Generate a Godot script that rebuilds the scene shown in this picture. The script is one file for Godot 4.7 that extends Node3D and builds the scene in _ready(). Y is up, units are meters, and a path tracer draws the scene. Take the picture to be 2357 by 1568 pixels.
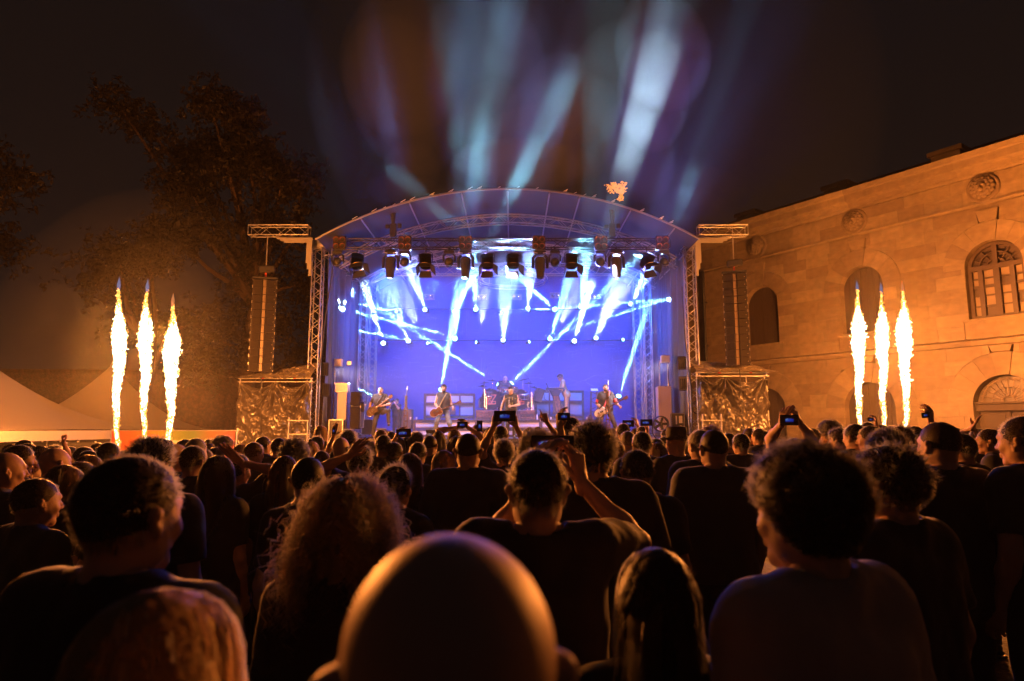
extends Node3D
# A night concert in a fortress courtyard: lit stage, flame jets, stone building and the crowd seen from within it.
# Lengths are metres, y is up, the camera looks along -z.  px() below turns a place in the view and a distance into a point of the world.

const FOC := 1500.0
const PITCH := 0.13265
const EYE := Vector3(0, 1.85, 0)
var rng := RandomNumberGenerator.new()
var names := {}
var mats := {}
var stage: Node3D


# ---------------------------------------------------------------- naming and tree
func numbered(called: String, parent: Node) -> String:
	var key := str(parent.get_instance_id()) + called
	var n: int = names.get(key, 0)
	names[key] = n + 1
	return called if n == 0 else "%s_%03d" % [called, n]

func put(o: Node, called: String, parent: Node = null) -> Node:
	if parent == null:
		parent = self
	o.name = numbered(called, parent)
	parent.add_child(o, true)
	return o

func tag(o: Node, label: String, category := "", group := "", kind := "") -> Node:
	if label != "":
		o.set_meta("label", label)
	if category != "":
		o.set_meta("category", category)
	if group != "":
		o.set_meta("group", group)
	if kind != "":
		o.set_meta("kind", kind)
	return o

func thing(called: String, label: String, category: String, at := Vector3.ZERO, turn := 0.0, group := "") -> Node3D:
	var o := Node3D.new()
	o.position = at
	o.rotation.y = turn
	put(o, called)
	tag(o, label, category, group)
	return o

func part(called: String, mesh, material: Material, parent: Node, xf := Transform3D()) -> MeshInstance3D:
	var o := MeshInstance3D.new()
	o.mesh = mesh.commit() if mesh is MB else mesh
	o.material_override = material
	o.transform = xf
	put(o, called, parent)
	return o

func solo(called: String, mesh, material: Material, label: String, category: String, at := Vector3.ZERO, turn := 0.0, group := "") -> MeshInstance3D:
	var o := part(called, mesh, material, self, Transform3D(Basis(Vector3.UP, turn), at))
	tag(o, label, category, group)
	return o

func copy(o: Node3D, label: String, at: Vector3, turn := 0.0, group := "") -> Node3D:
	var c: Node3D = o.duplicate()
	var base := String(o.name)
	var cut := base.rfind("_0")
	if cut > 0 and base.length() - cut == 4:
		base = base.substr(0, cut)
	put(c, base)
	c.position = at
	c.rotation.y = turn
	tag(c, label, "", group)
	return c

# a point of the world: place (x, y) in a view 2357 wide and 1568 high, and distance from the camera along -z
func px(x: float, y: float, d: float) -> Vector3:
	var r := Vector3((x - 1178.5) / FOC, -(y - 784.0) / FOC, -1.0).rotated(Vector3.RIGHT, PITCH)
	return EYE + r * (d / -r.z)


# ---------------------------------------------------------------- materials (colours are linear)
func lin(r: float, g: float, b: float) -> Color:
	return Color(r, g, b).linear_to_srgb()

func mat(key: String, c := Vector3(.5, .5, .5), rough := 0.7, metal := 0.0) -> StandardMaterial3D:
	if mats.has(key):
		return mats[key]
	var m := StandardMaterial3D.new()
	m.resource_name = key
	m.albedo_color = lin(c.x, c.y, c.z)
	m.roughness = rough
	m.metallic = metal
	mats[key] = m
	return m

func glow(key: String, c: Vector3, energy: float) -> StandardMaterial3D:
	if mats.has(key):
		return mats[key]
	# fire has no surface that other light could show
	var m := mat(key, c * (0.004 if key.begins_with("fire") else 0.3), 0.4)
	if key.begins_with("fire"):
		m.metallic_specular = 0.0
	m.emission_enabled = true
	m.emission = lin(c.x, c.y, c.z)
	m.emission_energy_multiplier = energy
	return m

func noise_tex(freq: float, size := 512, normal := false, bump := 4.0, sd := 1, lo := 0.0, hi := 1.0, oct := 4) -> NoiseTexture2D:
	var t := NoiseTexture2D.new()
	var n := FastNoiseLite.new()
	n.seed = sd
	n.frequency = freq
	n.noise_type = FastNoiseLite.TYPE_SIMPLEX_SMOOTH
	n.fractal_octaves = oct
	t.width = size
	t.height = size
	t.seamless = true
	t.noise = n
	t.as_normal_map = normal
	t.bump_strength = bump
	if not normal:
		var g := Gradient.new()
		g.set_color(0, Color(lo, lo, lo))
		g.set_color(1, Color(hi, hi, hi))
		t.color_ramp = g
	return t

# grain for a surface: relief and, where wanted, a mottled colour, mapped by position
func grain(m: StandardMaterial3D, relief: Texture2D, scale: float, strength := 1.0, colour: Texture2D = null, world := false) -> StandardMaterial3D:
	m.uv1_triplanar = true
	m.uv1_world_triplanar = world
	m.uv1_scale = Vector3.ONE * scale
	if relief:
		m.normal_enabled = true
		m.normal_texture = relief
		m.normal_scale = strength
	if colour:
		m.albedo_texture = colour
	return m


# ---------------------------------------------------------------- mesh builder: corners run anticlockwise seen from outside
class MB:
	var v := PackedVector3Array()
	var n := PackedVector3Array()
	var uv := PackedVector2Array()
	var ix := PackedInt32Array()

	func tri(a: Vector3, b: Vector3, c: Vector3) -> void:
		var w := (b - a).cross(c - a).normalized()
		var k := v.size()
		v.append_array([a, b, c])
		n.append_array([w, w, w])
		uv.append_array([Vector2.ZERO, Vector2.ZERO, Vector2.ZERO])
		ix.append_array([k, k + 2, k + 1])

	func quad(a: Vector3, b: Vector3, c: Vector3, d: Vector3, flip := false) -> void:
		var w := (c - a).cross(d - b).normalized()
		var k := v.size()
		v.append_array([a, b, c, d])
		n.append_array([w, w, w, w])
		uv.append_array([Vector2(0, 1), Vector2(1, 1), Vector2(1, 0), Vector2(0, 0)] if not flip else [Vector2(1, 1), Vector2(0, 1), Vector2(0, 0), Vector2(1, 0)])
		ix.append_array([k, k + 2, k + 1, k, k + 3, k + 2])

	func box(c: Vector3, s: Vector3, b := Basis(), bevel := 0.0) -> void:
		var h := s * 0.5
		if bevel <= 0.0:
			for ax in 3:
				for sg in [-1.0, 1.0]:
					var w := Vector3.ZERO
					w[ax] = sg
					var u := Vector3.ZERO
					u[(ax + 1) % 3] = 1.0
					var t := w.cross(u)
					quad(c + b * ((w - u - t) * h), c + b * ((w + u - t) * h), c + b * ((w + u + t) * h), c + b * ((w - u + t) * h))
			return
		var e: float = min(bevel, h[h.min_axis_index()] * 0.9)
		var g := h - Vector3.ONE * e
		for ax in 3:
			var p := (ax + 1) % 3
			var q := (ax + 2) % 3
			for sg in [-1.0, 1.0]:
				var f := func(i: float, j: float) -> Vector3:
					var r := Vector3.ZERO
					r[ax] = sg * h[ax]
					r[p] = i * sg * g[p]
					r[q] = j * g[q]
					return c + b * r
				quad(f.call(-1.0, -1.0), f.call(1.0, -1.0), f.call(1.0, 1.0), f.call(-1.0, 1.0))
				for s2 in [-1.0, 1.0]:
					# chamfer between the faces across ax and p
					var r1 := Vector3.ZERO
					r1[ax] = sg * h[ax]
					r1[p] = s2 * g[p]
					var r2 := Vector3.ZERO
					r2[ax] = sg * g[ax]
					r2[p] = s2 * h[p]
					var z := Vector3.ZERO
					z[q] = g[q] * (sg * s2)
					quad(c + b * (r1 - z), c + b * (r2 - z), c + b * (r2 + z), c + b * (r1 + z))
		for sx in [-1.0, 1.0]:
			for sy in [-1.0, 1.0]:
				for sz in [-1.0, 1.0]:
					var a := Vector3(sx * h.x, sy * g.y, sz * g.z)
					var d := Vector3(sx * g.x, sy * h.y, sz * g.z)
					var f := Vector3(sx * g.x, sy * g.y, sz * h.z)
					if sx * sy * sz > 0:
						tri(c + b * a, c + b * d, c + b * f)
					else:
						tri(c + b * a, c + b * f, c + b * d)

	func tube(a: Vector3, c: Vector3, ra: float, rb := -1.0, k := 8, caps := true) -> void:
		if rb < 0.0:
			rb = ra
		path([a, c], [ra, rb], k, caps)

	func path(pts: Array, rad: Array, k := 8, caps := true) -> void:
		var first := v.size()
		var m := pts.size()
		var t: Vector3 = (pts[1] - pts[0]).normalized()
		var u := t.cross(Vector3.UP if abs(t.y) < 0.9 else Vector3.RIGHT).normalized()
		for i in m:
			var d: Vector3 = (pts[min(i + 1, m - 1)] - pts[max(i - 1, 0)]).normalized()
			u = (u - d * u.dot(d)).normalized()
			var w := d.cross(u)
			var r: float = rad[min(i, rad.size() - 1)]
			for j in k:
				var an := TAU * j / k
				var o := u * cos(an) + w * sin(an)
				v.append(pts[i] + o * r)
				n.append(o)
				uv.append(Vector2(float(j) / k, float(i) / m))
		for i in m - 1:
			for j in k:
				var p := first + i * k + j
				var q := first + i * k + (j + 1) % k
				ix.append_array([p, q + k, q, p, p + k, q + k])
		if caps:
			for e in 2:
				var row := first + (m - 1) * k * e
				var d: Vector3 = (pts[0] - pts[1]).normalized() if e == 0 else (pts[m - 1] - pts[m - 2]).normalized()
				var at := v.size()
				for j in k:
					v.append(v[row + j])
					n.append(d)
					uv.append(Vector2.ZERO)
				for j in range(1, k - 1):
					if e == 0:
						ix.append_array([at, at + j, at + j + 1])
					else:
						ix.append_array([at, at + j + 1, at + j])

	func lathe(prof: Array, k := 16, xf := Transform3D()) -> void:
		# prof: Vector2(radius, height) from bottom to top
		var first := v.size()
		var m := prof.size()
		for i in m:
			var d: Vector2 = prof[min(i + 1, m - 1)] - prof[max(i - 1, 0)]
			var nn := Vector2(d.y, -d.x).normalized()
			for j in k:
				var an := TAU * j / k
				v.append(xf * Vector3(prof[i].x * cos(an), prof[i].y, prof[i].x * sin(an)))
				n.append((xf.basis * Vector3(nn.x * cos(an), nn.y, nn.x * sin(an))).normalized())
				uv.append(Vector2(float(j) / k, float(i) / m))
		for i in m - 1:
			for j in k:
				var p := first + i * k + j
				var q := first + i * k + (j + 1) % k
				ix.append_array([p, q, q + k, p, q + k, p + k])

	func disc(c: Vector3, axis: Vector3, r: float, k := 20) -> void:
		var u := axis.cross(Vector3.UP if abs(axis.y) < 0.9 else Vector3.RIGHT).normalized()
		var w := axis.cross(u).normalized()
		for j in range(1, k - 1):
			tri(c + u * r, c + (u * cos(TAU * j / k) + w * sin(TAU * j / k)) * r, c + (u * cos(TAU * (j + 1) / k) + w * sin(TAU * (j + 1) / k)) * r)

	func ball(c: Vector3, r: Vector3, k := 12, b := Basis()) -> void:
		var first := v.size()
		var h := int(k / 2.0) + 1
		for i in h + 1:
			var a := PI * i / h
			for j in k:
				var o := Vector3(sin(a) * cos(TAU * j / k), -cos(a), sin(a) * sin(TAU * j / k))
				v.append(c + b * (o * r))
				n.append((b * (o / r)).normalized())
				uv.append(Vector2(float(j) / k, float(i) / h))
		for i in h:
			for j in k:
				var p := first + i * k + j
				var q := first + i * k + (j + 1) % k
				ix.append_array([p, q, q + k, p, q + k, p + k])

	# a polygon in the x-y plane (anticlockwise), pushed from z0 up to z1; the z1 face is inset by bevel
	func prism(poly: PackedVector2Array, z0: float, z1: float, xf := Transform3D(), bevel := 0.0) -> void:
		if Geometry2D.is_polygon_clockwise(poly):
			poly = poly.duplicate()
			poly.reverse()
		var top := poly
		if bevel > 0.0:
			var o := Geometry2D.offset_polygon(poly, -bevel, Geometry2D.JOIN_MITER)
			if o.size() == 1 and o[0].size() == poly.size():
				top = o[0]
				if Geometry2D.is_polygon_clockwise(top):
					top.reverse()
				var best := 0
				for i in top.size():
					if top[i].distance_squared_to(poly[0]) < top[best].distance_squared_to(poly[0]):
						best = i
				var turned := PackedVector2Array()
				for i in top.size():
					turned.append(top[(i + best) % top.size()])
				top = turned
			else:
				bevel = 0.0
		var m := poly.size()
		for i in m:
			var a := poly[i]
			var c := poly[(i + 1) % m]
			var zb := z1 - bevel
			quad(xf * Vector3(a.x, a.y, z0), xf * Vector3(c.x, c.y, z0), xf * Vector3(c.x, c.y, zb), xf * Vector3(a.x, a.y, zb))
			if bevel > 0.0:
				var e := top[i]
				var g := top[(i + 1) % m]
				quad(xf * Vector3(a.x, a.y, zb), xf * Vector3(c.x, c.y, zb), xf * Vector3(g.x, g.y, z1), xf * Vector3(e.x, e.y, z1))
		var t := Geometry2D.triangulate_polygon(top)
		for i in range(0, t.size(), 3):
			var a := top[t[i]]
			var b := top[t[i + 1]]
			var c := top[t[i + 2]]
			if (b - a).cross(c - a) < 0:
				var s := b
				b = c
				c = s
			tri(xf * Vector3(a.x, a.y, z1), xf * Vector3(b.x, b.y, z1), xf * Vector3(c.x, c.y, z1))

	# a sheet f(u, v) with smooth normals; u and v run 0..1
	func sheet(f: Callable, nu: int, nv: int) -> void:
		var first := v.size()
		for j in nv + 1:
			for i in nu + 1:
				v.append(f.call(float(i) / nu, float(j) / nv))
				uv.append(Vector2(float(i) / nu, 1.0 - float(j) / nv))
		for j in nv + 1:
			for i in nu + 1:
				var e := v[first + j * (nu + 1) + mini(i + 1, nu)] - v[first + j * (nu + 1) + maxi(i - 1, 0)]
				var g := v[first + mini(j + 1, nv) * (nu + 1) + i] - v[first + maxi(j - 1, 0) * (nu + 1) + i]
				n.append(e.cross(g).normalized())
		for j in nv:
			for i in nu:
				var p := first + j * (nu + 1) + i
				ix.append_array([p, p + nu + 2, p + 1, p, p + nu + 1, p + nu + 2])

	func add(o: MB, xf := Transform3D()) -> void:
		var k := v.size()
		v.append_array(xf * o.v)
		var flip := xf.basis.determinant() < 0
		for w in o.n:
			n.append((xf.basis * w).normalized())
		uv.append_array(o.uv)
		for i in range(0, o.ix.size(), 3):
			if flip:
				ix.append_array([k + o.ix[i], k + o.ix[i + 2], k + o.ix[i + 1]])
			else:
				ix.append_array([k + o.ix[i], k + o.ix[i + 1], k + o.ix[i + 2]])

	func commit() -> ArrayMesh:
		var a := []
		a.resize(Mesh.ARRAY_MAX)
		a[Mesh.ARRAY_VERTEX] = v
		a[Mesh.ARRAY_NORMAL] = n
		a[Mesh.ARRAY_TEX_UV] = uv
		a[Mesh.ARRAY_INDEX] = ix
		var m := ArrayMesh.new()
		if v.size() > 2 and ix.size() > 2:
			m.add_surface_from_arrays(Mesh.PRIMITIVE_TRIANGLES, a)
		return m


# ---------------------------------------------------------------- distance field of joined tapered limbs, meshed as surface nets
class Field:
	var kind := PackedInt32Array()   # 0 tapered capsule, 1 ellipsoid, 2 capsule cut flat at b
	var a := PackedVector3Array()
	var ba := PackedVector3Array()
	var ra := PackedFloat32Array()
	var dr := PackedFloat32Array()
	var k := PackedFloat32Array()    # blend radius; negative takes away
	var fr := PackedInt32Array()
	var frames: Array[Transform3D] = []
	var noise: FastNoiseLite
	var amp := 0.0
	var cuts: Array[Plane] = []      # what lies above a plane is cut off
	var lo := Vector3.INF
	var hi := -Vector3.INF
	var out := MB.new()
	var cell := 0.012
	var box_lo := Vector3.INF
	var box_hi := Vector3.INF

	func frame(t: Transform3D) -> int:
		frames.append(t.affine_inverse())
		return frames.size() - 1

	func grow(p: Vector3, r: float, f: int) -> void:
		if f >= 0:
			p = frames[f].affine_inverse() * p
		lo = lo.min(p - Vector3.ONE * r)
		hi = hi.max(p + Vector3.ONE * r)

	func limb(p: Vector3, q: Vector3, r: float, s: float, blend := 0.03, f := -1, flat := false) -> void:
		kind.append(2 if flat else 0)
		a.append(p)
		ba.append(q - p)
		ra.append(r)
		dr.append(s - r)
		k.append(blend)
		fr.append(f)
		if blend > 0:
			grow(p, r, f)
			grow(q, s, f)

	func egg(c: Vector3, r: Vector3, blend := 0.02, f := -1) -> void:
		kind.append(1)
		a.append(c)
		ba.append(r)
		ra.append(0.0)
		dr.append(0.0)
		k.append(blend)
		fr.append(f)
		if blend > 0:
			grow(c, r[r.max_axis_index()], f)

	func one(i: int, p: Vector3) -> float:
		if fr[i] >= 0:
			p = frames[fr[i]] * p
		var q := p - a[i]
		if kind[i] == 1:
			var r := ba[i]
			var k0 := (q / r).length()
			var k1 := (q / (r * r)).length()
			return k0 * (k0 - 1.0) / maxf(k1, 1e-6)
		var e := ba[i]
		var t := q.dot(e) / maxf(e.length_squared(), 1e-9)
		if kind[i] == 2:
			var u := maxf(t, 0.0)
			return maxf((q - e * u).length() - ra[i] - dr[i] * minf(u, 1.0), (t - 1.0) * e.length())
		t = clampf(t, 0.0, 1.0)
		return (q - e * t).length() - ra[i] - dr[i] * t

	func at(p: Vector3, list: PackedInt32Array) -> float:
		var d := 1e3
		for i in list:
			var e := one(i, p)
			var b := k[i]
			if b < 0.0:
				b = -b
				var h := maxf(b - absf(d + e), 0.0) / b
				d = maxf(d, -e) + h * h * b * 0.25
			else:
				var h := maxf(b - absf(d - e), 0.0) / b
				d = minf(d, e) - h * h * b * 0.25
		if noise:
			d += noise.get_noise_3dv(p) * amp
		for c in cuts:
			d = maxf(d, c.distance_to(p))
		return d

	func build() -> void:
		var pad := Vector3.ONE * (cell * 2.0 + amp + 0.01)
		var o := lo - pad
		var top := hi + pad
		if box_lo != Vector3.INF:
			o = o.max(box_lo)
			top = top.min(box_hi)
		var bx := int((top.x - o.x) / cell / 4.0) + 2
		var by := int((top.y - o.y) / cell / 4.0) + 2
		var bz := int((top.z - o.z) / cell / 4.0) + 2
		var nx := bx * 4
		var ny := by * 4
		var nz := bz * 4
		var sy := nx
		var sz := nx * ny
		var val := PackedFloat32Array()
		val.resize(nx * ny * nz)
		val.fill(1.0)
		var reach := cell * 4.0 * 0.87
		var live: Array[Vector3i] = []
		var all := PackedInt32Array(range(kind.size()))
		for k3 in bz:
			for j3 in by:
				for i3 in bx:
					var c := o + Vector3(i3 * 4 + 1.5, j3 * 4 + 1.5, k3 * 4 + 1.5) * cell
					var near := PackedInt32Array()
					var least := 1e3
					for i in all:
						var e := one(i, c)
						if k[i] > 0:
							least = minf(least, e)
						if absf(e) < reach * 1.5 + absf(k[i]) + 0.03 or (k[i] > 0 and e < 0.0):
							near.append(i)
					var d := at(c, near) if least < reach * 1.6 + 0.06 + amp else 1.0
					var start := i3 * 4 + j3 * 4 * sy + k3 * 4 * sz
					if absf(d) > reach * 1.6 + amp + 0.012:
						if d < 0.0:
							for z in 4:
								for y in 4:
									for x in 4:
										val[start + x + y * sy + z * sz] = -1.0
						continue
					live.append(Vector3i(i3, j3, k3))
					var base := o + Vector3(i3, j3, k3) * 4.0 * cell
					for z in 4:
						for y in 4:
							for x in 4:
								val[start + x + y * sy + z * sz] = at(base + Vector3(x, y, z) * cell, near)
		var id := PackedInt32Array()
		id.resize(val.size())
		id.fill(-1)
		var cells := PackedInt32Array()
		var vv := PackedVector3Array()
		var nn := PackedVector3Array()
		for b in live:
			for z in range(b.z * 4, mini(b.z * 4 + 4, nz - 1)):
				for y in range(b.y * 4, mini(b.y * 4 + 4, ny - 1)):
					for x in range(b.x * 4, mini(b.x * 4 + 4, nx - 1)):
						var s := x + y * sy + z * sz
						var c0 := val[s]
						var c1 := val[s + 1]
						var c2 := val[s + sy]
						var c3 := val[s + sy + 1]
						var c4 := val[s + sz]
						var c5 := val[s + sz + 1]
						var c6 := val[s + sz + sy]
						var c7 := val[s + sz + sy + 1]
						var m := int(c0 < 0) + int(c1 < 0) + int(c2 < 0) + int(c3 < 0) + int(c4 < 0) + int(c5 < 0) + int(c6 < 0) + int(c7 < 0)
						if m == 0 or m == 8:
							continue
						var p := Vector3.ZERO
						var w := 0
						if (c0 < 0) != (c1 < 0): p += Vector3(c0 / (c0 - c1), 0, 0); w += 1
						if (c2 < 0) != (c3 < 0): p += Vector3(c2 / (c2 - c3), 1, 0); w += 1
						if (c4 < 0) != (c5 < 0): p += Vector3(c4 / (c4 - c5), 0, 1); w += 1
						if (c6 < 0) != (c7 < 0): p += Vector3(c6 / (c6 - c7), 1, 1); w += 1
						if (c0 < 0) != (c2 < 0): p += Vector3(0, c0 / (c0 - c2), 0); w += 1
						if (c1 < 0) != (c3 < 0): p += Vector3(1, c1 / (c1 - c3), 0); w += 1
						if (c4 < 0) != (c6 < 0): p += Vector3(0, c4 / (c4 - c6), 1); w += 1
						if (c5 < 0) != (c7 < 0): p += Vector3(1, c5 / (c5 - c7), 1); w += 1
						if (c0 < 0) != (c4 < 0): p += Vector3(0, 0, c0 / (c0 - c4)); w += 1
						if (c1 < 0) != (c5 < 0): p += Vector3(1, 0, c1 / (c1 - c5)); w += 1
						if (c2 < 0) != (c6 < 0): p += Vector3(0, 1, c2 / (c2 - c6)); w += 1
						if (c3 < 0) != (c7 < 0): p += Vector3(1, 1, c3 / (c3 - c7)); w += 1
						id[s] = vv.size()
						cells.append(s)
						vv.append(o + (Vector3(x, y, z) + p / w) * cell)
						nn.append(Vector3(c1 + c3 + c5 + c7 - c0 - c2 - c4 - c6, c2 + c3 + c6 + c7 - c0 - c1 - c4 - c5, c4 + c5 + c6 + c7 - c0 - c1 - c2 - c3).normalized())
		var ii := PackedInt32Array()
		for s in cells:
			var inside := val[s] < 0
			for ax in 3:
				var st := 1 if ax == 0 else (sy if ax == 1 else sz)
				if (val[s + st] < 0) == inside:
					continue
				var u := sy if ax == 0 else (sz if ax == 1 else 1)
				var w := sz if ax == 0 else (1 if ax == 1 else sy)
				var p := id[s]
				var q := id[s - u]
				var r := id[s - u - w]
				var t := id[s - w]
				if q < 0 or r < 0 or t < 0:
					continue
				if inside:
					ii.append_array([p, r, q, p, t, r])
				else:
					ii.append_array([p, q, r, p, r, t])
		out.v = vv
		out.n = nn
		out.ix = ii
		out.uv.resize(vv.size())


func build_fields(list: Array) -> void:
	var id := WorkerThreadPool.add_group_task(func(i: int) -> void: list[i].build(), list.size())
	WorkerThreadPool.wait_for_group_task_completion(id)


func _ready() -> void:
	rng.seed = 7
	# camera
	var cam := Camera3D.new()
	cam.position = EYE
	cam.rotation = Vector3(PITCH, 0, 0)
	cam.fov = rad_to_deg(2.0 * atan(784.0 / FOC))
	cam.near = 0.05
	cam.far = 400.0
	put(cam, "camera")
	# night sky, haze and exposure
	var env := Environment.new()
	env.background_mode = Environment.BG_SKY
	var sky := ProceduralSkyMaterial.new()
	sky.sky_top_color = lin(.0050, .0042, .0042)
	sky.sky_horizon_color = lin(.0085, .0058, .0048)
	sky.sky_curve = 0.2
	sky.ground_bottom_color = lin(.002, .0015, .0012)
	sky.ground_horizon_color = lin(.0085, .0058, .0048)
	env.sky = Sky.new()
	env.sky.sky_material = sky
	env.tonemap_mode = Environment.TONE_MAPPER_LINEAR
	env.tonemap_exposure = 1.0
	env.sdfgi_enabled = true
	env.ssao_enabled = true
	env.ssil_enabled = true
	env.fog_enabled = true
	env.fog_density = 0.00012
	env.fog_light_color = lin(.9, .9, .95)
	env.volumetric_fog_enabled = true
	env.volumetric_fog_density = 0.0
	var we := WorldEnvironment.new()
	we.environment = env
	var lens := CameraAttributesPhysical.new()
	lens.frustum_focal_length = 23.0
	lens.frustum_focus_distance = 12.0
	lens.exposure_aperture = 3.2
	we.camera_attributes = lens
	put(we, "night")
	mat("black_steel", Vector3(.02, .02, .022), .5, .3)
	mat("matt_black", Vector3(.02, .02, .022), .6, .1)
	mat("gloss_black", Vector3(.015, .015, .018), .25, .1)
	smoke()
	flames()
	show_lights()
	# the place
	ground()
	building()
	left_side()
	trees()
	stage_house()
	front_truss()
	wings()
	stage_set()
	performers_and_crowd()


# ---------------------------------------------------------------- lights of the place
func lamp_at(parent: Node, at: Vector3, colour: Vector3, energy: float, size := 0.1) -> OmniLight3D:
	var l := OmniLight3D.new()
	l.light_color = lin(colour.x, colour.y, colour.z)
	l.light_energy = energy
	l.light_size = size
	l.omni_range = 80.0
	l.omni_attenuation = 2.0
	l.shadow_enabled = true
	l.position = at
	put(l, "glow_light", parent)
	return l

func spot_at(parent: Node, at: Vector3, aim: Vector3, colour: Vector3, energy: float, half: float, blend := 0.4, size := 0.06) -> SpotLight3D:
	var l := SpotLight3D.new()
	l.light_color = lin(colour.x, colour.y, colour.z)
	l.light_energy = energy
	l.light_size = size
	l.spot_range = 80.0
	l.spot_attenuation = 2.0
	l.spot_angle = half
	l.spot_angle_attenuation = blend
	l.shadow_enabled = true
	l.transform = Transform3D(Basis.looking_at(aim - at, Vector3.UP if absf((aim - at).normalized().y) < 0.98 else Vector3.RIGHT), at)
	put(l, "beam_light", parent)
	return l

func puff(at: Vector3, size: Vector3, density: float, tint := Vector3(.9, .93, 1), roll := 0.0, box := false) -> void:
	var f := FogVolume.new()
	f.shape = RenderingServer.FOG_VOLUME_SHAPE_BOX if box else RenderingServer.FOG_VOLUME_SHAPE_ELLIPSOID
	f.size = size
	var m := FogMaterial.new()
	m.resource_name = "smoke"
	m.density = density
	m.albedo = lin(tint.x, tint.y, tint.z)
	f.material = m
	f.position = at
	f.rotation.z = roll
	put(f, "smoke_bank")
	tag(f, "thin drifting stage smoke and added haze caught by the light", "smoke", "banks of smoke", "stuff")

func smoke() -> void:
	puff(Vector3(-.1, 5.3, -27.6), Vector3(12.6, 7.6, 8.2), 0.025, Vector3(.82, .88, 1), 0.0, true)
	# haze added low over the crowd to lift the darks, like lens glare
	puff(Vector3(0, .8, -9), Vector3(46, 5.2, 36), 0.0009, Vector3(.95, .93, .92))
	# banks that have rolled out over the crowd: each a cluster of thin overlapping swells along the way of a beam
	var r2 := RandomNumberGenerator.new()
	r2.seed = 11
	var banks := [[1187, 440, 15.53, 1250, 315, 12.74, 0.075, 0.6], [1285, 245, 11.57, 1320, 175, 10.6, 0.035, 0.5], [1455, 340, 15.59, 1525, 105, 12.43, 0.085, 0.8], [1102, 400, 18.47, 1127, 255, 16.67, 0.045, 0.7], [1139, 185, 15.92, 1169, 15, 14.35, 0.022, 0.7], [1041, 500, 17.19, 964, 430, 15.05, 0.045, 0.4], [950, 418, 14.74, 908, 380, 13.82, 0.032, 0.5], [1546, 520, 19.13, 1588, 440, 16.48, 0.018, 0.6], [1566, 480, 20.14, 1592, 400, 19.2, 0.02, 0.6]]
	for b in banks:
		var p := px(b[0], b[1], b[2])
		var q := px(b[3], b[4], b[5])
		var roll := atan2(-(q.x - p.x), q.y - p.y)
		for k in 3:
			var c: Vector3 = p.lerp(q, (k + .2) / 2.4 + r2.randf_range(-.08, .08)) + Vector3(r2.randfn(), r2.randfn(), r2.randfn()) * .3 * b[7]
			puff(c, Vector3(b[7] * r2.randf_range(1.6, 2.6), p.distance_to(q) * r2.randf_range(.6, 1.1) + .4, b[7] * 2.4), b[6] * r2.randf_range(.07, .13), Vector3(.9, .95, 1), roll + r2.randf_range(-.5, .5))
	# wide thin veils where the unseen blue spots reach out over the crowd, over the building, and haze placed for the glow round the flames
	for k in 3:
		puff(px(1230 + k * 60, 250, 15.5), Vector3(5.0 + k * 4.5, 5.0 + k * 3.4, 5.0 + k * 3.0), 0.0005, Vector3(.9, .93, 1), -.3)
	for k in 8:
		var y := r2.randf_range(60, 450)
		var x := clampf(1220.0 + r2.randfn() * (150.0 + (470.0 - y) * .4), 930.0, 1520.0)
		puff(px(x, y, 1.0 / (.049 + (545.0 - y) * 7.0e-5) + r2.randfn() * .8), Vector3(r2.randf_range(1.6, 3.2), r2.randf_range(2.4, 4.6), r2.randf_range(2, 4)), r2.randf_range(.0018, .004), Vector3(.9, .93, 1), r2.randf_range(-.7, .4))
	for k in 2:
		puff(Vector3(-9.1, 3.5, -16.4), Vector3(3.6 + k * 3.4, 6.4 + k * 2.4, 3.4 + k * 3.0), 0.0013 - .0006 * k, Vector3(.95, .93, .9))
		puff(Vector3(10.4, 3.8, -18.4), Vector3(3.4 + k * 2.6, 6.2 + k * 2.2, 3.4 + k * 2.4), 0.0013 - .0006 * k, Vector3(.95, .93, .9))

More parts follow.
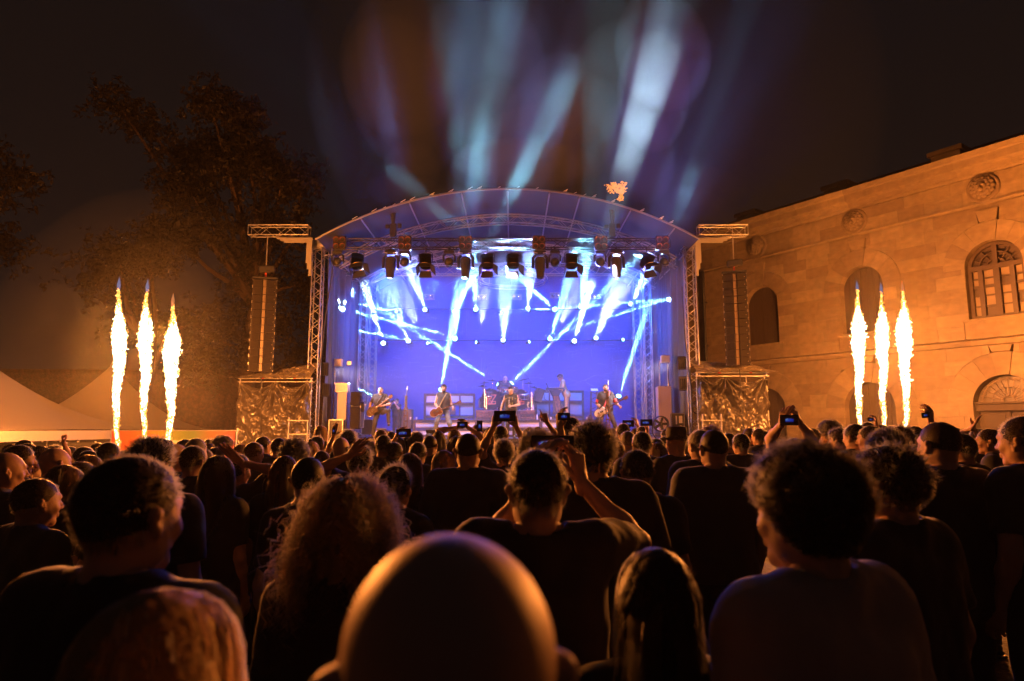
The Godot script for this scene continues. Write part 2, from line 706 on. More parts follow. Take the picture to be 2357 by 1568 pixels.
func flames() -> void:
	var lefts := [[275, 632, 1020, 0.43], [338, 636, 1012, 0.41], [398, 672, 1016, 0.52]]
	var rights := [[1972, 640, 985, 0.44], [2027, 645, 986, 0.40], [2078, 640, 986, 0.48]]
	var words := ["left", "middle", "right"]
	for side in 2:
		for i in 3:
			var s: Array = (lefts if side == 0 else rights)[i]
			var d := 16.0 if side == 0 else 18.2
			var top := px(s[0], s[1], d)
			var foot := px(s[0] + (-7 if side == 0 else 8), s[2] + 14, d)
			var where := "in front of the white tents" if side == 0 else "in front of the stone building"
			var t := thing("flame_jet", "tall roaring flame jet, %s one of three %s" % [words[i], where], "flame", Vector3(foot.x, 0, foot.z), 0.0, "flame jets beside the stage")
			fire_column(t, foot.y, top.y - foot.y, s[3], side * 3 + i, top.x - foot.x)
	# firelight: lamps just in front of the columns, as wide as they are
	for side in 2:
		var l := [Vector3(-9.6, 0, -15.55), Vector3(-8.85, 0, -15.55), Vector3(-8.1, 0, -15.5)] if side == 0 else [Vector3(9.7, .1, -17.75), Vector3(10.35, .1, -17.75), Vector3(11.05, .1, -17.7)]
		for p in l:
			for h in [3.7]:
				lamp_at(self, p + Vector3(0, h * (1.0 if side == 0 else 1.1), 0), Vector3(1, .275, .043), 150.0 if side == 0 else 140.0, .45)
	# the small ball of fire above the roof
	var t := thing("fire_ball", "small orange ball of fire bursting above the stage roof", "flame", px(1428, 462, 20.8))
	var core := MB.new()
	var r2 := RandomNumberGenerator.new()
	r2.seed = 5
	for i in 420:
		var u := pow(r2.randf(), .7)
		var w := .05 + .30 * smoothstep(.35, .75, u) + .06 * sin(u * 14.0)
		var c := Vector3((r2.randf() - .62) * w * 2.0 + .05 * sin(u * 6.0), u * .60 + r2.randfn() * .02, (r2.randf() - .5) * w)
		var sz := .010 + .034 * r2.randf() * r2.randf()
		core.ball(c, Vector3(sz * 1.4, sz, sz), 6, Basis(Vector3.BACK, r2.randf() * 3))
	part("flame", core, glow("fire_orange", Vector3(1, .28, .035), 1.3), t).set_meta("kind", "stuff")

# column of fire: white-hot lumpy core, yellow tongues round it, orange flecks, a blue tip
func fire_column(t: Node3D, y0: float, h: float, wide: float, sd: int, lean: float) -> void:
	var r2 := RandomNumberGenerator.new()
	r2.seed = 100 + sd
	var nz := FastNoiseLite.new()
	nz.seed = sd
	nz.frequency = 1.0
	nz.fractal_octaves = 4
	var prof := func(u: float) -> float:
		# narrow stem, belly at two thirds of the height, pointed top
		var w := lerpf(.26, .52, smoothstep(0.0, .45, u)) + .48 * exp(-pow((u - .66) / .16, 2.0))
		return w * (1.0 - smoothstep(.70, 1.0, u) * .93) * wide * (.33 if sd < 3 else .37)
	var mid := func(u: float) -> Vector3:
		return Vector3(lean * u + nz.get_noise_2d(u * 3.0, 7.0) * .10 * (1 - u), y0 + h * u, nz.get_noise_2d(u * 3.0, 57.0) * .08)
	var core := MB.new()
	core.sheet(func(a: float, u: float) -> Vector3:
		var an := -a * TAU
		var f := .95 + .6 * nz.get_noise_3d(cos(an) * .9, u * h * 3.2, sin(an) * .9 + sd) + .35 * nz.get_noise_3d(cos(an) * 3.0, u * h * 9.0, sin(an) * 3.0)
		var q: float = prof.call(u) * maxf(f, .3) * .9
		return mid.call(u * .93) + Vector3(cos(an) * q, 0, sin(an) * q), 40, 220)
	part("flame_core", core, glow("fire_white", Vector3(1, .84, .58), 5.0), t)
	# tongues: near white along the belly, yellow and amber towards both ends and along the rim
	var tongues := [MB.new(), MB.new(), MB.new()]
	for i in 2100:
		var u := r2.randf() * .975
		var heat := smoothstep(.12, .42, u) * (1.0 - smoothstep(.72, .90, u)) + r2.randf_range(-.35, .35)
		var an := r2.randf() * TAU
		var out := r2.randf()
		var q: float = prof.call(u) * (.72 + .42 * out + (.35 * pow(out, 8.0)))
		heat -= maxf(0.0, out - .45) * 1.5
		var sz := (.009 + .034 * r2.randf() * r2.randf() * r2.randf()) * (1.25 if heat > .5 else .95)
		var c: Vector3 = mid.call(u * .95) + Vector3(cos(an) * q, 0, sin(an) * q)
		tongues[2 if heat > .45 else (1 if heat > .0 else 0)].ball(c, Vector3(sz, sz * (.9 + r2.randf() * 1.9), sz * .8), 5, Basis(Vector3(r2.randf() - .5, r2.randf() * .3, r2.randf() - .5).normalized(), r2.randf() * 2.0))
	var hot := [glow("fire_amber", Vector3(1, .40, .06), 1.5), glow("fire_yellow", Vector3(1, .60, .16), 2.4), glow("fire_pale", Vector3(1, .84, .58), 5.0)]
	for k in 3:
		part(["flame_flecks", "flame_tongues", "flame_belly"][k], tongues[k], hot[k], t).set_meta("kind", "stuff")
	var tip := MB.new()
	tip.lathe([Vector2(.03, -.12), Vector2(.042, .0), Vector2(.034, .07), Vector2(.02, .13), Vector2(.002, .22)], 10, Transform3D(Basis(), mid.call(.935)))
	part("flame_tip", tip, glow("fire_blue", Vector3(.30, .40, .85), .32) if sd != 2 and sd != 5 else glow("fire_dull", Vector3(1, .4, .16), .4), t)
	var base := MB.new()
	base.box(Vector3(0, y0 - .16, 0), Vector3(.36, .26, .34), Basis(), .02)
	base.tube(Vector3(0, y0 - .04, 0), Vector3(0, y0 + .03, 0), .045, .06, 12)
	part("burner", base, mat("black_steel", Vector3(.02, .02, .022), .5, .3), t)
	for k in 3:
		var leg := MB.new()
		var a := TAU * k / 3.0 + .4
		leg.tube(Vector3(0, y0 - .28, 0), Vector3(cos(a) * .35, 0.0, sin(a) * .35), .018, .018, 6)
		part("leg", leg, mat("black_steel"), t)

# lamps whose beams are seen: where the lens is, where the beam crosses the roof's front edge, half angle, energy, colour
func show_lights() -> void:
	var white := Vector3(.58, .86, 1)
	var cyan := Vector3(.28, .78, 1)
	var wash := Vector3(.26, .42, 1)
	var low := "bright moving lamp on the lower rear bar, %s"
	var up := "bright moving lamp on the upper rear bar, %s"
	var list := [
		[882, 790, 30.0, 823, 604, 21.8, 1.6, 31149, white, low % "farthest to the left"],
		[940, 785, 30.0, 851, 571, 20.9, 5.0, 5440, wash, low % "above the bassist, beam wide"],
		[978, 713, 30.0, 916, 532, 20.9, 3.6, 8704, wash, up % "nearest the bassist's side"],
		[1047, 717, 30.2, 1104, 604, 21.8, 1.3, 43130, cyan, up % "crossing its beam to the roof centre"],
		[1047, 780, 30.0, 1063, 604, 21.8, 2.6, 10782, cyan, low % "above the sleeveless guitarist"],
		[1095, 712, 30.0, 1084, 487, 20.9, 2.6, 10382, cyan, up % "with a short cyan beam"],
		[1158, 783, 30.0, 1175, 515, 20.9, 5.2, 6746, wash, low % "straight over the drummer"],
		[1215, 710, 30.0, 1231, 497, 20.9, 3.6, 9792, wash, up % "under the edge of the round truss"],
		[1277, 712, 30.2, 1157, 604, 21.8, 1.2, 43130, cyan, up % "with a thin long beam"],
		[1266, 780, 30.0, 1355, 503, 20.9, 2.6, 10382, cyan, low % "with a soft cyan and violet beam"],
		[1322, 785, 30.0, 1376, 604, 21.8, 1.6, 50319, white, low % "sending its beam high over the roof"],
		[1337, 706, 30.0, 1360, 502, 20.9, 2.4, 12379, cyan, up % "beside the white diagonal beam"],
		[1372, 778, 30.0, 1464, 562, 20.9, 5.0, 5658, wash, low % "above the singing guitarist with a wide beam"],
		[1452, 700, 30.0, 1524, 562, 20.9, 3.2, 14145, wash, up % "nearest the far tower on the right"],
		[1015, 897, 29.4, 1066, 604, 21.8, 1.7, 31149, cyan, "upright moving lamp on the riser behind the sleeveless guitarist"],
		[1424, 912, 27.4, 1525, 604, 21.8, 1.6, 20367, cyan, "upright moving lamp on the floor behind the singing guitarist"],
		[1146, 884, 29.6, 960, 766, 28.4, 1.6, 34000, cyan, "low moving lamp on the riser at the drummer's right hand"],
		[1178, 882, 29.6, 1282, 778, 28.4, 1.2, 52000, cyan, "low moving lamp on the riser at the drummer's left hand"],
	]
	for i in list.size():
		var s: Array = list[i]
		beam_lamp(px(s[0], s[1], s[2]), px(s[3], s[4], s[5]), s[6], s[7], s[8], s[9], "moving lamps with visible beams", .115)
	# unseen spots by the rear bars, placed to tint the smoke overhead blue-violet
	for w in [[960, 750, 890, 575, 6.0, 0], [1110, 750, 1110, 545, 6.0, 0], [1290, 750, 1370, 550, 6.5, 0], [1380, 740, 1490, 570, 6.5, 1]]:
		var o := px(w[0], w[1], 29.9)
		spot_at(self, o, px(w[2], w[3], 20.4), Vector3(.13, .16, 1) if w[5] == 0 else Vector3(.20, .13, 1), 5200.0, w[4], .9, .1)
	var bars := [
		[912, 717, 29.6, 762, 690, 25.0, "slim beam bar aimed at the left curtain, upper one"],
		[984, 790, 29.6, 800, 757, 26.6, "slim beam bar aimed at the left curtain, lower one"],
		[1096, 788, 29.6, 775, 708, 25.6, "slim beam bar aimed at the left curtain from near the drums"],
		[1154, 719, 29.6, 1537, 690, 26.0, "slim beam bar aimed at the right curtain, upper one"],
		[1218, 787, 29.6, 1537, 688, 25.4, "slim beam bar aimed at the right curtain from near the drums"],
		[1434, 782, 29.0, 1530, 758, 26.6, "slim beam bar aimed at the right curtain, lower one"],
		[905, 935, 28.0, 845, 905, 27.4, "slim beam bar glowing beside the bassist's raised knee"],
	]
	for s in bars:
		beam_lamp(px(s[0], s[1], s[2]), px(s[3], s[4], s[5]), .6, 120000, Vector3(.4, 1, .95), s[6], "slim beam bars aimed sideways", .07)

func beam_lamp(at: Vector3, aim: Vector3, half: float, energy: float, colour: Vector3, label: String, group: String, size: float) -> void:
	var t := thing("beam_light", label, "stage light", at, 0.0, group)
	var dir := (aim - at).normalized()
	var black := mat("black_steel")
	var body := MB.new()
	body.path([-dir * size * 2.6, -dir * size * 2.2, -dir * size * .5, Vector3.ZERO], [size * .55, size * .8, size, size * 1.02], 14)
	part("lamp_head", body, black, t)
	var yoke := MB.new()
	var side := dir.cross(Vector3.BACK).normalized()
	var mount := Vector3(0, 0, -size * 3.4)
	for s in [-1.0, 1.0]:
		yoke.path([-dir * size * 1.3 + side * s * size * 1.15, -dir * size * 1.3 + side * s * size * 1.25 + mount * .4, mount + side * s * size * .6], [size * .16], 6)
	yoke.box(mount, Vector3(size * 2.4, size * 1.6, size * 1.0), Basis(), .01)
	part("yoke", yoke, black, t)
	var lens := MB.new()
	lens.disc(dir * .004, dir, size * .92)
	part("lens", lens, glow("lens_glow_%d" % int(colour.x * 100), colour, 9.0), t)
	spot_at(t, dir * .03, dir * 5.0, colour, energy, half, .5, size * .5)


# ---------------------------------------------------------------- ground and stone building
func ground() -> void:
	var g := MB.new()
	g.sheet(func(u: float, w: float) -> Vector3: return Vector3(lerpf(-150, 150, u), 0, lerpf(60, -200, w)), 8, 8)
	var m := mat("paving", Vector3(0.048, 0.04, 0.036), .85)
	grain(m, noise_tex(.03, 512, true, 6.0, 4), .8, 1.0, noise_tex(.012, 512, false, 1, 9, .5, 1.0), true)
	tag(part("ground", g, m, self), "", "", "", "structure")

func arch_poly(cx: float, half: float, y0: float, spring: float, k := 20) -> PackedVector2Array:
	var p := PackedVector2Array([Vector2(cx - half, y0), Vector2(cx + half, y0)])
	for i in k + 1:
		var a := PI * i / k
		p.append(Vector2(cx + cos(a) * half, spring + sin(a) * half))
	return p

func wedge(cx: float, spring: float, r0: float, r1: float, a0: float, a1: float, k := 3) -> PackedVector2Array:
	var p := PackedVector2Array()
	for i in k + 1:
		var a := lerpf(a0, a1, float(i) / k)
		p.append(Vector2(cx + cos(a) * r0, spring + sin(a) * r0))
	for i in k + 1:
		var a := lerpf(a1, a0, float(i) / k)
		p.append(Vector2(cx + cos(a) * r1, spring + sin(a) * r1))
	return p

func building() -> void:
	var t := thing("stone_building", "long two-storey stone building with arched windows, lit orange by the flames", "building", Vector3(5.71, 0, -34), -0.9697)
	var tones: Array[StandardMaterial3D] = []
	var relief := noise_tex(.02, 512, true, 5.0, 31)
	var mott := noise_tex(.006, 512, false, 1, 12, .80, 1.0, 5)
	for i in 5:
		var c: Vector3 = [Vector3(0.1782, 0.1353, 0.08712), Vector3(0.1551, 0.1175, 0.07656), Vector3(0.1914, 0.1478, 0.09636), Vector3(0.1419, 0.1056, 0.07062), Vector3(0.165, 0.1274, 0.08448)][i]
		tones.append(grain(mat("stone_%d" % i, c, .88), relief, .9, .22, mott, true))
	var dark := mat("old_oak", Vector3(0.028, 0.0176, 0.0112), .7)
	grain(dark, noise_tex(.05, 256, true, 4.0, 8), 2.0)
	var backing := grain(mat("dark_recess", Vector3(0.065, 0.04875, 0.0325), .9), relief, .9, .6, mott, true)  # darker stone tone for the wall behind the facing
	# body of the building behind the facing, and its low dark roof
	var shell := MB.new()
	shell.box(Vector3(16, 5.1, -5.5), Vector3(50, 10.2, 10.0))
	part("wall", shell, backing, t)
	var roof := MB.new()
	var rp := PackedVector2Array([Vector2(-.3, 10.5), Vector2(-10.5, 10.5), Vector2(-5.4, 13.0)])
	roof.prism(rp, -41.0, 9.0, Transform3D(Basis(Vector3(0, 0, 1), Vector3(0, 1, 0), Vector3(-1, 0, 0)), Vector3.ZERO))
	part("roof", roof, mat("slate", Vector3(.03, .022, .02), .8), t)
	# openings
	var ups := [8.45, 12.65, 16.82, 21.0]
	var holes: Array[PackedVector2Array] = []
	for c in ups:
		holes.append(arch_poly(c, .79, 5.30, 6.96))
		holes.append(arch_poly(c, 1.42, 6.98, 6.99))
		holes.append(PackedVector2Array([Vector2(c - .26, 8.2), Vector2(c + .26, 8.2), Vector2(c + .33, 8.78), Vector2(c - .33, 8.78)]))
		holes.append(PackedVector2Array([Vector2(c - .95, 4.66), Vector2(c + .95, 4.66), Vector2(c + .95, 5.29), Vector2(c - .95, 5.29)]))
		holes.append(arch_poly(c, .9, 0.0, 2.55))
		holes.append(arch_poly(c, 1.62, 2.57, 2.58))
		holes.append(PackedVector2Array([Vector2(c - .28, 4.0), Vector2(c + .28, 4.0), Vector2(c + .34, 4.4), Vector2(c - .34, 4.4)]))
	# ashlar facing in courses
	var blocks := []
	var zones := [[0.0, 4.42, 10], [4.66, 8.93, 10], [9.07, 9.93, 2]]
	for z in zones:
		var ch: float = (z[1] - z[0]) / z[2]
		for row in z[2]:
			var y: float = z[0] + row * ch
			var s := 2.2 - rng.randf() * .9
			while s < 24.0:
				var w := .85 + rng.randf() * .75
				var pieces := [PackedVector2Array([Vector2(s, y), Vector2(s + w - .002, y), Vector2(s + w - .002, y + ch - .002), Vector2(s, y + ch - .002)])]
				for h in holes:
					var next := []
					for q in pieces:
						next.append_array(Geometry2D.clip_polygons(q, h))
					pieces = next
				for q in pieces:
					var ar := 0.0
					for i in q.size():
						ar += q[i].cross(q[(i + 1) % q.size()])
					if absf(ar) > .02 and not Geometry2D.is_polygon_clockwise(q):
						blocks.append([s + w * .5, q])
				s += w
	for c in ups:
		for storey in 2:
			var spring := 6.96 if storey == 0 else 2.55
			var r0 := .79 if storey == 0 else .9
			var r1 := 1.419 if storey == 0 else 1.619
			for k in 9:
				var a0 := PI * k / 9.0
				blocks.append([c, wedge(c, spring + .02, r0, r1, a0 + .0015, PI * (k + 1) / 9.0 - .0015), .408 if k != 4 else .44])
			var top := 8.2 if storey == 0 else 4.0
			blocks.append([c, PackedVector2Array([Vector2(c - .24, top + .2), Vector2(c + .24, top + .2), Vector2(c + .31, top + (.57 if storey == 0 else .39)), Vector2(c - .31, top + (.57 if storey == 0 else .39))]), .47])
		# apron below the window, and its sill
		blocks.append([c, PackedVector2Array([Vector2(c - .94, 4.665), Vector2(c + .94, 4.665), Vector2(c + .94, 5.24), Vector2(c - .94, 5.24)]), .395])
	blocks.sort_custom(func(p, q): return absf(p[0] - 15.0) < absf(q[0] - 15.0))
	var rest := [MB.new(), MB.new()]
	for i in blocks.size():
		var b: Array = blocks[i]
		var m := MB.new()
		var z1: float = b[2] if b.size() > 2 else .40 + rng.randf() * .006
		m.prism(b[1], .0, z1, Transform3D(Basis(), Vector3(0, 0, -.4)), .0035)
		if i < 290:
			part("stone_block", m, tones[rng.randi() % 5], t)
		else:
			rest[i % 2].add(m)
	for i in 2:
		part("stone_facing", rest[i], tones[i], t).set_meta("kind", "stuff")
	# plain stretches of wall beyond the ashlar
	for e in [[-9.0, 1.3], [25.0, 41.0]]:
		var pl := MB.new()
		pl.box(Vector3((e[0] + e[1]) / 2, 4.95, -.22), Vector3(e[1] - e[0], 9.9, .4))
		part("wall_stretch", pl, tones[0], t)
	# string courses and cornice, in lengths
	var profiles := [
		["string_course", PackedVector2Array([Vector2(.0, 8.94), Vector2(.05, 8.97), Vector2(.12, 9.0), Vector2(.12, 9.06), Vector2(.0, 9.065)])],
		["string_course", PackedVector2Array([Vector2(.0, 4.43), Vector2(.06, 4.45), Vector2(.10, 4.56), Vector2(.10, 4.60), Vector2(.0, 4.65)])],
		["cornice", PackedVector2Array([Vector2(.0, 9.94), Vector2(.05, 9.95), Vector2(.08, 10.02), Vector2(.17, 10.05), Vector2(.2, 10.18), Vector2(.42, 10.24), Vector2(.44, 10.46), Vector2(.52, 10.5), Vector2(.56, 10.66), Vector2(.0, 10.7)])]]
	var along := Transform3D(Basis(Vector3(0, 0, 1), Vector3(0, 1, 0), Vector3(-1, 0, 0)), Vector3.ZERO)
	for pr in profiles:
		var s := -9.0
		while s < 41.0:
			var m := MB.new()
			var w := 1.5 + rng.randf() * .5
			var q := PackedVector2Array()
			for p in pr[1]:
				q.append(Vector2(p.x * 1.0 - .05, p.y))
			m.prism(q, -minf(s + w - .002, 41.0), -s, along)
			part(pr[0], m, tones[rng.randi() % 5], t)
			s += w
	# openings filled: boarded niches, barred window, fanlight door
	for i in 4:
		var c: float = ups[i]
		if i < 2:
			boarded(t, arch_poly(c, .78, 5.30, 6.96), c, .78, dark, "shuttered_window")
		else:
			arched_window(t, c)
		if i < 2:
			boarded(t, arch_poly(c, .89, 0.0, 2.55), c, .89, dark, "boarded_doorway")
		else:
			fan_door(t, c, dark)
		var sill := MB.new()
		sill.box(Vector3(c, 5.27, -.1), Vector3(1.96, .07, .3), Basis(), .01)
		part("sill", sill, tones[2], t)
	# lion-head medallions of the frieze
	var lion := Field.new()
	lion.cell = .016
	lion.egg(Vector3(0, 0, .02), Vector3(.30, .31, .10), .03)
	for k in 13:
		var a := TAU * k / 13.0
		lion.egg(Vector3(cos(a) * .29, sin(a) * .29 + .02, .07), Vector3(.085, .085, .07), .03)
		lion.egg(Vector3(cos(a + .2) * .2, sin(a + .2) * .21 + .02, .12), Vector3(.06, .06, .06), .03)
	lion.egg(Vector3(0, .03, .15), Vector3(.15, .18, .11), .04)
	lion.egg(Vector3(0, -.07, .24), Vector3(.075, .065, .075), .03)
	lion.egg(Vector3(-.07, .08, .22), Vector3(.05, .03, .05), .02)
	lion.egg(Vector3(.07, .08, .22), Vector3(.05, .03, .05), .02)
	lion.egg(Vector3(0, -.13, .22), Vector3(.06, .025, .06), -.015)
	lion.limb(Vector3(0, .09, .24), Vector3(0, -.04, .29), .02, .03, .02)
	for s in [-1.0, 1.0]:
		lion.egg(Vector3(.055 * s, .045, .265), Vector3(.022, .016, .02), -.01)
		lion.egg(Vector3(.15 * s, .2, .12), Vector3(.05, .05, .05), .02)
	lion.build()
	var lm := lion.out.commit()
	var ring := MB.new()
	ring.lathe([Vector2(.0, .03), Vector2(.36, .03), Vector2(.40, .07), Vector2(.46, .07), Vector2(.48, .0)], 28, Transform3D(Basis(Vector3.RIGHT, PI / 2), Vector3.ZERO))
	var ringm := ring.commit()
	for c in ups:
		var md := part("medallion", ringm, tones[3], t, Transform3D(Basis(), Vector3(c - .05, 9.49, .0)))
		part("lion_head", lm, tones[3], md, Transform3D(Basis(), Vector3(0, 0, .02)))
	# chimneys and a rain pipe
	for c in [5.93, 10.44, 14.72, 19.0]:
		var m := MB.new()
		m.box(Vector3(c, 11.3, -3.2), Vector3(1.0, 1.7, .8), Basis(), .02)
		m.box(Vector3(c, 12.2, -3.2), Vector3(1.2, .18, 1.0), Basis(), .02)
		part("chimney", m, tones[1], t)
	var pipe := MB.new()
	pipe.tube(Vector3(5.6, .2, .12), Vector3(5.6, 9.0, .12), .075, .075, 10)
	for y in [1.5, 3.5, 5.5, 7.5]:
		pipe.box(Vector3(5.6, y, .08), Vector3(.24, .07, .12))
	part("rain_pipe", pipe, mat("black_steel"), t)

func boarded(t: Node3D, poly: PackedVector2Array, c: float, half: float, m: Material, called: String) -> void:
	var w: Node3D = part(called, MB.new(), m, t)
	var back := MB.new()
	back.prism(poly, -.39, -.32)
	w.mesh = back.commit()
	var n := 7
	for i in n:
		var x0 := c - half + i * 2.0 * half / n
		var strip := PackedVector2Array([Vector2(x0 + .006, -1), Vector2(x0 + 2.0 * half / n - .006, -1), Vector2(x0 + 2.0 * half / n - .006, 12), Vector2(x0 + .006, 12)])
		for q in Geometry2D.intersect_polygons(poly, strip):
			var b := MB.new()
			b.prism(q, -.32, -.28 + (i % 3) * .004, Transform3D(), .004)
			part("plank", b, m, w)

func arched_window(t: Node3D, c: float) -> void:
	var wood := mat("window_wood", Vector3(0.04, 0.024, 0.0144), .6)
	var glass := mat("dim_glass", Vector3(.035, .022, .014), .45)
	var reflection := mat("pale_reflection", Vector3(.15, .115, .075), .6)
	var sp := 6.96
	var w := MB.new()
	# outer frame, transom and uprights
	for k in 14:
		w.prism(wedge(c, sp, .68, .78, PI * k / 14.0, PI * (k + 1) / 14.0, 1), -.34, -.22)
	for s in [-1.0, 1.0]:
		w.box(Vector3(c + s * .73, 6.13, -.28), Vector3(.10, 1.66, .12))
	w.box(Vector3(c, 5.36, -.28), Vector3(1.4, .1, .12))
	w.box(Vector3(c, sp + .0, -.27), Vector3(1.4, .15, .16))
	w.box(Vector3(c, sp + .36, -.27), Vector3(.14, .66, .14))
	for x in [-.44, 0.0, .42]:
		w.box(Vector3(c + x, 6.14, -.27), Vector3(.17 if x == 0.0 else .13, 1.5, .13))
	for y in [5.72, 6.06, 6.36, 6.62]:
		w.box(Vector3(c, y, -.30), Vector3(1.4, .045 if y != 6.36 else .09, .06))
	for r in [.26, .47]:
		for k in 12:
			w.prism(wedge(c, sp, r - .02, r + .02, PI * k / 12.0, PI * (k + 1) / 12.0, 1), -.34, -.25)
	for a in [.45, .95, PI - .95, PI - .45]:
		w.tube(Vector3(c + cos(a) * .26, sp + sin(a) * .26, -.29), Vector3(c + cos(a) * .7, sp + sin(a) * .7, -.29), .022, .022, 6)
	var win := part("window", w, wood, t)
	# panes: reflected firelight painted pale on the lower ones, dull glass in the fan
	var cols := [-.68, -.51, -.375, -.085, .085, .355, .485, .68]
	var rows := [5.41, 5.70, 5.74, 6.04, 6.08, 6.315, 6.405, 6.60, 6.64, 6.885]
	for i in 4:
		for j in 5:
			var p := MB.new()
			var x0: float = c + cols[i * 2]
			var x1: float = c + cols[i * 2 + 1]
			p.box(Vector3((x0 + x1) / 2, (rows[j * 2] + rows[j * 2 + 1]) / 2, -.345), Vector3(x1 - x0, rows[j * 2 + 1] - rows[j * 2], .012))
			part("pane", p, reflection if (i + j * 3) % 5 != 1 else glass, win)
	for ring in [[.02, .24], [.285, .455], [.495, .675]]:
		for k in 6:
			var p := MB.new()
			p.prism(wedge(c, sp + .08, ring[0], ring[1], PI * k / 6.0 + .02, PI * (k + 1) / 6.0 - .02, 2), -.36, -.345)
			part("pane", p, glass, win)

func fan_door(t: Node3D, c: float, wood: Material) -> void:
	var sp := 2.55
	var d := MB.new()
	d.box(Vector3(c, sp - .08, -.24), Vector3(1.8, .22, .2), Basis(), .02)
	d.box(Vector3(c, sp + .06, -.22), Vector3(1.8, .06, .26), Basis(), .01)
	var door := part("doorway", d, wood, t)
	for s in [-1.0, 1.0]:
		var leaf := MB.new()
		leaf.box(Vector3(c + s * .44, 1.22, -.33), Vector3(.86, 2.44, .06), Basis(), .01)
		for y in [.55, 1.35, 2.05]:
			leaf.box(Vector3(c + s * .44, y, -.29), Vector3(.58, .62 if y < 2 else .42, .03), Basis(), .012)
		part("door_leaf", leaf, wood, door)
	var back := MB.new()
	back.prism(arch_poly(c, .89, sp, sp + .01), -.39, -.36)
	part("fanlight", back, mat("dim_glass"), door)
	var iron := MB.new()
	var z := -.24
	for k in 13:
		var a := PI * (k + .0) / 12.0
		iron.tube(Vector3(c + cos(a) * .16, sp + .1 + sin(a) * .16, z), Vector3(c + cos(a) * .72, sp + .1 + sin(a) * .72, z), .011, .011, 5)
	for r in [.16, .2, .46, .72]:
		var pts := []
		for k in 25:
			pts.append(Vector3(c + cos(PI * k / 24.0) * r, sp + .1 + sin(PI * k / 24.0) * r, z))
		iron.path(pts, [.011], 5)
	for k in 12:
		var a := PI * (k + .5) / 12.0
		var pts := []
		for j in 9:
			var b := a + PI + PI * (j / 8.0 - .5)
			pts.append(Vector3(c + cos(a) * .76 + cos(b) * .085, sp + .1 + sin(a) * .76 + sin(b) * .085, z))
		iron.path(pts, [.010], 5)
	part("iron_grille", iron, mat("pale_iron", Vector3(.11, .08, .05), .6), door)


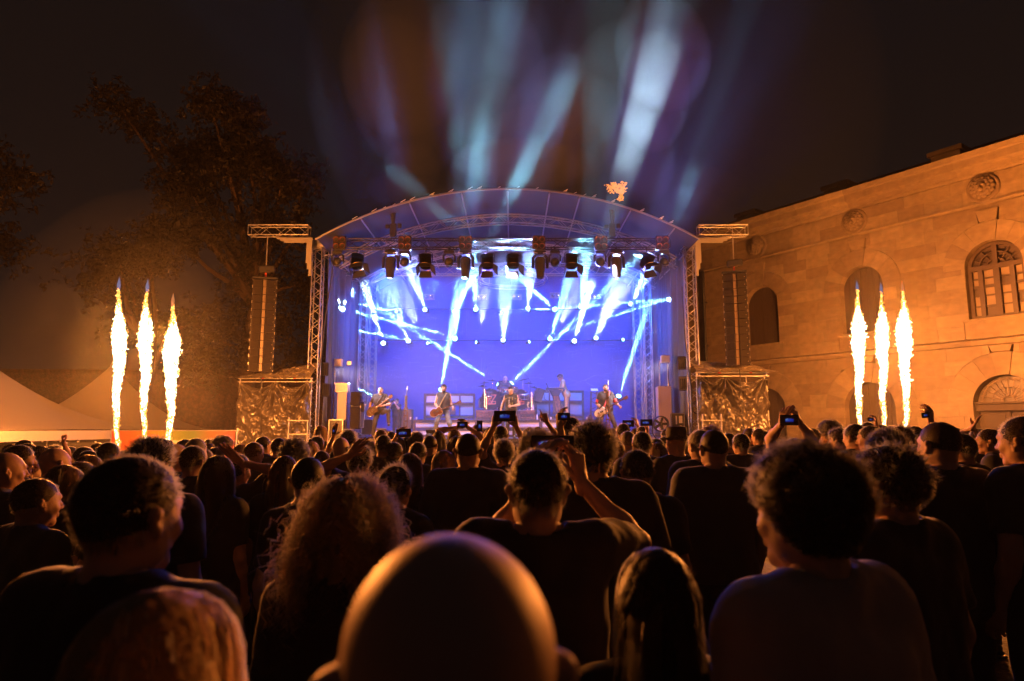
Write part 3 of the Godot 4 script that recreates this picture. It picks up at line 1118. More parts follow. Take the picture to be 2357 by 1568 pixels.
# ---------------------------------------------------------------- tents, banner, brick wall and trees on the left
func left_side() -> void:
	var cloth := mat("tent_canvas", Vector3(0.248, 0.2201, 0.2046), .7)
	cloth.backlight_enabled = true
	cloth.backlight = Color(.3, .28, .26)
	var specs := [[Vector3(-17.6, 0, -20.6), 4.6, 4.5, "large white pagoda tent cut off by the edge of the picture"], [Vector3(-16.75, 0, -27.2), 3.3, 4.35, "smaller white pagoda tent with its peak behind the larger one"]]
	for s in specs:
		var t := thing("pagoda_tent", s[3], "tent", s[0], 0.0, "white tents beside the flames")
		var hw: float = s[1]
		var pk: float = s[2]
		for side in 4:
			var m := MB.new()
			var b := Basis(Vector3.UP, side * PI / 2)
			m.sheet(func(u: float, w: float) -> Vector3:
				var r := hw * (1.0 - w) + .07 * w
				var y := 1.76 + (pk - 1.76) * pow(w, 2.1) + .04 * sin(u * PI) * (1 - w)
				return b * Vector3(lerpf(-r, r, u), y, r), 14, 16)
			part("roof_panel", m, cloth, t)
			var v := MB.new()
			v.sheet(func(u: float, w: float) -> Vector3: return b * Vector3(lerpf(-hw, hw, u), 1.76 - .28 * (1 - w), hw + .01 + .012 * sin(u * 40.0)), 40, 2)
			part("valance", v, cloth, t)
			var leg := MB.new()
			leg.tube(b * Vector3(hw - .05, 0, hw - .05), b * Vector3(hw - .05, 1.78, hw - .05), .035, .035, 8)
			part("leg", leg, mat("aluminium", Vector3(0.315, 0.315, 0.33), .40, .8), t)
		var tip := MB.new()
		tip.lathe([Vector2(.075, pk - .03), Vector2(.07, pk + .1), Vector2(.02, pk + .18), Vector2(.0, pk + .3)], 10)
		part("finial", tip, mat("aluminium"), t)
	# dark screen fence with a rope of white beads along its top
	var f := thing("screen_fence", "low dark screen fence below the tents with white ties along its top", "fence", Vector3(-15.6, 0, -19.4))
	for i in 4:
		var p := MB.new()
		p.box(Vector3(-2.7 + i * 1.85, .72, 0), Vector3(1.8, 1.38, .03), Basis(), .005)
		part("panel", p, mat("dark_sheeting", Vector3(.02, .017, .015), .7), f)
		var q := MB.new()
		q.tube(Vector3(-3.63 + i * 1.85, 0, 0), Vector3(-3.63 + i * 1.85, 1.5, 0), .025, .025, 8)
		part("post", q, mat("aluminium"), f)
	for i in 14:
		var k := MB.new()
		k.ball(Vector3(-3.4 + i * .52, 1.43 + rng.randf() * .012, .03), Vector3(.028, .022, .02), 8)
		part("tie", k, mat("white_plastic", Vector3(0.6375, 0.612, 0.578), .5), f)
	# rainbow banner
	var im := Image.create(512, 176, false, Image.FORMAT_RGB8)
	var stops := [Color(.86, .30, .10), Color(.90, .42, .10), Color(.88, .62, .10), Color(.55, .62, .16), Color(.38, .52, .22), Color(.62, .40, .28), Color(.78, .28, .30)]
	for x in 512:
		for y in 176:
			var u := x / 511.0 * 5.999
			var c: Color = stops[int(u)].lerp(stops[int(u) + 1], u - int(u))
			var r := Vector2(x - 258, y - 128).length()
			if y < 128 and ((r > 34 and r < 44) or (r > 54 and r < 66) or (r > 78 and r < 90)):
				c = Color(.92, .9, .84)
			im.set_pixel(x, y, c)
	var bm := mat("banner_print", Vector3(0.35, 0.35, 0.35), .6)
	bm.albedo_texture = ImageTexture.create_from_image(im)
	var b := thing("rainbow_banner", "rainbow coloured banner with pale arcs stretched on a low fence", "banner", Vector3(-10.75, 0, -20.9), -.03)
	var bs := MB.new()
	bs.sheet(func(u: float, w: float) -> Vector3: return Vector3(lerpf(-1.98, 1.98, u), lerpf(.42, 1.74, w), .02 + .012 * sin(u * 31.0) * sin(w * 3.0)), 48, 6)
	part("print", bs, bm, b)
	for x in [-2.02, 0.0, 2.02]:
		var q := MB.new()
		q.tube(Vector3(x, 0, -.03), Vector3(x, 1.78, -.03), .024, .024, 8)
		part("post", q, mat("aluminium"), b)
	var rail := MB.new()
	rail.tube(Vector3(-2.02, 1.75, -.03), Vector3(2.02, 1.75, -.03), .02, .02, 8)
	part("rail", rail, mat("aluminium"), b)
	# old brick wall far behind the tents
	var w := thing("brick_wall", "long reddish fortress wall in the dark behind the tents", "wall", Vector3(-38, 0, -42))
	var br := grain(mat("brick", Vector3(0.112, 0.049, 0.0315), .9), noise_tex(.04, 256, true, 5.0, 3), .6, 1.0, noise_tex(.02, 256, false, 1, 5, .55, 1.0), true)
	var wm := MB.new()
	var poly := PackedVector2Array([Vector2(-26, 0), Vector2(26, 0), Vector2(26, 5.3), Vector2(-26, 5.6)])
	for q in Geometry2D.clip_polygons(poly, arch_poly(10.4, 1.5, -1.0, 2.2)):
		wm.prism(q, -1.0, 0.0)
	part("masonry", wm, br, w)
	var cop := MB.new()
	cop.box(Vector3(0, 5.52, -.5), Vector3(52, .22, 1.3), Basis(Vector3.BACK, -.0058), .02)
	part("coping", cop, br, w)
	var gate := MB.new()
	gate.box(Vector3(10.4, 1.9, -.8), Vector3(3.2, 3.8, .1))
	part("gate", gate, mat("old_oak"), w)

func trees() -> void:
	var leaf := mat("leaf", Vector3(0.0238, 0.0168, 0.007), .6)
	leaf.backlight_enabled = true
	leaf.backlight = Color(.15, .13, .06)
	var bark := grain(mat("bark", Vector3(0.119, 0.077, 0.049), .9), noise_tex(.04, 256, true, 8.0, 21), 1.0)
	var big := [[300, 262, 62], [338, 285, 60], [385, 300, 58], [430, 330, 62], [470, 300, 50], [395, 372, 58], [515, 265, 52], [562, 255, 46], [580, 300, 48], [520, 330, 60], [620, 360, 50], [640, 410, 60], [690, 400, 50], [680, 460, 66],
		[560, 410, 60], [420, 440, 66], [480, 470, 70], [590, 500, 76], [670, 540, 70], [520, 560, 80], [440, 560, 60], [600, 620, 80], [680, 640, 60], [520, 680, 80], [640, 730, 76], [560, 800, 76], [660, 830, 60], [500, 850, 60]]
	var small := [[280, 590, 60], [320, 560, 60], [270, 650, 60], [350, 640, 66], [390, 600, 46], [300, 720, 70], [380, 730, 60]]
	var edge := [[-95, 350, 70], [-70, 400, 50], [-120, 440, 80], [-130, 310, 70], [-120, 520, 70]]
	var lists := [[big, 38.0, px(560, 990, 38.0), "tall leafy tree towering behind the left speaker stack"], [small, 41.0, px(330, 990, 41.0), "smaller round tree in the dark behind the flame jets"], [edge, 30.0, px(-85, 990, 30.0), "tree whose leaves show at the picture's left edge"]]
	for spec in lists:
		var foot: Vector3 = spec[2]
		foot.y = 0
		var t := thing("tree", spec[3], "tree", foot, 0.0, "trees behind the stage")
		var trunk := MB.new()
		var crown := MB.new()
		var top := Vector3(0, 0, 0)
		for c in spec[0]:
			var p := px(c[0], c[1], spec[1]) - foot
			p.z += (rng.randf() - .5) * 7.0
			top.y = maxf(top.y, p.y)
		var stem := Vector3(.3, top.y * .42, 0)
		trunk.path([Vector3.ZERO, Vector3(.15, top.y * .15, .1), Vector3(-.1, top.y * .3, 0), stem], [.55, .46, .40, .32], 10)
		for c in spec[0]:
			var p := px(c[0], c[1], spec[1]) - foot
			p.z += (rng.randf() - .5) * 7.0
			var r: float = c[2] * spec[1] / FOC * .92
			var from := stem if p.y > stem.y else Vector3(.1, p.y * .75, 0)
			var bend := (from + p) * .5 + Vector3(rng.randf() - .5, rng.randf() * .8, rng.randf() - .5) * 1.2
			trunk.path([from, from.lerp(bend, .5) + Vector3(0, .2, 0), bend, p.lerp(bend, .35), p], [.2, .16, .12, .08, .03], 6)
			for i in 950:
				# leaves gather in sprays within the clump
				if i % 12 == 0:
					bend = Vector3(rng.randfn(), rng.randfn() * .75, rng.randfn()) * r * .56
					from = Vector3(rng.randf() - .5, rng.randf() - .7, rng.randf() - .5).normalized()
				var at := p + bend + from * r * .34 * rng.randf() + Vector3(rng.randfn(), rng.randfn(), rng.randfn()) * r * .07
				var a := Vector3(rng.randfn(), rng.randfn() - .4, rng.randfn()).normalized()
				var w := a.cross(Vector3(rng.randfn(), rng.randfn(), rng.randfn())).normalized()
				var l := .11 + .1 * rng.randf()
				crown.tri(at, at + a * l + w * l * .45, at + a * l * 2.0)
				crown.tri(at, at + a * l * 2.0, at + a * l - w * l * .45)
		part("trunk", trunk, bark, t)
		part("crown", crown, leaf, t)


# ---------------------------------------------------------------- stage, roof and towers
func truss(parent: Node, a: Vector3, b: Vector3, w: float, m: Material, h := -1.0, pitch := 0.5, up := Vector3.UP, r := .024) -> void:
	if h < 0.0:
		h = w
	var d := (b - a).normalized()
	if absf(d.dot(up)) > .95:
		up = Vector3.BACK
	var s := d.cross(up).normalized()
	var u := s.cross(d).normalized()
	var len := a.distance_to(b)
	var n := maxi(2, int(len / pitch))
	for i in 4:
		var o: Vector3 = s * (w * .5 if i < 2 else -w * .5) + u * (h * .5 if i % 2 == 0 else -h * .5)
		var c := MB.new()
		c.tube(a + o, b + o, r, r, 8)
		part("chord", c, m, parent)
	var br := MB.new()
	for k in n:
		var p := a.lerp(b, float(k) / n)
		var q := a.lerp(b, float(k + 1) / n)
		for sg in [-1.0, 1.0]:
			var e := 1.0 if (k % 2 == 0) == (sg > 0) else -1.0
			br.tube(p + s * sg * w * .5 + u * e * h * .5, q + s * sg * w * .5 - u * e * h * .5, r * .5, r * .5, 5, false)
			br.tube(p + u * sg * h * .5 + s * e * w * .5, q + u * sg * h * .5 - s * e * w * .5, r * .5, r * .5, 5, false)
	for e in [a, b]:
		for sg in [-1.0, 1.0]:
			br.tube(e + s * sg * w * .5 + u * h * .5, e + s * sg * w * .5 - u * h * .5, r * .7, r * .7, 6, false)
			br.tube(e + u * sg * h * .5 + s * w * .5, e + u * sg * h * .5 - s * w * .5, r * .7, r * .7, 6, false)
	part("bracing", br, m, parent).set_meta("kind", "stuff")

const ARC_C := Vector2(-.15, -2.95)    # centre and radius of the roof's arc in x and y
const ARC_R := 13.0
func arc(x: float, drop := 0.0) -> float:
	return ARC_C.y + sqrt(maxf(0.0, pow(ARC_R - drop, 2.0) - pow(x - ARC_C.x, 2.0)))

func stage_house() -> void:
	var alu := mat("aluminium")
	var black := mat("black_steel")
	# deck
	stage = thing("stage_deck", "raised black stage platform under the arched roof", "stage", Vector3(-.25, 0, -27.7))
	var deck := MB.new()
	deck.box(Vector3(0, 1.40, 0), Vector3(13.4, .12, 9.0))
	part("deck", deck, mat("stage_ply", Vector3(.05, .05, .055), .45), stage)
	var skirt := MB.new()
	skirt.sheet(func(u: float, w: float) -> Vector3: return Vector3(lerpf(-6.7, 6.7, u), w * 1.36, 4.5 + .03 * sin(u * 150.0)), 160, 2)
	part("skirt", skirt, mat("black_cloth", Vector3(.012, .012, .014), .9), stage)
	for x in [-6.0, -3.0, 0.0, 3.0, 6.0]:
		for z in [-4.0, 0.0, 4.0]:
			var l := MB.new()
			l.tube(Vector3(x, 0, z), Vector3(x, 1.36, z), .04, .04, 8)
			part("leg", l, alu, stage)
	# lighting towers
	var tw := [[-7.10, -23.3, "front lighting tower at the left edge of the stage"], [6.50, -23.3, "front lighting tower at the right edge of the stage"],
		[px(832, 900, 28.4).x, -28.4, "blue lit rear tower behind the bassist, outer one"], [px(855, 900, 29.2).x, -29.2, "blue lit rear tower behind the bassist, inner one"],
		[px(1470, 900, 28.4).x, -28.4, "blue lit rear tower behind the singing guitarist, inner one"], [px(1494, 900, 27.0).x, -27.0, "blue lit rear tower behind the singing guitarist, outer one"]]
	for i in tw.size():
		var t := thing("truss_tower", tw[i][2], "truss tower", Vector3(tw[i][0], 0, tw[i][1]), 0.0, "towers that carry the stage roof")
		var w := .34 if i < 2 else .30
		truss(t, Vector3(0, .02, 0), Vector3(0, 8.35, 0), w, alu, w, .27, Vector3.BACK)
		if i < 2:
			var head := MB.new()
			for k in 6:
				var y := 8.38 + k * .05
				for s in [-1.0, 1.0]:
					head.tube(Vector3(-.26, y, s * .2), Vector3(.26, y + .04 * s, s * .2), .018, .018, 6)
					head.tube(Vector3(s * .24, y, -.2), Vector3(s * .24, y, .2), .018, .018, 6)
			part("sleeve_head", head, alu, t)
			var coil := MB.new()
			for k in 4:
				var pts := []
				for j in 21:
					pts.append(Vector3(cos(TAU * j / 20.0) * .16, 2.55 + sin(TAU * j / 20.0) * .22, .2 + k * .025))
				coil.path(pts, [.014], 6)
			part("cable_coil", coil, mat("rubber", Vector3(.02, .02, .02), .6), t)
	# roof
	var t := thing("stage_roof", "arched translucent stage roof on curved trusses", "stage roof", Vector3(0, 0, 0))
	var fab := mat("roof_sheet", Vector3(.022, .026, .042), .6)
	fab.backlight_enabled = true
	fab.backlight = Color(.12, .12, .14)
	var canopy := MB.new()
	canopy.sheet(func(u: float, w: float) -> Vector3:
		var x := lerpf(-6.75, 6.45, u)
		return Vector3(x, arc(x) + .05, lerpf(-21.7, -32.2, w)), 48, 10)
	part("canopy", canopy, fab, t)
	var edge := MB.new()
	var pts := []
	for i in 41:
		var x := lerpf(-6.75, 6.45, i / 40.0)
		pts.append(Vector3(x, arc(x), -21.7))
	edge.path(pts, [.035], 8)
	part("front_arch", edge, alu, t)
	var lace := MB.new()
	for i in range(1, 40):
		for j in 2:
			if rng.randf() < .55:
				continue
			var p: Vector3 = pts[i]
			lace.tube(p + Vector3(-.09 + j * .06, .05, -.05), p + Vector3(.10 - j * .02, .13 - .05 * j, .02), .012, .008, 5)
	part("lacing", lace, mat("white_plastic"), t)
	for z in [-24.0, -27.7, -31.4]:
		for o in [[0.18, -.14], [0.18, .14], [.5, -.14], [.5, .14]]:
			var c := MB.new()
			var q := []
			for i in 31:
				var x := lerpf(-6.5, 6.2, i / 30.0)
				q.append(Vector3(x, arc(x, o[0]), z + o[1]))
			c.path(q, [.026], 8)
			part("arch_chord", c, alu, t)
		var br := MB.new()
		for i in 34:
			var xs := [lerpf(-6.5, 6.2, i / 34.0), lerpf(-6.5, 6.2, (i + 1) / 34.0)]
			for zz in [-.14, .14]:
				br.tube(Vector3(xs[0], arc(xs[0], .18 if i % 2 == 0 else .5), z + zz), Vector3(xs[1], arc(xs[1], .5 if i % 2 == 0 else .18), z + zz), .012, .012, 5, false)
			for dd in [.18, .5]:
				br.tube(Vector3(xs[0], arc(xs[0], dd), z - .14), Vector3(xs[1], arc(xs[1], dd), z + .14), .010, .010, 5, false)
		part("arch_bracing", br, alu, t).set_meta("kind", "stuff")
	for x in [-5.2, -3.55, -1.75, -.15, 1.3, 2.35, 4.1, 5.6]:
		var p := MB.new()
		p.tube(Vector3(x, arc(x, .06), -21.75), Vector3(x, arc(x, .06), -32.0), .028, .028, 6)
		part("purlin", p, alu, t)
	for s in [-1.0, 1.0]:
		# eaves truss along each side
		truss(t, Vector3(-.15 + s * 6.62, 8.28, -23.3), Vector3(-.15 + s * 6.62, 8.28, -31.5), .3, alu, .3, .5)
	# arms that carry the loudspeakers
	for s in [-1.0, 1.0]:
		var nm := "left" if s < 0 else "right"
		var a := thing("speaker_truss", "horizontal truss arm holding the %s hanging speaker column" % nm, "truss arm", Vector3(-.3 + s * 6.8, 8.62, -22.75), 0.0, "truss arms for the speakers")
		truss(a, Vector3(s * .2, .25, 0), Vector3(s * (2.35 if s < 0 else 1.95), .25, 0), .3, alu, .36, .36)
		var st := PackedVector2Array([Vector2(-.06, -.02), Vector2(1.22, -.02), Vector2(1.22, -.07), Vector2(1.10, -.07), Vector2(1.10, -.14), Vector2(.95, -.14), Vector2(.95, -.21), Vector2(.14, -.21), Vector2(.14, -.95), Vector2(.09, -.95), Vector2(.09, -1.18), Vector2(.03, -1.18), Vector2(.03, -1.42), Vector2(-.06, -1.42)])
		var pl := MB.new()
		pl.prism(st, -.02, .02, Transform3D(Basis(Vector3(s, 0, 0), Vector3.UP, Vector3(0, 0, 1)), Vector3(s * .12, 0, .06)))
		part("stepped_plate", pl, mat("grey_plate", Vector3(0.21, 0.203, 0.196), .6, .2), a)
	# rear truss with a round truss hung from it
	var rt := thing("rear_truss", "long silver truss across the back of the stage", "truss", Vector3(0, 0, -29.6))
	truss(rt, Vector3(px(836, 622, 29.6).x, px(1170, 621, 29.6).y, 0), Vector3(px(1500, 622, 29.6).x, px(1170, 621, 29.6).y, 0), .38, alu, .48, .6)
	var ring := thing("round_truss", "small round silver truss hung flat above the drums", "truss", px(1178, 643, 29.0))
	for o in [[1.62, 0.0], [1.38, 0.0], [1.5, -.16]]:
		var m := MB.new()
		var q := []
		for i in 41:
			q.append(Vector3(cos(TAU * i / 40.0) * o[0], o[1], sin(TAU * i / 40.0) * o[0]))
		m.path(q, [.025], 6)
		part("ring", m, alu, ring)
	for k in 8:
		var m := MB.new()
		m.tube(Vector3(cos(TAU * k / 8.0) * 1.5, 0, sin(TAU * k / 8.0) * 1.5), Vector3(cos(TAU * k / 8.0) * 1.5, .32, sin(TAU * k / 8.0) * 1.5), .012, .012, 5)
		part("hanger", m, alu, ring)
	# bars that carry the rear lamps
	for y in [px(1170, 712, 30.6).y, px(1170, 784, 30.6).y]:
		var b := thing("lamp_bar", "thin dark lamp bar across the back, the %s one" % ("upper" if y > 6.5 else "lower"), "lamp bar", Vector3(0, 0, -30.5), 0.0, "lamp bars at the back")
		var m := MB.new()
		m.tube(Vector3(-6.6, y, 0), Vector3(6.3, y, 0), .03, .03, 8)
		part("tube", m, black, b)
		for x in [-6.4, -2.2, 2.0, 6.1]:
			var q := MB.new()
			q.tube(Vector3(x, y, -.02), Vector3(x, 9.3, -.02), .008, .008, 5)
			part("wire", q, black, b)
	# backdrop with faint scratched print
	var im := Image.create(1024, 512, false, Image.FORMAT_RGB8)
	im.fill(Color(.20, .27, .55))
	var r2 := RandomNumberGenerator.new()
	r2.seed = 44
	for i in 900:
		var x := r2.randf() * 1024
		var y := r2.randf() * 512
		var a := r2.randf_range(-.2, .2) + (PI / 2 if i % 3 == 0 else 0.0) + (r2.randf_range(-.6, .6) if i % 7 == 0 else 0.0)
		var l := r2.randf_range(4, 46)
		var c := .46 + .34 * r2.randf() * r2.randf()
		for k in int(l):
			var q := Vector2i(int(x + cos(a) * k), int(y + sin(a) * k + sin(k * .5) * .7))
			if q.x >= 0 and q.y >= 0 and q.x < 1024 and q.y < 512:
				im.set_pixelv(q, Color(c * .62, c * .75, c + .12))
	for i in 26:
		# lines of small scratched writing
		var x := int(r2.randf() * 900)
		var y := int(r2.randf() * 500)
		for k in r2.randi_range(4, 12):
			for g in 9:
				var q := Vector2i(x + k * 9 + r2.randi_range(0, 5), y + r2.randi_range(0, 9))
				if q.x < 1024 and q.y < 512:
					im.set_pixelv(q, Color(.5, .58, .8))
	var bm := mat("backdrop_print", Vector3(1, 1, 1), .85)
	bm.albedo_texture = ImageTexture.create_from_image(im)
	var bd := MB.new()
	bd.sheet(func(u: float, w: float) -> Vector3: return Vector3(lerpf(-7.0, 6.7, u), lerpf(1.46, 9.6, w), -31.05 + .05 * sin(u * 17.0 + w * 2.0) * (1 - w * .6)), 60, 12)
	solo("backdrop", bd, bm, "wide blue lit backdrop cloth with faint scratched writing", "backdrop")
	var cur := mat("side_curtain", Vector3(.07, .085, .13), .6)
	for s in [-1.0, 1.0]:
		var m := MB.new()
		m.sheet(func(u: float, w: float) -> Vector3:
			return Vector3((-6.86 if s < 0 else 6.36) + .09 * sin(u * 43.0 + w * 1.5) * (.5 + .5 * w) + .05 * sin(u * 97.0 + w * 4.0), lerpf(1.6, 8.4, w), lerpf(-23.6, -31.0, u)), 150, 30)
		solo("side_curtain", m, cur, "dark pleated side curtain on the %s of the stage" % ("bassist's side" if s < 0 else "fan's side"), "curtain", Vector3.ZERO, 0.0, "curtains at the sides of the stage")


# ---------------------------------------------------------------- lamps hung from the black front truss
func front_truss() -> void:
	var black := mat("black_steel")
	var t := thing("front_truss", "black lighting truss across the front of the stage", "truss", Vector3(0, 0, -22.7))
	var ty := px(1170, 562, 22.7).y
	truss(t, Vector3(px(772, 560, 22.7).x, ty, 0), Vector3(px(1540, 560, 22.7).x, ty, 0), .30, mat("black_truss", Vector3(.03, .03, .035), .35, .6), .32, .42)
	for h in [[905, 470], [1409, 452]]:
		var c := px(h[0], 520, 22.6)
		var m := thing("chain_hoist", "black chain hoist lifting the front truss, %s one" % ("left" if h[0] < 1000 else "right"), "chain hoist", Vector3(c.x, ty + .2, -22.65), 0.0, "chain hoists")
		var b := MB.new()
		b.box(Vector3(0, .28, 0), Vector3(.22, .5, .22), Basis(), .03)
		b.box(Vector3(-.2, .42, 0), Vector3(.16, .14, .14), Basis(), .02)
		b.box(Vector3(.22, .44, 0), Vector3(.14, .18, .14), Basis(), .02)
		part("motor", b, black, m)
		var g := MB.new()
		g.path([Vector3(0, .5, .1), Vector3(0, .7, .12), Vector3(0, 1.25, .1)], [.05, .08, .13], 10)
		part("chain_bag", g, mat("black_cloth"), m)
		var ch := MB.new()
		ch.tube(Vector3(0, .5, 0), Vector3(0, arc(c.x, .3) - ty - .2, 0), .015, .015, 5)
		part("chain", ch, black, m)
	var lamps := [
		["wash", 778, "at the truss's left end"], ["fresnel", 822, "first from the left, lit by a beam behind it"], ["profile", 900, "left of the front truss under the hoist"], ["wash", 932, "beside the left profile lamp"],
		["fresnel", 980, "second from the left"], ["wash", 1034, "hung alone between two barn-door lamps"], ["profile", 1072, "left of the stage's middle"], ["fresnel", 1122, "third from the left, where two beams cross"],
		["fresnel", 1181, "fourth from the left, nearest the middle"], ["profile", 1243, "right of the stage's middle"], ["wash", 1277, "just right of the middle profile lamp"], ["fresnel", 1315, "second from the right"],
		["wash", 1381, "under the blinder at the right third"], ["profile", 1418, "under the right hoist"], ["fresnel", 1488, "first from the right, tilted with doors splayed"], ["wash", 1527, "at the right end of the front truss"]]
	for l in lamps:
		var p := px(l[1], 574, 22.7)
		p.y = ty - .17
		hung_lamp(l[0], p, l[2])
	for b in [[782, "over the left end"], [932, "over the lamp right of the left hoist"], [1072, "left of the middle"], [1240, "right of the middle"], [1383, "left of the right hoist"], [1524, "over the right end"]]:
		var o := thing("blinder_lamp", "black four-lamp blinder on the front truss, %s" % b[1], "stage light", px(b[0], 560, 22.45), 0.0, "blinders on the front truss")
		var body := MB.new()
		body.box(Vector3(0, 0, 0), Vector3(.46, .52, .16), Basis(), .03)
		part("housing", body, black, o)
		for i in 4:
			var q := MB.new()
			q.lathe([Vector2(.0, .0), Vector2(.07, .012), Vector2(.10, .05), Vector2(.105, .06)], 14, Transform3D(Basis(Vector3.RIGHT, PI / 2), Vector3(-.115 if i % 2 == 0 else .115, .12 if i < 2 else -.12, .065)))
			part("reflector", q, mat("amber_glass", Vector3(.10, .035, .02), .3, .3), o)
	for b in [988, 1108, 1189, 1278, 1372]:
		var o := thing("small_blinder", "small pale two-lamp blinder on the backdrop, above the %s" % {988: "bassist's lamps", 1108: "left of the drums", 1189: "drummer", 1278: "keyboard", 1372: "singing guitarist"}[b], "stage light", px(b, 684 - (4 if b == 1278 else 0), 30.8), 0.0, "two-lamp blinders at the back")
		var body := MB.new()
		body.box(Vector3(0, 0, 0), Vector3(.52, .28, .1), Basis(), .01)
		part("housing", body, mat("grey_plate"), o)
		for s in [-1.0, 1.0]:
			var q := MB.new()
			q.lathe([Vector2(.0, .0), Vector2(.06, .01), Vector2(.09, .05)], 12, Transform3D(Basis(Vector3.RIGHT, PI / 2), Vector3(s * .12, -.01, .05)))
			part("reflector", q, mat("chrome", Vector3(.8, .8, .82), .15, 1.0), o)
	# unseen spots by the trusses: white-pink on the band, blue washes for the stage
	for x in [-3.6, .0, 3.6]:
		spot_at(stage, Vector3(x + .25, ty - .8, 5.2), Vector3(x * .8 + .2, 2.3, 3.6), Vector3(1, .80, .92), 78.0, 26.0, .8, .1)
	for x in [-4.8, -.1, 4.6]:
		spot_at(stage, Vector3(x + .25, ty - .8, 4.6), Vector3(x * .8, 4.2, -3.5), Vector3(.02, .15, 1), 175.0, 46.0, .9, .15)
	for x in [-3.6, 3.6]:
		spot_at(stage, Vector3(x + .25, 8.6, -2.4), Vector3(x * .7, 4.0, 3.0), Vector3(.05, .14, 1), 64.0, 52.0, .9, .15)

func hung_lamp(sort: String, at: Vector3, words: String) -> void:
	var black := mat("black_steel")
	var clamp_mb := MB.new()
	clamp_mb.tube(Vector3(0, .03, 0), Vector3(0, -.12, 0), .022, .022, 8)
	clamp_mb.box(Vector3(0, .02, 0), Vector3(.07, .09, .06), Basis(), .01)
	if sort == "fresnel":
		var t := thing("barn_door_lamp", "black theatre lamp with barn doors, %s" % words, "stage light", at, 0.0, "barn-door lamps on the front truss")
		part("clamp", clamp_mb, black, t)
		var tilt := Basis(Vector3.RIGHT, -.55) * Basis(Vector3.BACK, .25 if words.begins_with("first") else 0.0)
		var yoke := MB.new()
		yoke.path([Vector3(-.24, -.5, 0), Vector3(-.25, -.2, 0), Vector3(-.2, -.13, 0), Vector3(.2, -.13, 0), Vector3(.25, -.2, 0), Vector3(.24, -.5, 0)], [.014], 6)
		part("yoke", yoke, black, t)
		var b := MB.new()
		b.lathe([Vector2(.0, .26), Vector2(.15, .25), Vector2(.2, .2), Vector2(.21, 0), Vector2(.21, -.2), Vector2(.23, -.21), Vector2(.23, -.25), Vector2(.0, -.25)].duplicate(), 20, Transform3D(tilt.scaled(Vector3(1, -1, 1)) * Basis(Vector3.UP, 0.0), Vector3(0, -.48, 0)))
		part("lamp_body", b, mat("matt_black", Vector3(.025, .025, .028), .6, .2), t)
		var rim := MB.new()
		rim.lathe([Vector2(.215, -.01), Vector2(.235, 0), Vector2(.215, .01)], 20, Transform3D(tilt, Vector3(0, -.48, 0) + tilt * Vector3(0, -.26, 0)))
		part("rim", rim, mat("brass_rim", Vector3(.5, .36, .12), .3, .8), t)
		for k in 4:
			var m := MB.new()
			var bb := tilt * Basis(Vector3.UP, k * PI / 2)
			m.prism(PackedVector2Array([Vector2(-.18, 0), Vector2(.18, 0), Vector2(.24, .26), Vector2(-.24, .26)]), -.004, .004, Transform3D(bb * Basis(Vector3.RIGHT, PI - .32 if k != 1 else PI - .75), Vector3(0, -.48, 0) + bb * Vector3(0, -.27, .2)))
			part("barn_door", m, mat("matt_black"), t)
	elif sort == "profile":
		var t := thing("moving_profile_lamp", "large dark moving lamp hanging head down, %s" % words, "stage light", at, 0.0, "large moving lamps on the front truss")
		part("clamp", clamp_mb, black, t)
		var b := MB.new()
		b.box(Vector3(0, -.16, 0), Vector3(.42, .16, .3), Basis(), .04)
		part("base", b, black, t)
		var y := MB.new()
		for s in [-1.0, 1.0]:
			y.path([Vector3(s * .16, -.24, 0), Vector3(s * .25, -.34, 0), Vector3(s * .26, -.72, 0)], [.05, .055, .05], 8)
		part("yoke", y, black, t)
		var h := MB.new()
		h.path([Vector3(0, -.34, -.03), Vector3(0, -.4, -.02), Vector3(0, -.72, .02), Vector3(0, -.80, .03), Vector3(0, -1.06, .06), Vector3(0, -1.1, .065)], [.14, .19, .19, .165, .135, .10], 14)
		part("lamp_head", h, mat("matt_black"), t)
		var hd := MB.new()
		for s in [-1.0, 1.0]:
			hd.path([Vector3(s * .10, -.2, .14), Vector3(s * .24, -.18, .18), Vector3(s * .27, -.2, .1)], [.018], 6)
		part("handle", hd, mat("aluminium"), t)
	else:
		var t := thing("moving_wash_lamp", "small dark moving wash lamp, %s" % words, "stage light", at, 0.0, "small moving lamps on the front truss")
		part("clamp", clamp_mb, black, t)
		var b := MB.new()
		b.box(Vector3(0, -.15, 0), Vector3(.36, .13, .26), Basis(), .03)
		part("base", b, black, t)
		var y := MB.new()
		for s in [-1.0, 1.0]:
			y.path([Vector3(s * .13, -.2, 0), Vector3(s * .2, -.27, 0), Vector3(s * .2, -.48, 0)], [.035], 8)
		part("yoke", y, black, t)
		var h := MB.new()
		h.ball(Vector3(0, -.5, 0), Vector3(.165, .17, .165), 16)
		part("lamp_head", h, mat("matt_black"), t)
		var l := MB.new()
		l.lathe([Vector2(.0, -.02), Vector2(.12, .0), Vector2(.15, .02), Vector2(.13, .04)], 16, Transform3D(Basis(Vector3.RIGHT, 1.0), Vector3(0, -.56, .11)))
		part("lens", l, mat("lens_glass", Vector3(.06, .06, .09), .08, .2), t)


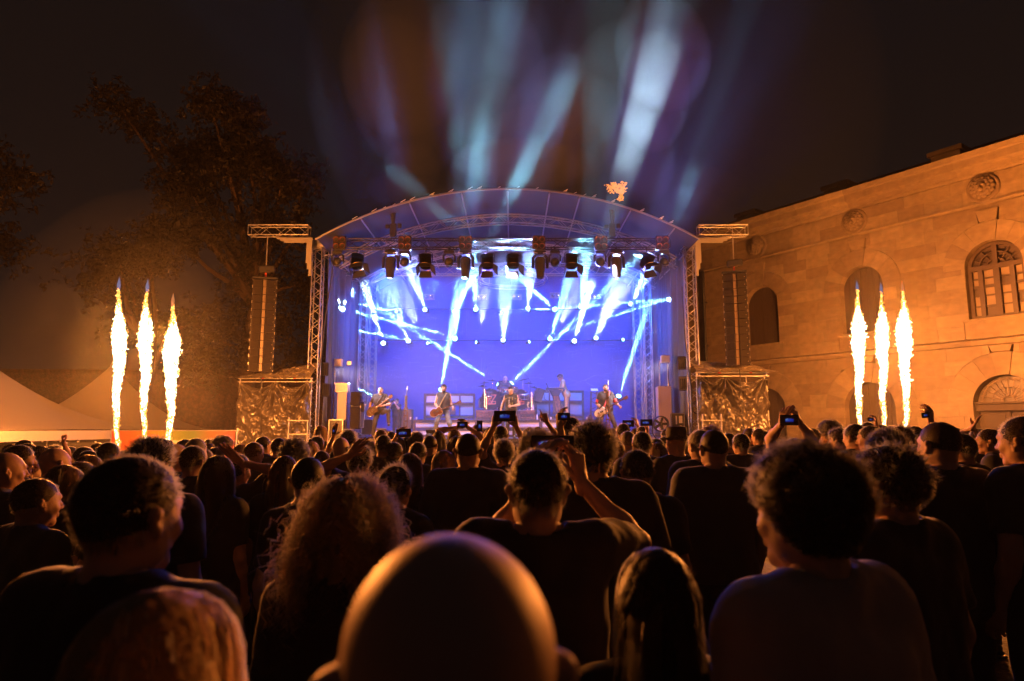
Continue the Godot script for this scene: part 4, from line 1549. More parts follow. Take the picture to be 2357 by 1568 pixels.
# ---------------------------------------------------------------- speaker columns and the sheeted scaffolds under them
func wings() -> void:
	var alu := mat("aluminium")
	var black := mat("black_steel")
	var steel := mat("scaffold_steel", Vector3(0.315, 0.308, 0.294), .42, .7)
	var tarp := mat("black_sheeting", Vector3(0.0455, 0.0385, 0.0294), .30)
	tarp.metallic_specular = .6
	for side in 2:
		var s := -1.0 if side == 0 else 1.0
		var nm := "left" if side == 0 else "right"
		# line array
		var top := px(610 if side == 0 else 1690, 643 if side == 0 else 629, 22.4)
		var a := thing("speaker_column", "hanging column of thirteen slim loudspeaker boxes on the %s of the stage" % nm, "loudspeaker", top, .30 if side == 0 else -.36, "hanging speaker columns")
		var boxm := mat("speaker_paint", Vector3(0.0176, 0.0144, 0.0128), .65)
		var grille := grain(mat("speaker_grille", Vector3(0.0176, 0.0144, 0.012), .75), noise_tex(.4, 256, true, 3.0, 6), 6.0)
		boxm.metallic_specular = .25
		grille.metallic_specular = .2
		var n := 12
		for i in n:
			var y := -.14 - i * .271
			var z := .02 * i * i * .045
			var tilt := Basis(Vector3.RIGHT, .008 * i)
			var m := MB.new()
			m.box(Vector3(0, y, z - .24), Vector3(.80, .262, .44), tilt, .012)
			var b := part("speaker_box", m, boxm, a)
			var g := MB.new()
			for k in [-1.0, 1.0]:
				g.box(Vector3(k * .222, y, z + .0), Vector3(.30, .236, .03), tilt * Basis(Vector3.UP, k * .30), .008)
			part("grille", g, grille, b)
			var h := MB.new()
			h.box(Vector3(.0, y, z - .005), Vector3(.10, .25, .03), tilt, .006)
			part("horn_slot", h, mat("horn_face", Vector3(0.105, 0.0805, 0.056), .45), b)
			var q := MB.new()
			for k in [-1.0, 1.0]:
				q.box(Vector3(k * .395, y + .11, z - .02), Vector3(.022, .03, .03))
				q.box(Vector3(k * .395, y - .11, z - .02), Vector3(.022, .03, .03))
			q.ball(Vector3(.33, y - .01, z + .005), Vector3(.011, .011, .008), 6)
			part("rigging", q, steel, b)
		var bump := MB.new()
		bump.box(Vector3(0, .05, -.22), Vector3(.84, .07, .5), Basis(), .01)
		part("bumper_frame", bump, black, a)
		var hoist := MB.new()
		hoist.box(Vector3(-.02, .40, -.2), Vector3(.46, .26, .24), Basis(Vector3.BACK, .08), .05)
		hoist.box(Vector3(.22, .42, -.2), Vector3(.16, .22, .22), Basis(), .03)
		part("hoist_motor", hoist, black, a)
		var hook := MB.new()
		hook.tube(Vector3(0, .08, -.2), Vector3(0, .3, -.2), .03, .03, 8)
		part("hook", hook, mat("red_paint", Vector3(.35, .04, .02), .5), a)
		var ch := MB.new()
		ch.tube(Vector3(0, .5, -.2), Vector3(0, 1.62 if side == 0 else 1.75, -.2), .022, .022, 6)
		part("chain", ch, steel, a)
		var strap := MB.new()
		strap.tube(Vector3(.03, -.14 - n * .271, -.1), Vector3(.1, -5.9, -.2), .016, .016, 6)
		part("strap", strap, mat("rubber"), a)
		# scaffold
		var x0 := px(545, 985, 22.7).x if side == 0 else px(1609, 985, 22.7).x
		var x1 := px(711, 985, 22.7).x if side == 0 else px(1772, 985, 22.7).x
		var yt := px(600, 871, 22.7).y if side == 0 else px(1700, 858, 22.7).y
		var w := x1 - x0
		var t := thing("sheeted_scaffold", "scaffold hung with creased dark sheeting beside the %s tower" % nm, "scaffold", Vector3(x0, 0, -22.7), 0.0, "sheeted scaffolds beside the stage")
		for c in [[0.0, 0.0], [w, 0.0], [0.0, -2.0], [w, -2.0]]:
			var p := MB.new()
			p.tube(Vector3(c[0], 0, c[1] - .06), Vector3(c[0], yt + .05, c[1] - .06), .026, .026, 8)
			for y in [.6, 1.1, 1.6, 2.1, 2.6, 3.1]:
				p.tube(Vector3(c[0], y, c[1] - .06), Vector3(c[0], y + .03, c[1] - .06), .05, .05, 8)
			part("post", p, steel, t)
		for y in [yt, yt - .12, 1.9]:
			var p := MB.new()
			p.tube(Vector3(-.06, y, -.02 if y > 2 else -.1), Vector3(w + .06, y, -.02 if y > 2 else -.1), .024, .024, 8)
			part("ledger", p, steel, t)
		for x in [w * .3, w * .75]:
			var p := MB.new()
			p.tube(Vector3(x, yt, -.02), Vector3(x + .1, yt, -.02), .0265, .0265, 8)
			part("tape_mark", p, mat("red_paint"), t)
		var nz := FastNoiseLite.new()
		nz.seed = 3 + side
		nz.frequency = 1.0
		var hooks := [.02, .50, .97] if side == 0 else [.03, .40, .97]
		var sh := MB.new()
		sh.sheet(func(u: float, v: float) -> Vector3:
			var x := u * w
			var y := v * (yt - .12)
			var sag := 0.0
			var z := .0
			var gap := 1.0
			for h in hooks:
				gap = minf(gap, absf(u - h))
				var dx: float = (u - h) * w
				var dy: float = yt - .1 - y
				var r := sqrt(dx * dx + dy * dy) + .05
				var th := atan2(dx, dy)
				z += sin(th * 11.0 + h * 9.0 + nz.get_noise_2d(th * 2.0, r) * 3.0) * minf(r * .30, .11) * exp(-r * .42)
			sag = .22 * sin(clampf(gap * 4.0, 0, 1) * PI * .5) * exp(-pow((1 - v) * 2.2, 2.0))
			z += .10 * nz.get_noise_2d(x * 1.1 + y * .6, y * .5 - x * .3) + .035 * nz.get_noise_2d(x * 4.0 + y * 2.5, y * 1.5)
			z += .035 * sin((x * .8 - y * 1.0) * 6.0 + nz.get_noise_2d(x, y) * 4.0) * exp(-v * 1.2)
			return Vector3(x, y - sag, .06 + z), 120, 110)
		part("sheeting", sh, tarp, t)
		# sloping top sheet, crumpled, rising towards the tower on the left side
		var tp := MB.new()
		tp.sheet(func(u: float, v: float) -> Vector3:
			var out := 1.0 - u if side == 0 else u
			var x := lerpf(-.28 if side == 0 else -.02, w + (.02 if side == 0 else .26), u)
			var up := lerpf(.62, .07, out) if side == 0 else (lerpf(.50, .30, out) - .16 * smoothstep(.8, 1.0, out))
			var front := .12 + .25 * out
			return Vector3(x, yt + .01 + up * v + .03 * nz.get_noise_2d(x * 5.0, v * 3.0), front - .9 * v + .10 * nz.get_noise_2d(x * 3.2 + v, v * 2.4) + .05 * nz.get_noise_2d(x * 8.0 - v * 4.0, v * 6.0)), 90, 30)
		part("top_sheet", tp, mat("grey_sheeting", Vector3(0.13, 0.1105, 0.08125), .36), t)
		# short guard frame in front
		var g := thing("guard_frame", "short tube guard frame before the %s sheeting" % nm, "guard rail", Vector3(px(664 if side == 0 else 1618, 985, 22.3).x, 0, -22.3), 0.0, "tube guard frames")
		for x in [0.0, .64]:
			var p := MB.new()
			p.tube(Vector3(x, 0, 0), Vector3(x, 2.2 - (.1 if x > 0 else 0.0) if side == 0 else 2.3, 0), .026, .026, 8)
			part("post", p, steel, g)
		for y in [2.08, 1.62]:
			var p := MB.new()
			p.tube(Vector3(-.03, y, .03), Vector3(.67, y, .03), .024, .024, 8)
			part("rail", p, steel, g)
		# cable drawn down from the tower head
		var cab := MB.new()
		var h0 := px(772 if side == 0 else 1570, 580 if side == 0 else 660, 23.2)
		var h1 := px(735 if side == 0 else 1592, 860 if side == 0 else 900, 23.0)
		cab.path([h0, h0.lerp(h1, .5) + Vector3(-.06, -.1, 0), h1, Vector3(h1.x - .04, 1.6, h1.z)], [.022], 6)
		solo("cable", cab, mat("rubber"), "dark cable hanging down the inside of the %s front tower" % nm, "cable", Vector3.ZERO, 0.0, "cables at the towers")


# ---------------------------------------------------------------- what stands on the stage
func ground_box(called: String, label: String, category: String, x0: float, x1: float, y0: float, y1: float, d: float, deep: float, m: Material, turn := 0.0, bevel := .015) -> Node3D:
	# a box whose front shows between view columns x0..x1 and rows y0 (top)..y1 at distance d
	var a := px(x0, y1, d)
	var b := px(x1, y0, d)
	var t := thing(called, label, category, Vector3((a.x + b.x) / 2, a.y, -d - deep / 2), turn)
	var m2 := MB.new()
	m2.box(Vector3(0, (b.y - a.y) / 2, 0), Vector3(b.x - a.x, b.y - a.y, deep), Basis(), bevel)
	part("body", m2, m, t)
	t.set_meta("w", b.x - a.x)
	t.set_meta("h", b.y - a.y)
	t.set_meta("z", deep / 2)
	return t

func edged(t: Node3D, m: Material, r := .016) -> void:
	var w: float = t.get_meta("w")
	var h: float = t.get_meta("h")
	var z: float = t.get_meta("z")
	var e := MB.new()
	for sx in [-1.0, 1.0]:
		for sz in [-1.0, 1.0]:
			e.box(Vector3(sx * w / 2, h / 2, sz * z), Vector3(r * 2, h + r, r * 2), Basis(), .004)
	for y in [0.0, h]:
		for s in [-1.0, 1.0]:
			e.box(Vector3(0, y, s * z), Vector3(w, r * 2, r * 2), Basis(), .004)
			e.box(Vector3(s * w / 2, y, 0), Vector3(r * 2, r * 2, z * 2), Basis(), .004)
	part("metal_edging", e, m, t)

func stage_set() -> void:
	var alu := mat("aluminium")
	var black := mat("black_steel")
	var flight := mat("flight_ply", Vector3(.035, .035, .04), .5)
	var rust := grain(mat("rusty_steel", Vector3(.16, .085, .05), .6, .2), noise_tex(.03, 256, true, 4.0, 41), 2.0, .6, noise_tex(.02, 256, false, 1, 42, .4, 1.0))
	var orange := grain(mat("rusty_plate", Vector3(.50, .22, .10), .6, .1), null, 1.6, 1.0, noise_tex(.03, 256, false, 1, 43, .25, 1.0, 5))
	var frost := mat("frosted_panel", Vector3(.58, .60, .68), .45)
	var pane := mat("milky_pane", Vector3(.30, .36, .40), .35)
	var top := 1.46
	# riser with rusty frames and white panels
	var xa := px(950, 980, 27.0).x
	var xb := px(1386, 980, 27.0).x
	var yr := px(1160, 966, 27.0).y
	var r := thing("band_riser", "low riser fronted with rusty frames and frosted white panels", "riser", Vector3((xa + xb) / 2, top, -27.0))
	var rw := xb - xa
	var rh := yr - top
	var dk := MB.new()
	dk.box(Vector3(0, rh - .04, -1.9), Vector3(rw, .08, 3.7), Basis(), .01)
	part("deck", dk, mat("stage_ply"), r)
	var cut := [0.0, .115, .19, .33, .47, .53, .67, .81, .88, 1.0]
	for i in cut.size() - 1:
		var x0: float = -rw / 2 + cut[i] * rw
		var x1: float = -rw / 2 + cut[i + 1] * rw
		var f := MB.new()
		f.box(Vector3(x0 + .05, rh / 2 - .04, 0), Vector3(.10, rh - .08, .06), Basis(), .008)
		f.box(Vector3((x0 + x1) / 2, rh - .06, .01), Vector3(x1 - x0 - .004, .11, .07), Basis(), .008)
		f.box(Vector3((x0 + x1) / 2, .05, .0), Vector3(x1 - x0 - .004, .09, .06), Basis(), .008)
		part("frame", f, rust, r)
		var p := MB.new()
		p.box(Vector3((x0 + x1) / 2 + .05, rh - .24, -.03), Vector3(x1 - x0 - .14, .24, .02))
		part("panel", p, frost, r)
		var p2 := MB.new()
		p2.box(Vector3((x0 + x1) / 2 + .05, .17, -.03), Vector3(x1 - x0 - .14, .15, .02))
		part("panel", p2, frost, r)
		for k in 4:
			var sl := MB.new()
			sl.box(Vector3((x0 + x1) / 2 + .05, .27 + k * .045, 0), Vector3(x1 - x0 - .12, .018, .04))
			part("slat", sl, rust, r)
	# screens of rusty frames with milky panes behind the band
	screen_panel(975, 1094, 906, 962, 29.0, yr, "rusty framed screen with milky panes behind the sleeveless guitarist", rust, pane)
	screen_panel(1231, 1344, 899, 958, 29.6, yr, "rusty framed screen with milky panes behind the keyboard player", rust, pane)
	# drum riser
	var dr := ground_box("drum_riser", "rust-orange riveted plate riser under the drum kit", "riser", 1095, 1232, 944, 968, 27.6, 2.6, orange)
	for i in 3:
		for k in 4:
			var pl := MB.new()
			pl.box(Vector3(-.93 + k * .62, .08 + i * .135, 1.31), Vector3(.60, .12, .02), Basis(Vector3.BACK, rng.randf_range(-.02, .02)), .006)
			part("plate", pl, orange if (i + k) % 4 else rust, dr)
	var dtop: float = dr.position.y + dr.get_meta("h")
	drum_kit(dtop)
	keyboard_stand(yr)
	# pillars carrying microphones, and the lyric stand
	mic_pillar(935, 911, 24.3, "rusty ladder pillar with a microphone beside the bassist")
	mic_pillar(1398, 899, 23.4, "rusty ladder pillar with a microphone before the singing guitarist")
	var ls := thing("lyric_stand", "rusty lattice stand with a white sheet of paper on top", "stand", Vector3(px(1368, 950, 28.2).x, yr, -28.2))
	var lh := px(1368, 901, 28.2).y - yr
	for sx in [-1.0, 1.0]:
		for sz in [-1.0, 1.0]:
			var p := MB.new()
			p.box(Vector3(sx * .15 * .95, lh / 2, sz * .1), Vector3(.05, lh, .05), Basis(Vector3.BACK, sx * .03), .006)
			part("post", p, rust, ls)
	for k in 6:
		var p := MB.new()
		p.box(Vector3(0, .1 + k * lh * .17, .1), Vector3(.34, .03, .03), Basis(Vector3.BACK, .5 if k % 2 == 0 else -.5))
		part("brace", p, rust, ls)
	var pap := MB.new()
	pap.box(Vector3(.02, lh + .07, 0), Vector3(.30, .012, .24), Basis(Vector3.RIGHT, .45))
	solo("paper_sheet", pap, mat("white_paper", Vector3(.8, .8, .8), .8), "white sheet of paper lying on the lattice stand", "paper", ls.position)
	# cases and amplifiers on the bassist's side
	var pink := mat("pale_ply", Vector3(.45, .34, .34), .5)
	var sp := ground_box("side_fill", "tall pale sided speaker stack in the left wing", "loudspeaker", 771, 795, 902, 990, 24.2, .8, pink, .12)
	var gr := MB.new()
	gr.box(Vector3(.48, .45, .1), Vector3(.34, .84, .6), Basis(), .02)
	gr.box(Vector3(.48, 1.15, .1), Vector3(.34, .5, .6), Basis(), .02)
	part("grille", gr, mat("speaker_grille"), sp)
	edged(ground_box("white_case", "white flight case lying on the pale speaker stack", "flight case", 770, 797, 883, 901.5, 24.2, .6, mat("white_plastic"), .1), alu)
	var wb := ground_box("white_fixture_box", "small square white box on a pole in the left wing", "box", 768, 786, 826, 843, 24.6, .25, mat("white_plastic"))
	var pole := MB.new()
	pole.tube(Vector3(-.14, 0, 0), Vector3(-.14, wb.position.y * -1 + top, 0), .03, .03, 8)
	pole.box(Vector3(.42, .12, 0), Vector3(.16, .16, .12), Basis(), .01)
	part("pole", pole, alu, wb)
	edged(ground_box("amp_rack", "black rack case with bright edges behind the bassist", "flight case", 808, 830, 929, 984, 24.4, .6, flight), alu, .012)
	var clo := MB.new()
	clo.sheet(func(u: float, v: float) -> Vector3:
		var q := lerpf(-.26, .26, u)
		return Vector3(q, .02 - .38 * smoothstep(.5, 1.0, v) + .02 * sin(u * 19.0), lerpf(-.3, .36, minf(v, .62)) + .02 * sin(u * 13.0 + v * 5.0)), 24, 16)
	solo("black_cloth", clo, mat("black_cloth"), "crumpled black cloth thrown over the rack case", "cloth", px(822, 927, 24.5) + Vector3(0, .02, -.1))
	bottle(px(822, 927, 24.5) + Vector3(0, .03, 0), "water bottle standing on the black cloth of the rack case")
	edged(ground_box("flight_case", "upright black flight case with shiny edges beside the left tower", "flight case", 756, 789, 967, 1016, 23.9, .5, flight), alu, .02)
	edged(ground_box("low_flight_case", "low black flight case on the floor behind the bassist", "flight case", 832, 858, 966, 1000, 25.6, .5, flight), alu, .012)
	# unlit tower lamp banks; each upper one carries an added spot on the band
	for q in [[738, 754, 834, 865, "left tower, upper one", .5], [738, 756, 883, 913, "left tower, lower one", .5], [1563, 1580, 820, 850, "right tower, upper one", -.5], [1566, 1584, 866, 899, "right tower, lower one", -.5]]:
		var o := ground_box("side_lamp_bank", "black slanted lamp bank on the %s" % q[4], "stage light", q[0], q[1], q[2], q[3], 23.6, .22, black, q[5], .02)
		o.set_meta("group", "slanted lamp banks on the front towers")
		var from := Vector3(q[5] * .35, .2, .32)
		if q[2] < 860:
			spot_at(o, from, Basis(Vector3.UP, -q[5]) * (Vector3(.0 if q[0] > 1000 else .0, 2.6, -23.9) - o.position), Vector3(1, .80, .92), 55.0, 28.0, .9, .12)
		for k in 3:
			var e := MB.new()
			e.box(Vector3(-.07 + k * .07, .23, .115), Vector3(.05, .40, .02), Basis(), .006)
			part("reflector", e, mat("gloss_black"), o)
	# right wing
	ground_box("side_fill", "tall pale sided speaker stack in the right wing", "loudspeaker", 1520, 1547, 889, 992, 24.4, .8, pink, -.1)
	var wb2 := ground_box("white_fixture_box", "small square white box on a pole in the right wing", "box", 1523, 1542, 818, 835, 24.8, .25, mat("white_plastic"))
	var pole2 := MB.new()
	pole2.tube(Vector3(.1, 0, 0), Vector3(.1, top - wb2.position.y, 0), .03, .03, 8)
	pole2.tube(Vector3(-.2, .1, -.1), Vector3(-.2, top - wb2.position.y, -.1), .02, .02, 8)
	part("pole", pole2, alu, wb2)
	var hc := ground_box("taped_case", "black flight case marked with white tape beside the right tower", "flight case", 1550, 1577, 952, 998, 23.8, .5, flight, -.15)
	edged(hc, alu, .014)
	var tape := MB.new()
	tape.box(Vector3(-.06, .48, .255), Vector3(.05, .3, .006))
	tape.box(Vector3(.09, .5, .255), Vector3(.12, .26, .006))
	tape.box(Vector3(.09, .18, .255), Vector3(.07, .2, .006))
	part("tape", tape, mat("white_plastic"), hc)
	var fan := thing("stage_fan", "large round black fan standing before the right speaker stack", "fan", px(1521, 976, 23.7))
	var fm := MB.new()
	fm.lathe([Vector2(.25, -.12), Vector2(.29, -.1), Vector2(.29, .1), Vector2(.25, .12)], 26, Transform3D(Basis(Vector3.RIGHT, PI / 2), Vector3.ZERO))
	part("drum", fm, black, fan)
	var fb := MB.new()
	for k in 5:
		fb.box(Vector3(cos(TAU * k / 5) * .13, sin(TAU * k / 5) * .13, 0), Vector3(.2, .1, .012), Basis(Vector3.BACK, TAU * k / 5) * Basis(Vector3.RIGHT, .5))
	fb.ball(Vector3.ZERO, Vector3(.06, .06, .05), 10)
	part("blades", fb, mat("gloss_black"), fan)
	var fg := MB.new()
	for rr in [.08, .14, .2, .26]:
		var pts := []
		for j in 25:
			pts.append(Vector3(cos(TAU * j / 24) * rr, sin(TAU * j / 24) * rr, .12))
		fg.path(pts, [.004], 4)
	part("guard", fg, black, fan)
	var fl := MB.new()
	for s in [-1.0, 1.0]:
		fl.path([Vector3(s * .3, 0, 0), Vector3(s * .3, -.35, .0), Vector3(s * .22, -.52, .15)], [.02], 6)
	part("foot", fl, black, fan)
	# wedges and lamps along the front edge
	for q in [[864, 888, 988, 1001, "silver topped floor lamp at the bassist's feet", 0], [979, 1008, 992, 1003, "dark monitor wedge at the sleeveless guitarist's feet", 1], [1272, 1290, 986, 1002, "silver edged monitor wedge right of the singer", 0], [1105, 1124, 990, 1004, "dark monitor wedge left of the singer", 1]]:
		var o := ground_box("monitor_wedge", q[4], "monitor speaker", q[0], q[1], q[2] + 7, q[3] + 6, 23.5, .35, black)
		var w: float = o.get_meta("w")
		var slope := MB.new()
		slope.box(Vector3(0, o.get_meta("h") + .05, -.02), Vector3(w, .03, .34), Basis(Vector3.RIGHT, -.5), .008)
		part("grille", slope, alu if q[5] == 0 else mat("speaker_grille"), o)
	bottle(Vector3(px(1226, 940, 27.6).x, dtop, -27.2), "water bottle on the drum riser's right corner")
	bottle(Vector3(px(1237, 965, 27.0).x, yr, -27.3), "water bottle on the floor right of the drum riser")
	bottle(Vector3(px(924, 960, 27.4).x, 2.34, -27.4), "water bottle on the black case behind the mic pillar")
	var bc := ground_box("black_case", "sloped black case behind the rusty mic pillar", "flight case", 914, 948, 942, 988, 27.3, .5, flight)
	bc.set_meta("group", "")
	for i in 5:
		var x: float = [944, 958, 1012, 1268, 1352][i]
		var c := MB.new()
		c.lathe([Vector2(.0, 0), Vector2(.032, 0), Vector2(.04, .11), Vector2(.036, .11), Vector2(.0, .02)], 10)
		solo("white_cup", c, mat("white_plastic"), "small white cup on the riser, %s" % ["beside the bassist's pillar", "between pillar and screen", "at the guitarist's hip", "left of the keyboard post", "by the lattice stand"][i], "cup", Vector3(px(x, 962, 27.2).x, yr, -27.3), 0.0, "white cups on the riser")

func bottle(at: Vector3, label: String) -> void:
	var b := MB.new()
	b.lathe([Vector2(.0, 0), Vector2(.036, 0), Vector2(.036, .16), Vector2(.014, .21), Vector2(.014, .235), Vector2(.0, .235)], 12)
	solo("water_bottle", b, mat("bottle_plastic", Vector3(.55, .62, .68), .2), label, "bottle", at, 0.0, "water bottles on the stage")

func screen_panel(x0: float, x1: float, y0: float, y1: float, d: float, floor_y: float, label: String, rust: Material, pane: Material) -> void:
	var a := px(x0, y1, d)
	var b := px(x1, y0, d)
	var t := thing("framed_screen", label, "screen panel", Vector3((a.x + b.x) / 2, floor_y, -d), 0.0, "rusty framed screens on the riser")
	var w := b.x - a.x
	var h := b.y - floor_y
	var f := MB.new()
	for s in [-1.0, 1.0]:
		f.box(Vector3(s * (w / 2 - .05), h / 2, 0), Vector3(.10, h, .08), Basis(), .01)
		f.box(Vector3(s * w * .20, h / 2, .012), Vector3(.06, h - .16, .06), Basis(), .01)
	f.box(Vector3(0, h - .05, .006), Vector3(w - .2, .1, .07), Basis(), .01)
	f.box(Vector3(0, .13, .006), Vector3(w - .2, .12, .07), Basis(), .01)
	f.box(Vector3(0, h * .6, .004), Vector3(w - .2, .13, .06), Basis(), .01)
	part("frame", f, rust, t)
	for s in [-1.0, 1.0]:
		for k in 2:
			var p := MB.new()
			p.box(Vector3(s * w * .335, h * (.80 if k else .37), -.02), Vector3(w * .235, h * (.26 if k else .36), .02), Basis(), .006)
			part("pane", p, pane, t)
	var c := MB.new()
	c.box(Vector3(0, h * .80, -.02), Vector3(w * .36, h * .24, .02))
	part("pane", c, pane, t)
	var c2 := MB.new()
	c2.box(Vector3(-.02, h * .38, .03), Vector3(w * .26, h * .34, .06), Basis(), .01)
	part("centre_plate", c2, mat("rusty_plate"), t)
	for k in 5:
		var sl := MB.new()
		sl.box(Vector3(0, h * .58 + (k - 2) * .035, .045), Vector3(w * .9, .014, .02))
		part("slat", sl, rust, t)

func mic_pillar(x: float, y: float, d: float, label: String) -> void:
	var rust := mat("rusty_steel")
	var topp := px(x, y, d)
	var t := thing("mic_pillar", label, "microphone stand", Vector3(topp.x, 1.46, -d), 0.0, "rusty microphone pillars")
	var h := topp.y - 1.46
	for s in [-1.0, 1.0]:
		var p := MB.new()
		p.box(Vector3(s * .062, h * .36, 0), Vector3(.035, h * .72, .05), Basis(), .006)
		part("post", p, rust, t)
	for k in 6:
		var p := MB.new()
		p.box(Vector3(0, .04 + k * h * .125, 0), Vector3(.13, .05, .045), Basis(), .006)
		part("rung", p, rust, t)
	var up := MB.new()
	for k in 4:
		up.tube(Vector3(-.036 + k * .024, h * .68, .02 * (k % 2)), Vector3(-.036 + k * .024, h, .02 * (k % 2)), .017, .017, 7)
	part("bundle", up, rust, t)
	var m := MB.new()
	m.path([Vector3(0, h, 0), Vector3(.01, h + .1, 0), Vector3(.03, h + .22, -.01)], [.012], 6)
	part("stalk", m, mat("black_steel"), t)
	var mc := MB.new()
	mc.tube(Vector3(.03, h + .2, -.01), Vector3(.035, h + .30, -.03), .016, .02, 8)
	mc.ball(Vector3(.036, h + .33, -.035), Vector3(.026, .03, .026), 8)
	part("microphone", mc, mat("aluminium"), t)

func drum_kit(floor_y: float) -> void:
	var chrome := mat("chrome", Vector3(.8, .8, .82), .15, 1.0)
	var shell := mat("gloss_black")
	var t := thing("drum_kit", "black double bass drum kit with an angular orange emblem on each drumhead", "drum kit", Vector3(px(1163, 940, 28.2).x, floor_y, -28.2))
	var k := 28.2 / FOC
	var loc := func(x: float, y: float, z := 0.0) -> Vector3:
		return px(x, y, 28.2) - t.position + Vector3(0, 0, z)
	var strokes := [[240, 920, 150, 790, 385, 790, 385, 870, 275, 870, 420, 1065, 160, 1065, 155, 985, 290, 985, 245, 935], [240, 750, 375, 745], [400, 745, 580, 735, 465, 910], [450, 930, 410, 1000, 555, 1000, 550, 1100, 400, 1105], [385, 1105, 210, 1110]]
	for x in [1130.5, 1196.0]:
		var c: Vector3 = loc.call(x, 923)
		var r := .44
		c.y = maxf(c.y, r + .02)
		var s := MB.new()
		s.lathe([Vector2(r, -.45), Vector2(r, 0), Vector2(r + .02, 0), Vector2(r + .02, .05), Vector2(r - .01, .05)], 36, Transform3D(Basis(Vector3.RIGHT, PI / 2), c))
		var drum := part("bass_drum", s, shell, t)
		var hd := MB.new()
		hd.disc(c + Vector3(0, 0, .035), Vector3.BACK, r, 36)
		part("drumhead", hd, mat("drumhead_black", Vector3(.012, .012, .015), .3), drum)
		var em := MB.new()
		for st in strokes:
			for i in range(0, st.size() - 2, 2):
				var a := c + Vector3((st[i] - 375) / 420.0 * r, -(st[i + 1] - 925) / 420.0 * r, .045)
				var b := c + Vector3((st[i + 2] - 375) / 420.0 * r, -(st[i + 3] - 925) / 420.0 * r, .045)
				var dv := (b - a).normalized()
				em.box((a + b) / 2, Vector3(a.distance_to(b) + .024, .027, .008), Basis(dv, Vector3.BACK.cross(dv), Vector3.BACK))
		part("emblem", em, mat("orange_print", Vector3(.95, .26, .11), .6), drum)
		var lug := MB.new()
		for j in 10:
			var a := TAU * (j + .5) / 10.0
			lug.ball(c + Vector3(cos(a) * (r + .005), sin(a) * (r + .005), .07), Vector3(.026, .026, .02), 8)
		part("lug", lug, chrome, drum)
		var ft := MB.new()
		for sg in [-1.0, 1.0]:
			ft.tube(c + Vector3(sg * .3, -.3, -.1), c + Vector3(sg * .5, -r, .1), .012, .012, 6)
		part("spur", ft, chrome, drum)
	for q in [[1163, 897, .17, .2], [1183, 897, .17, .2], [1126, 906, .15, .18], [1207, 912, .2, .22], [1222, 926, .22, .36], [1113, 928, .22, .36]]:
		var c: Vector3 = loc.call(q[0], q[1], .05 if q[1] < 920 else -.3)
		var m := MB.new()
		var r: float = q[2]
		var h: float = q[3]
		m.lathe([Vector2(.0, -h / 2), Vector2(r, -h / 2), Vector2(r, h / 2), Vector2(.0, h / 2)], 22, Transform3D(Basis(Vector3.RIGHT, .22), c))
		var tom := part("tom_drum", m, mat("tom_shell", Vector3(.10, .10, .09), .25, .2), t)
		var rim := MB.new()
		for y in [-h / 2, h / 2]:
			rim.lathe([Vector2(r - .01, y - .014), Vector2(r + .014, y - .012), Vector2(r + .014, y + .012), Vector2(r - .01, y + .014)], 22, Transform3D(Basis(Vector3.RIGHT, .22), c))
		for j in 8:
			var a := TAU * j / 8.0
			rim.tube(c + Basis(Vector3.RIGHT, .22) * Vector3(cos(a) * (r + .012), -h * .4, sin(a) * (r + .012)), c + Basis(Vector3.RIGHT, .22) * Vector3(cos(a) * (r + .012), h * .4, sin(a) * (r + .012)), .01, .01, 5)
		part("rim", rim, chrome, tom)
	for q in [[1133, 876, .24, .08], [1115, 881, .22, -.1], [1110, 889, .23, .05], [1126, 896, .2, .0], [1140, 901, .25, .05], [1204, 874, .25, -.25], [1217, 882, .22, -.05], [1230, 892, .22, .2]]:
		var c: Vector3 = loc.call(q[0], q[1], -.2)
		var m := MB.new()
		var r: float = q[2]
		m.lathe([Vector2(r, 0), Vector2(r * .5, .022), Vector2(r * .2, .035), Vector2(r * .12, .06), Vector2(.0, .065)], 24, Transform3D(Basis(Vector3.BACK, -q[3]) * Basis(Vector3.RIGHT, .18), c))
		part("cymbal", m, mat("bronze", Vector3(.34, .24, .12), .25, .9), t)
		var st := MB.new()
		st.path([c + Vector3(0, .08, 0), c + Vector3(0, -.12, 0), Vector3(c.x * .96 + .02, maxf(c.y * .5, .3), c.z - .1), Vector3(c.x * .96 + .02, 0, c.z - .1)], [.012, .012, .016, .018], 7)
		for j in 3:
			st.tube(Vector3(c.x * .96 + .02, .3, c.z - .1), Vector3(c.x * .96 + .02 + cos(j * 2.1) * .25, 0, c.z - .1 + sin(j * 2.1) * .25), .01, .01, 6)
		part("cymbal_stand", st, chrome, t)
	for s in [[1116, 885], [1224, 905], [1120, 912], [1215, 915]]:
		var p: Vector3 = loc.call(s[0], s[1], .1)
		var m := MB.new()
		m.tube(Vector3(p.x, 0, p.z), p, .02, .016, 8)
		part("rack_post", m, chrome, t)
	for s in [[1119, 850, 1113, 880], [1202, 850, 1222, 878]]:
		var m := MB.new()
		var a: Vector3 = loc.call(s[0], s[1], -.2)
		var b: Vector3 = loc.call(s[2], s[3], -.2)
		m.path([a, b, Vector3(b.x, .0, b.z)], [.012], 6)
		m.tube(a, a + (a - b).normalized() * .14, .018, .018, 6)
		part("boom_microphone", m, mat("black_steel"), t)
	var seat := MB.new()
	seat.box(Vector3(loc.call(1159, 890).x, .0, -1.35) + Vector3(0, loc.call(1159, 871).y * .5, 0), Vector3(.52, loc.call(1159, 871).y, .3), Basis(), .03)
	solo("black_cabinet", seat, mat("matt_black"), "tall black cabinet behind the drummer's back", "loudspeaker", t.position)
	var mon := ground_box("drum_monitor", "black slanted monitor speaker on the right of the drums", "monitor speaker", 1227, 1243, 893, 925, 28.0, .4, mat("matt_black"), .3)
	mon.rotation.z = -.35
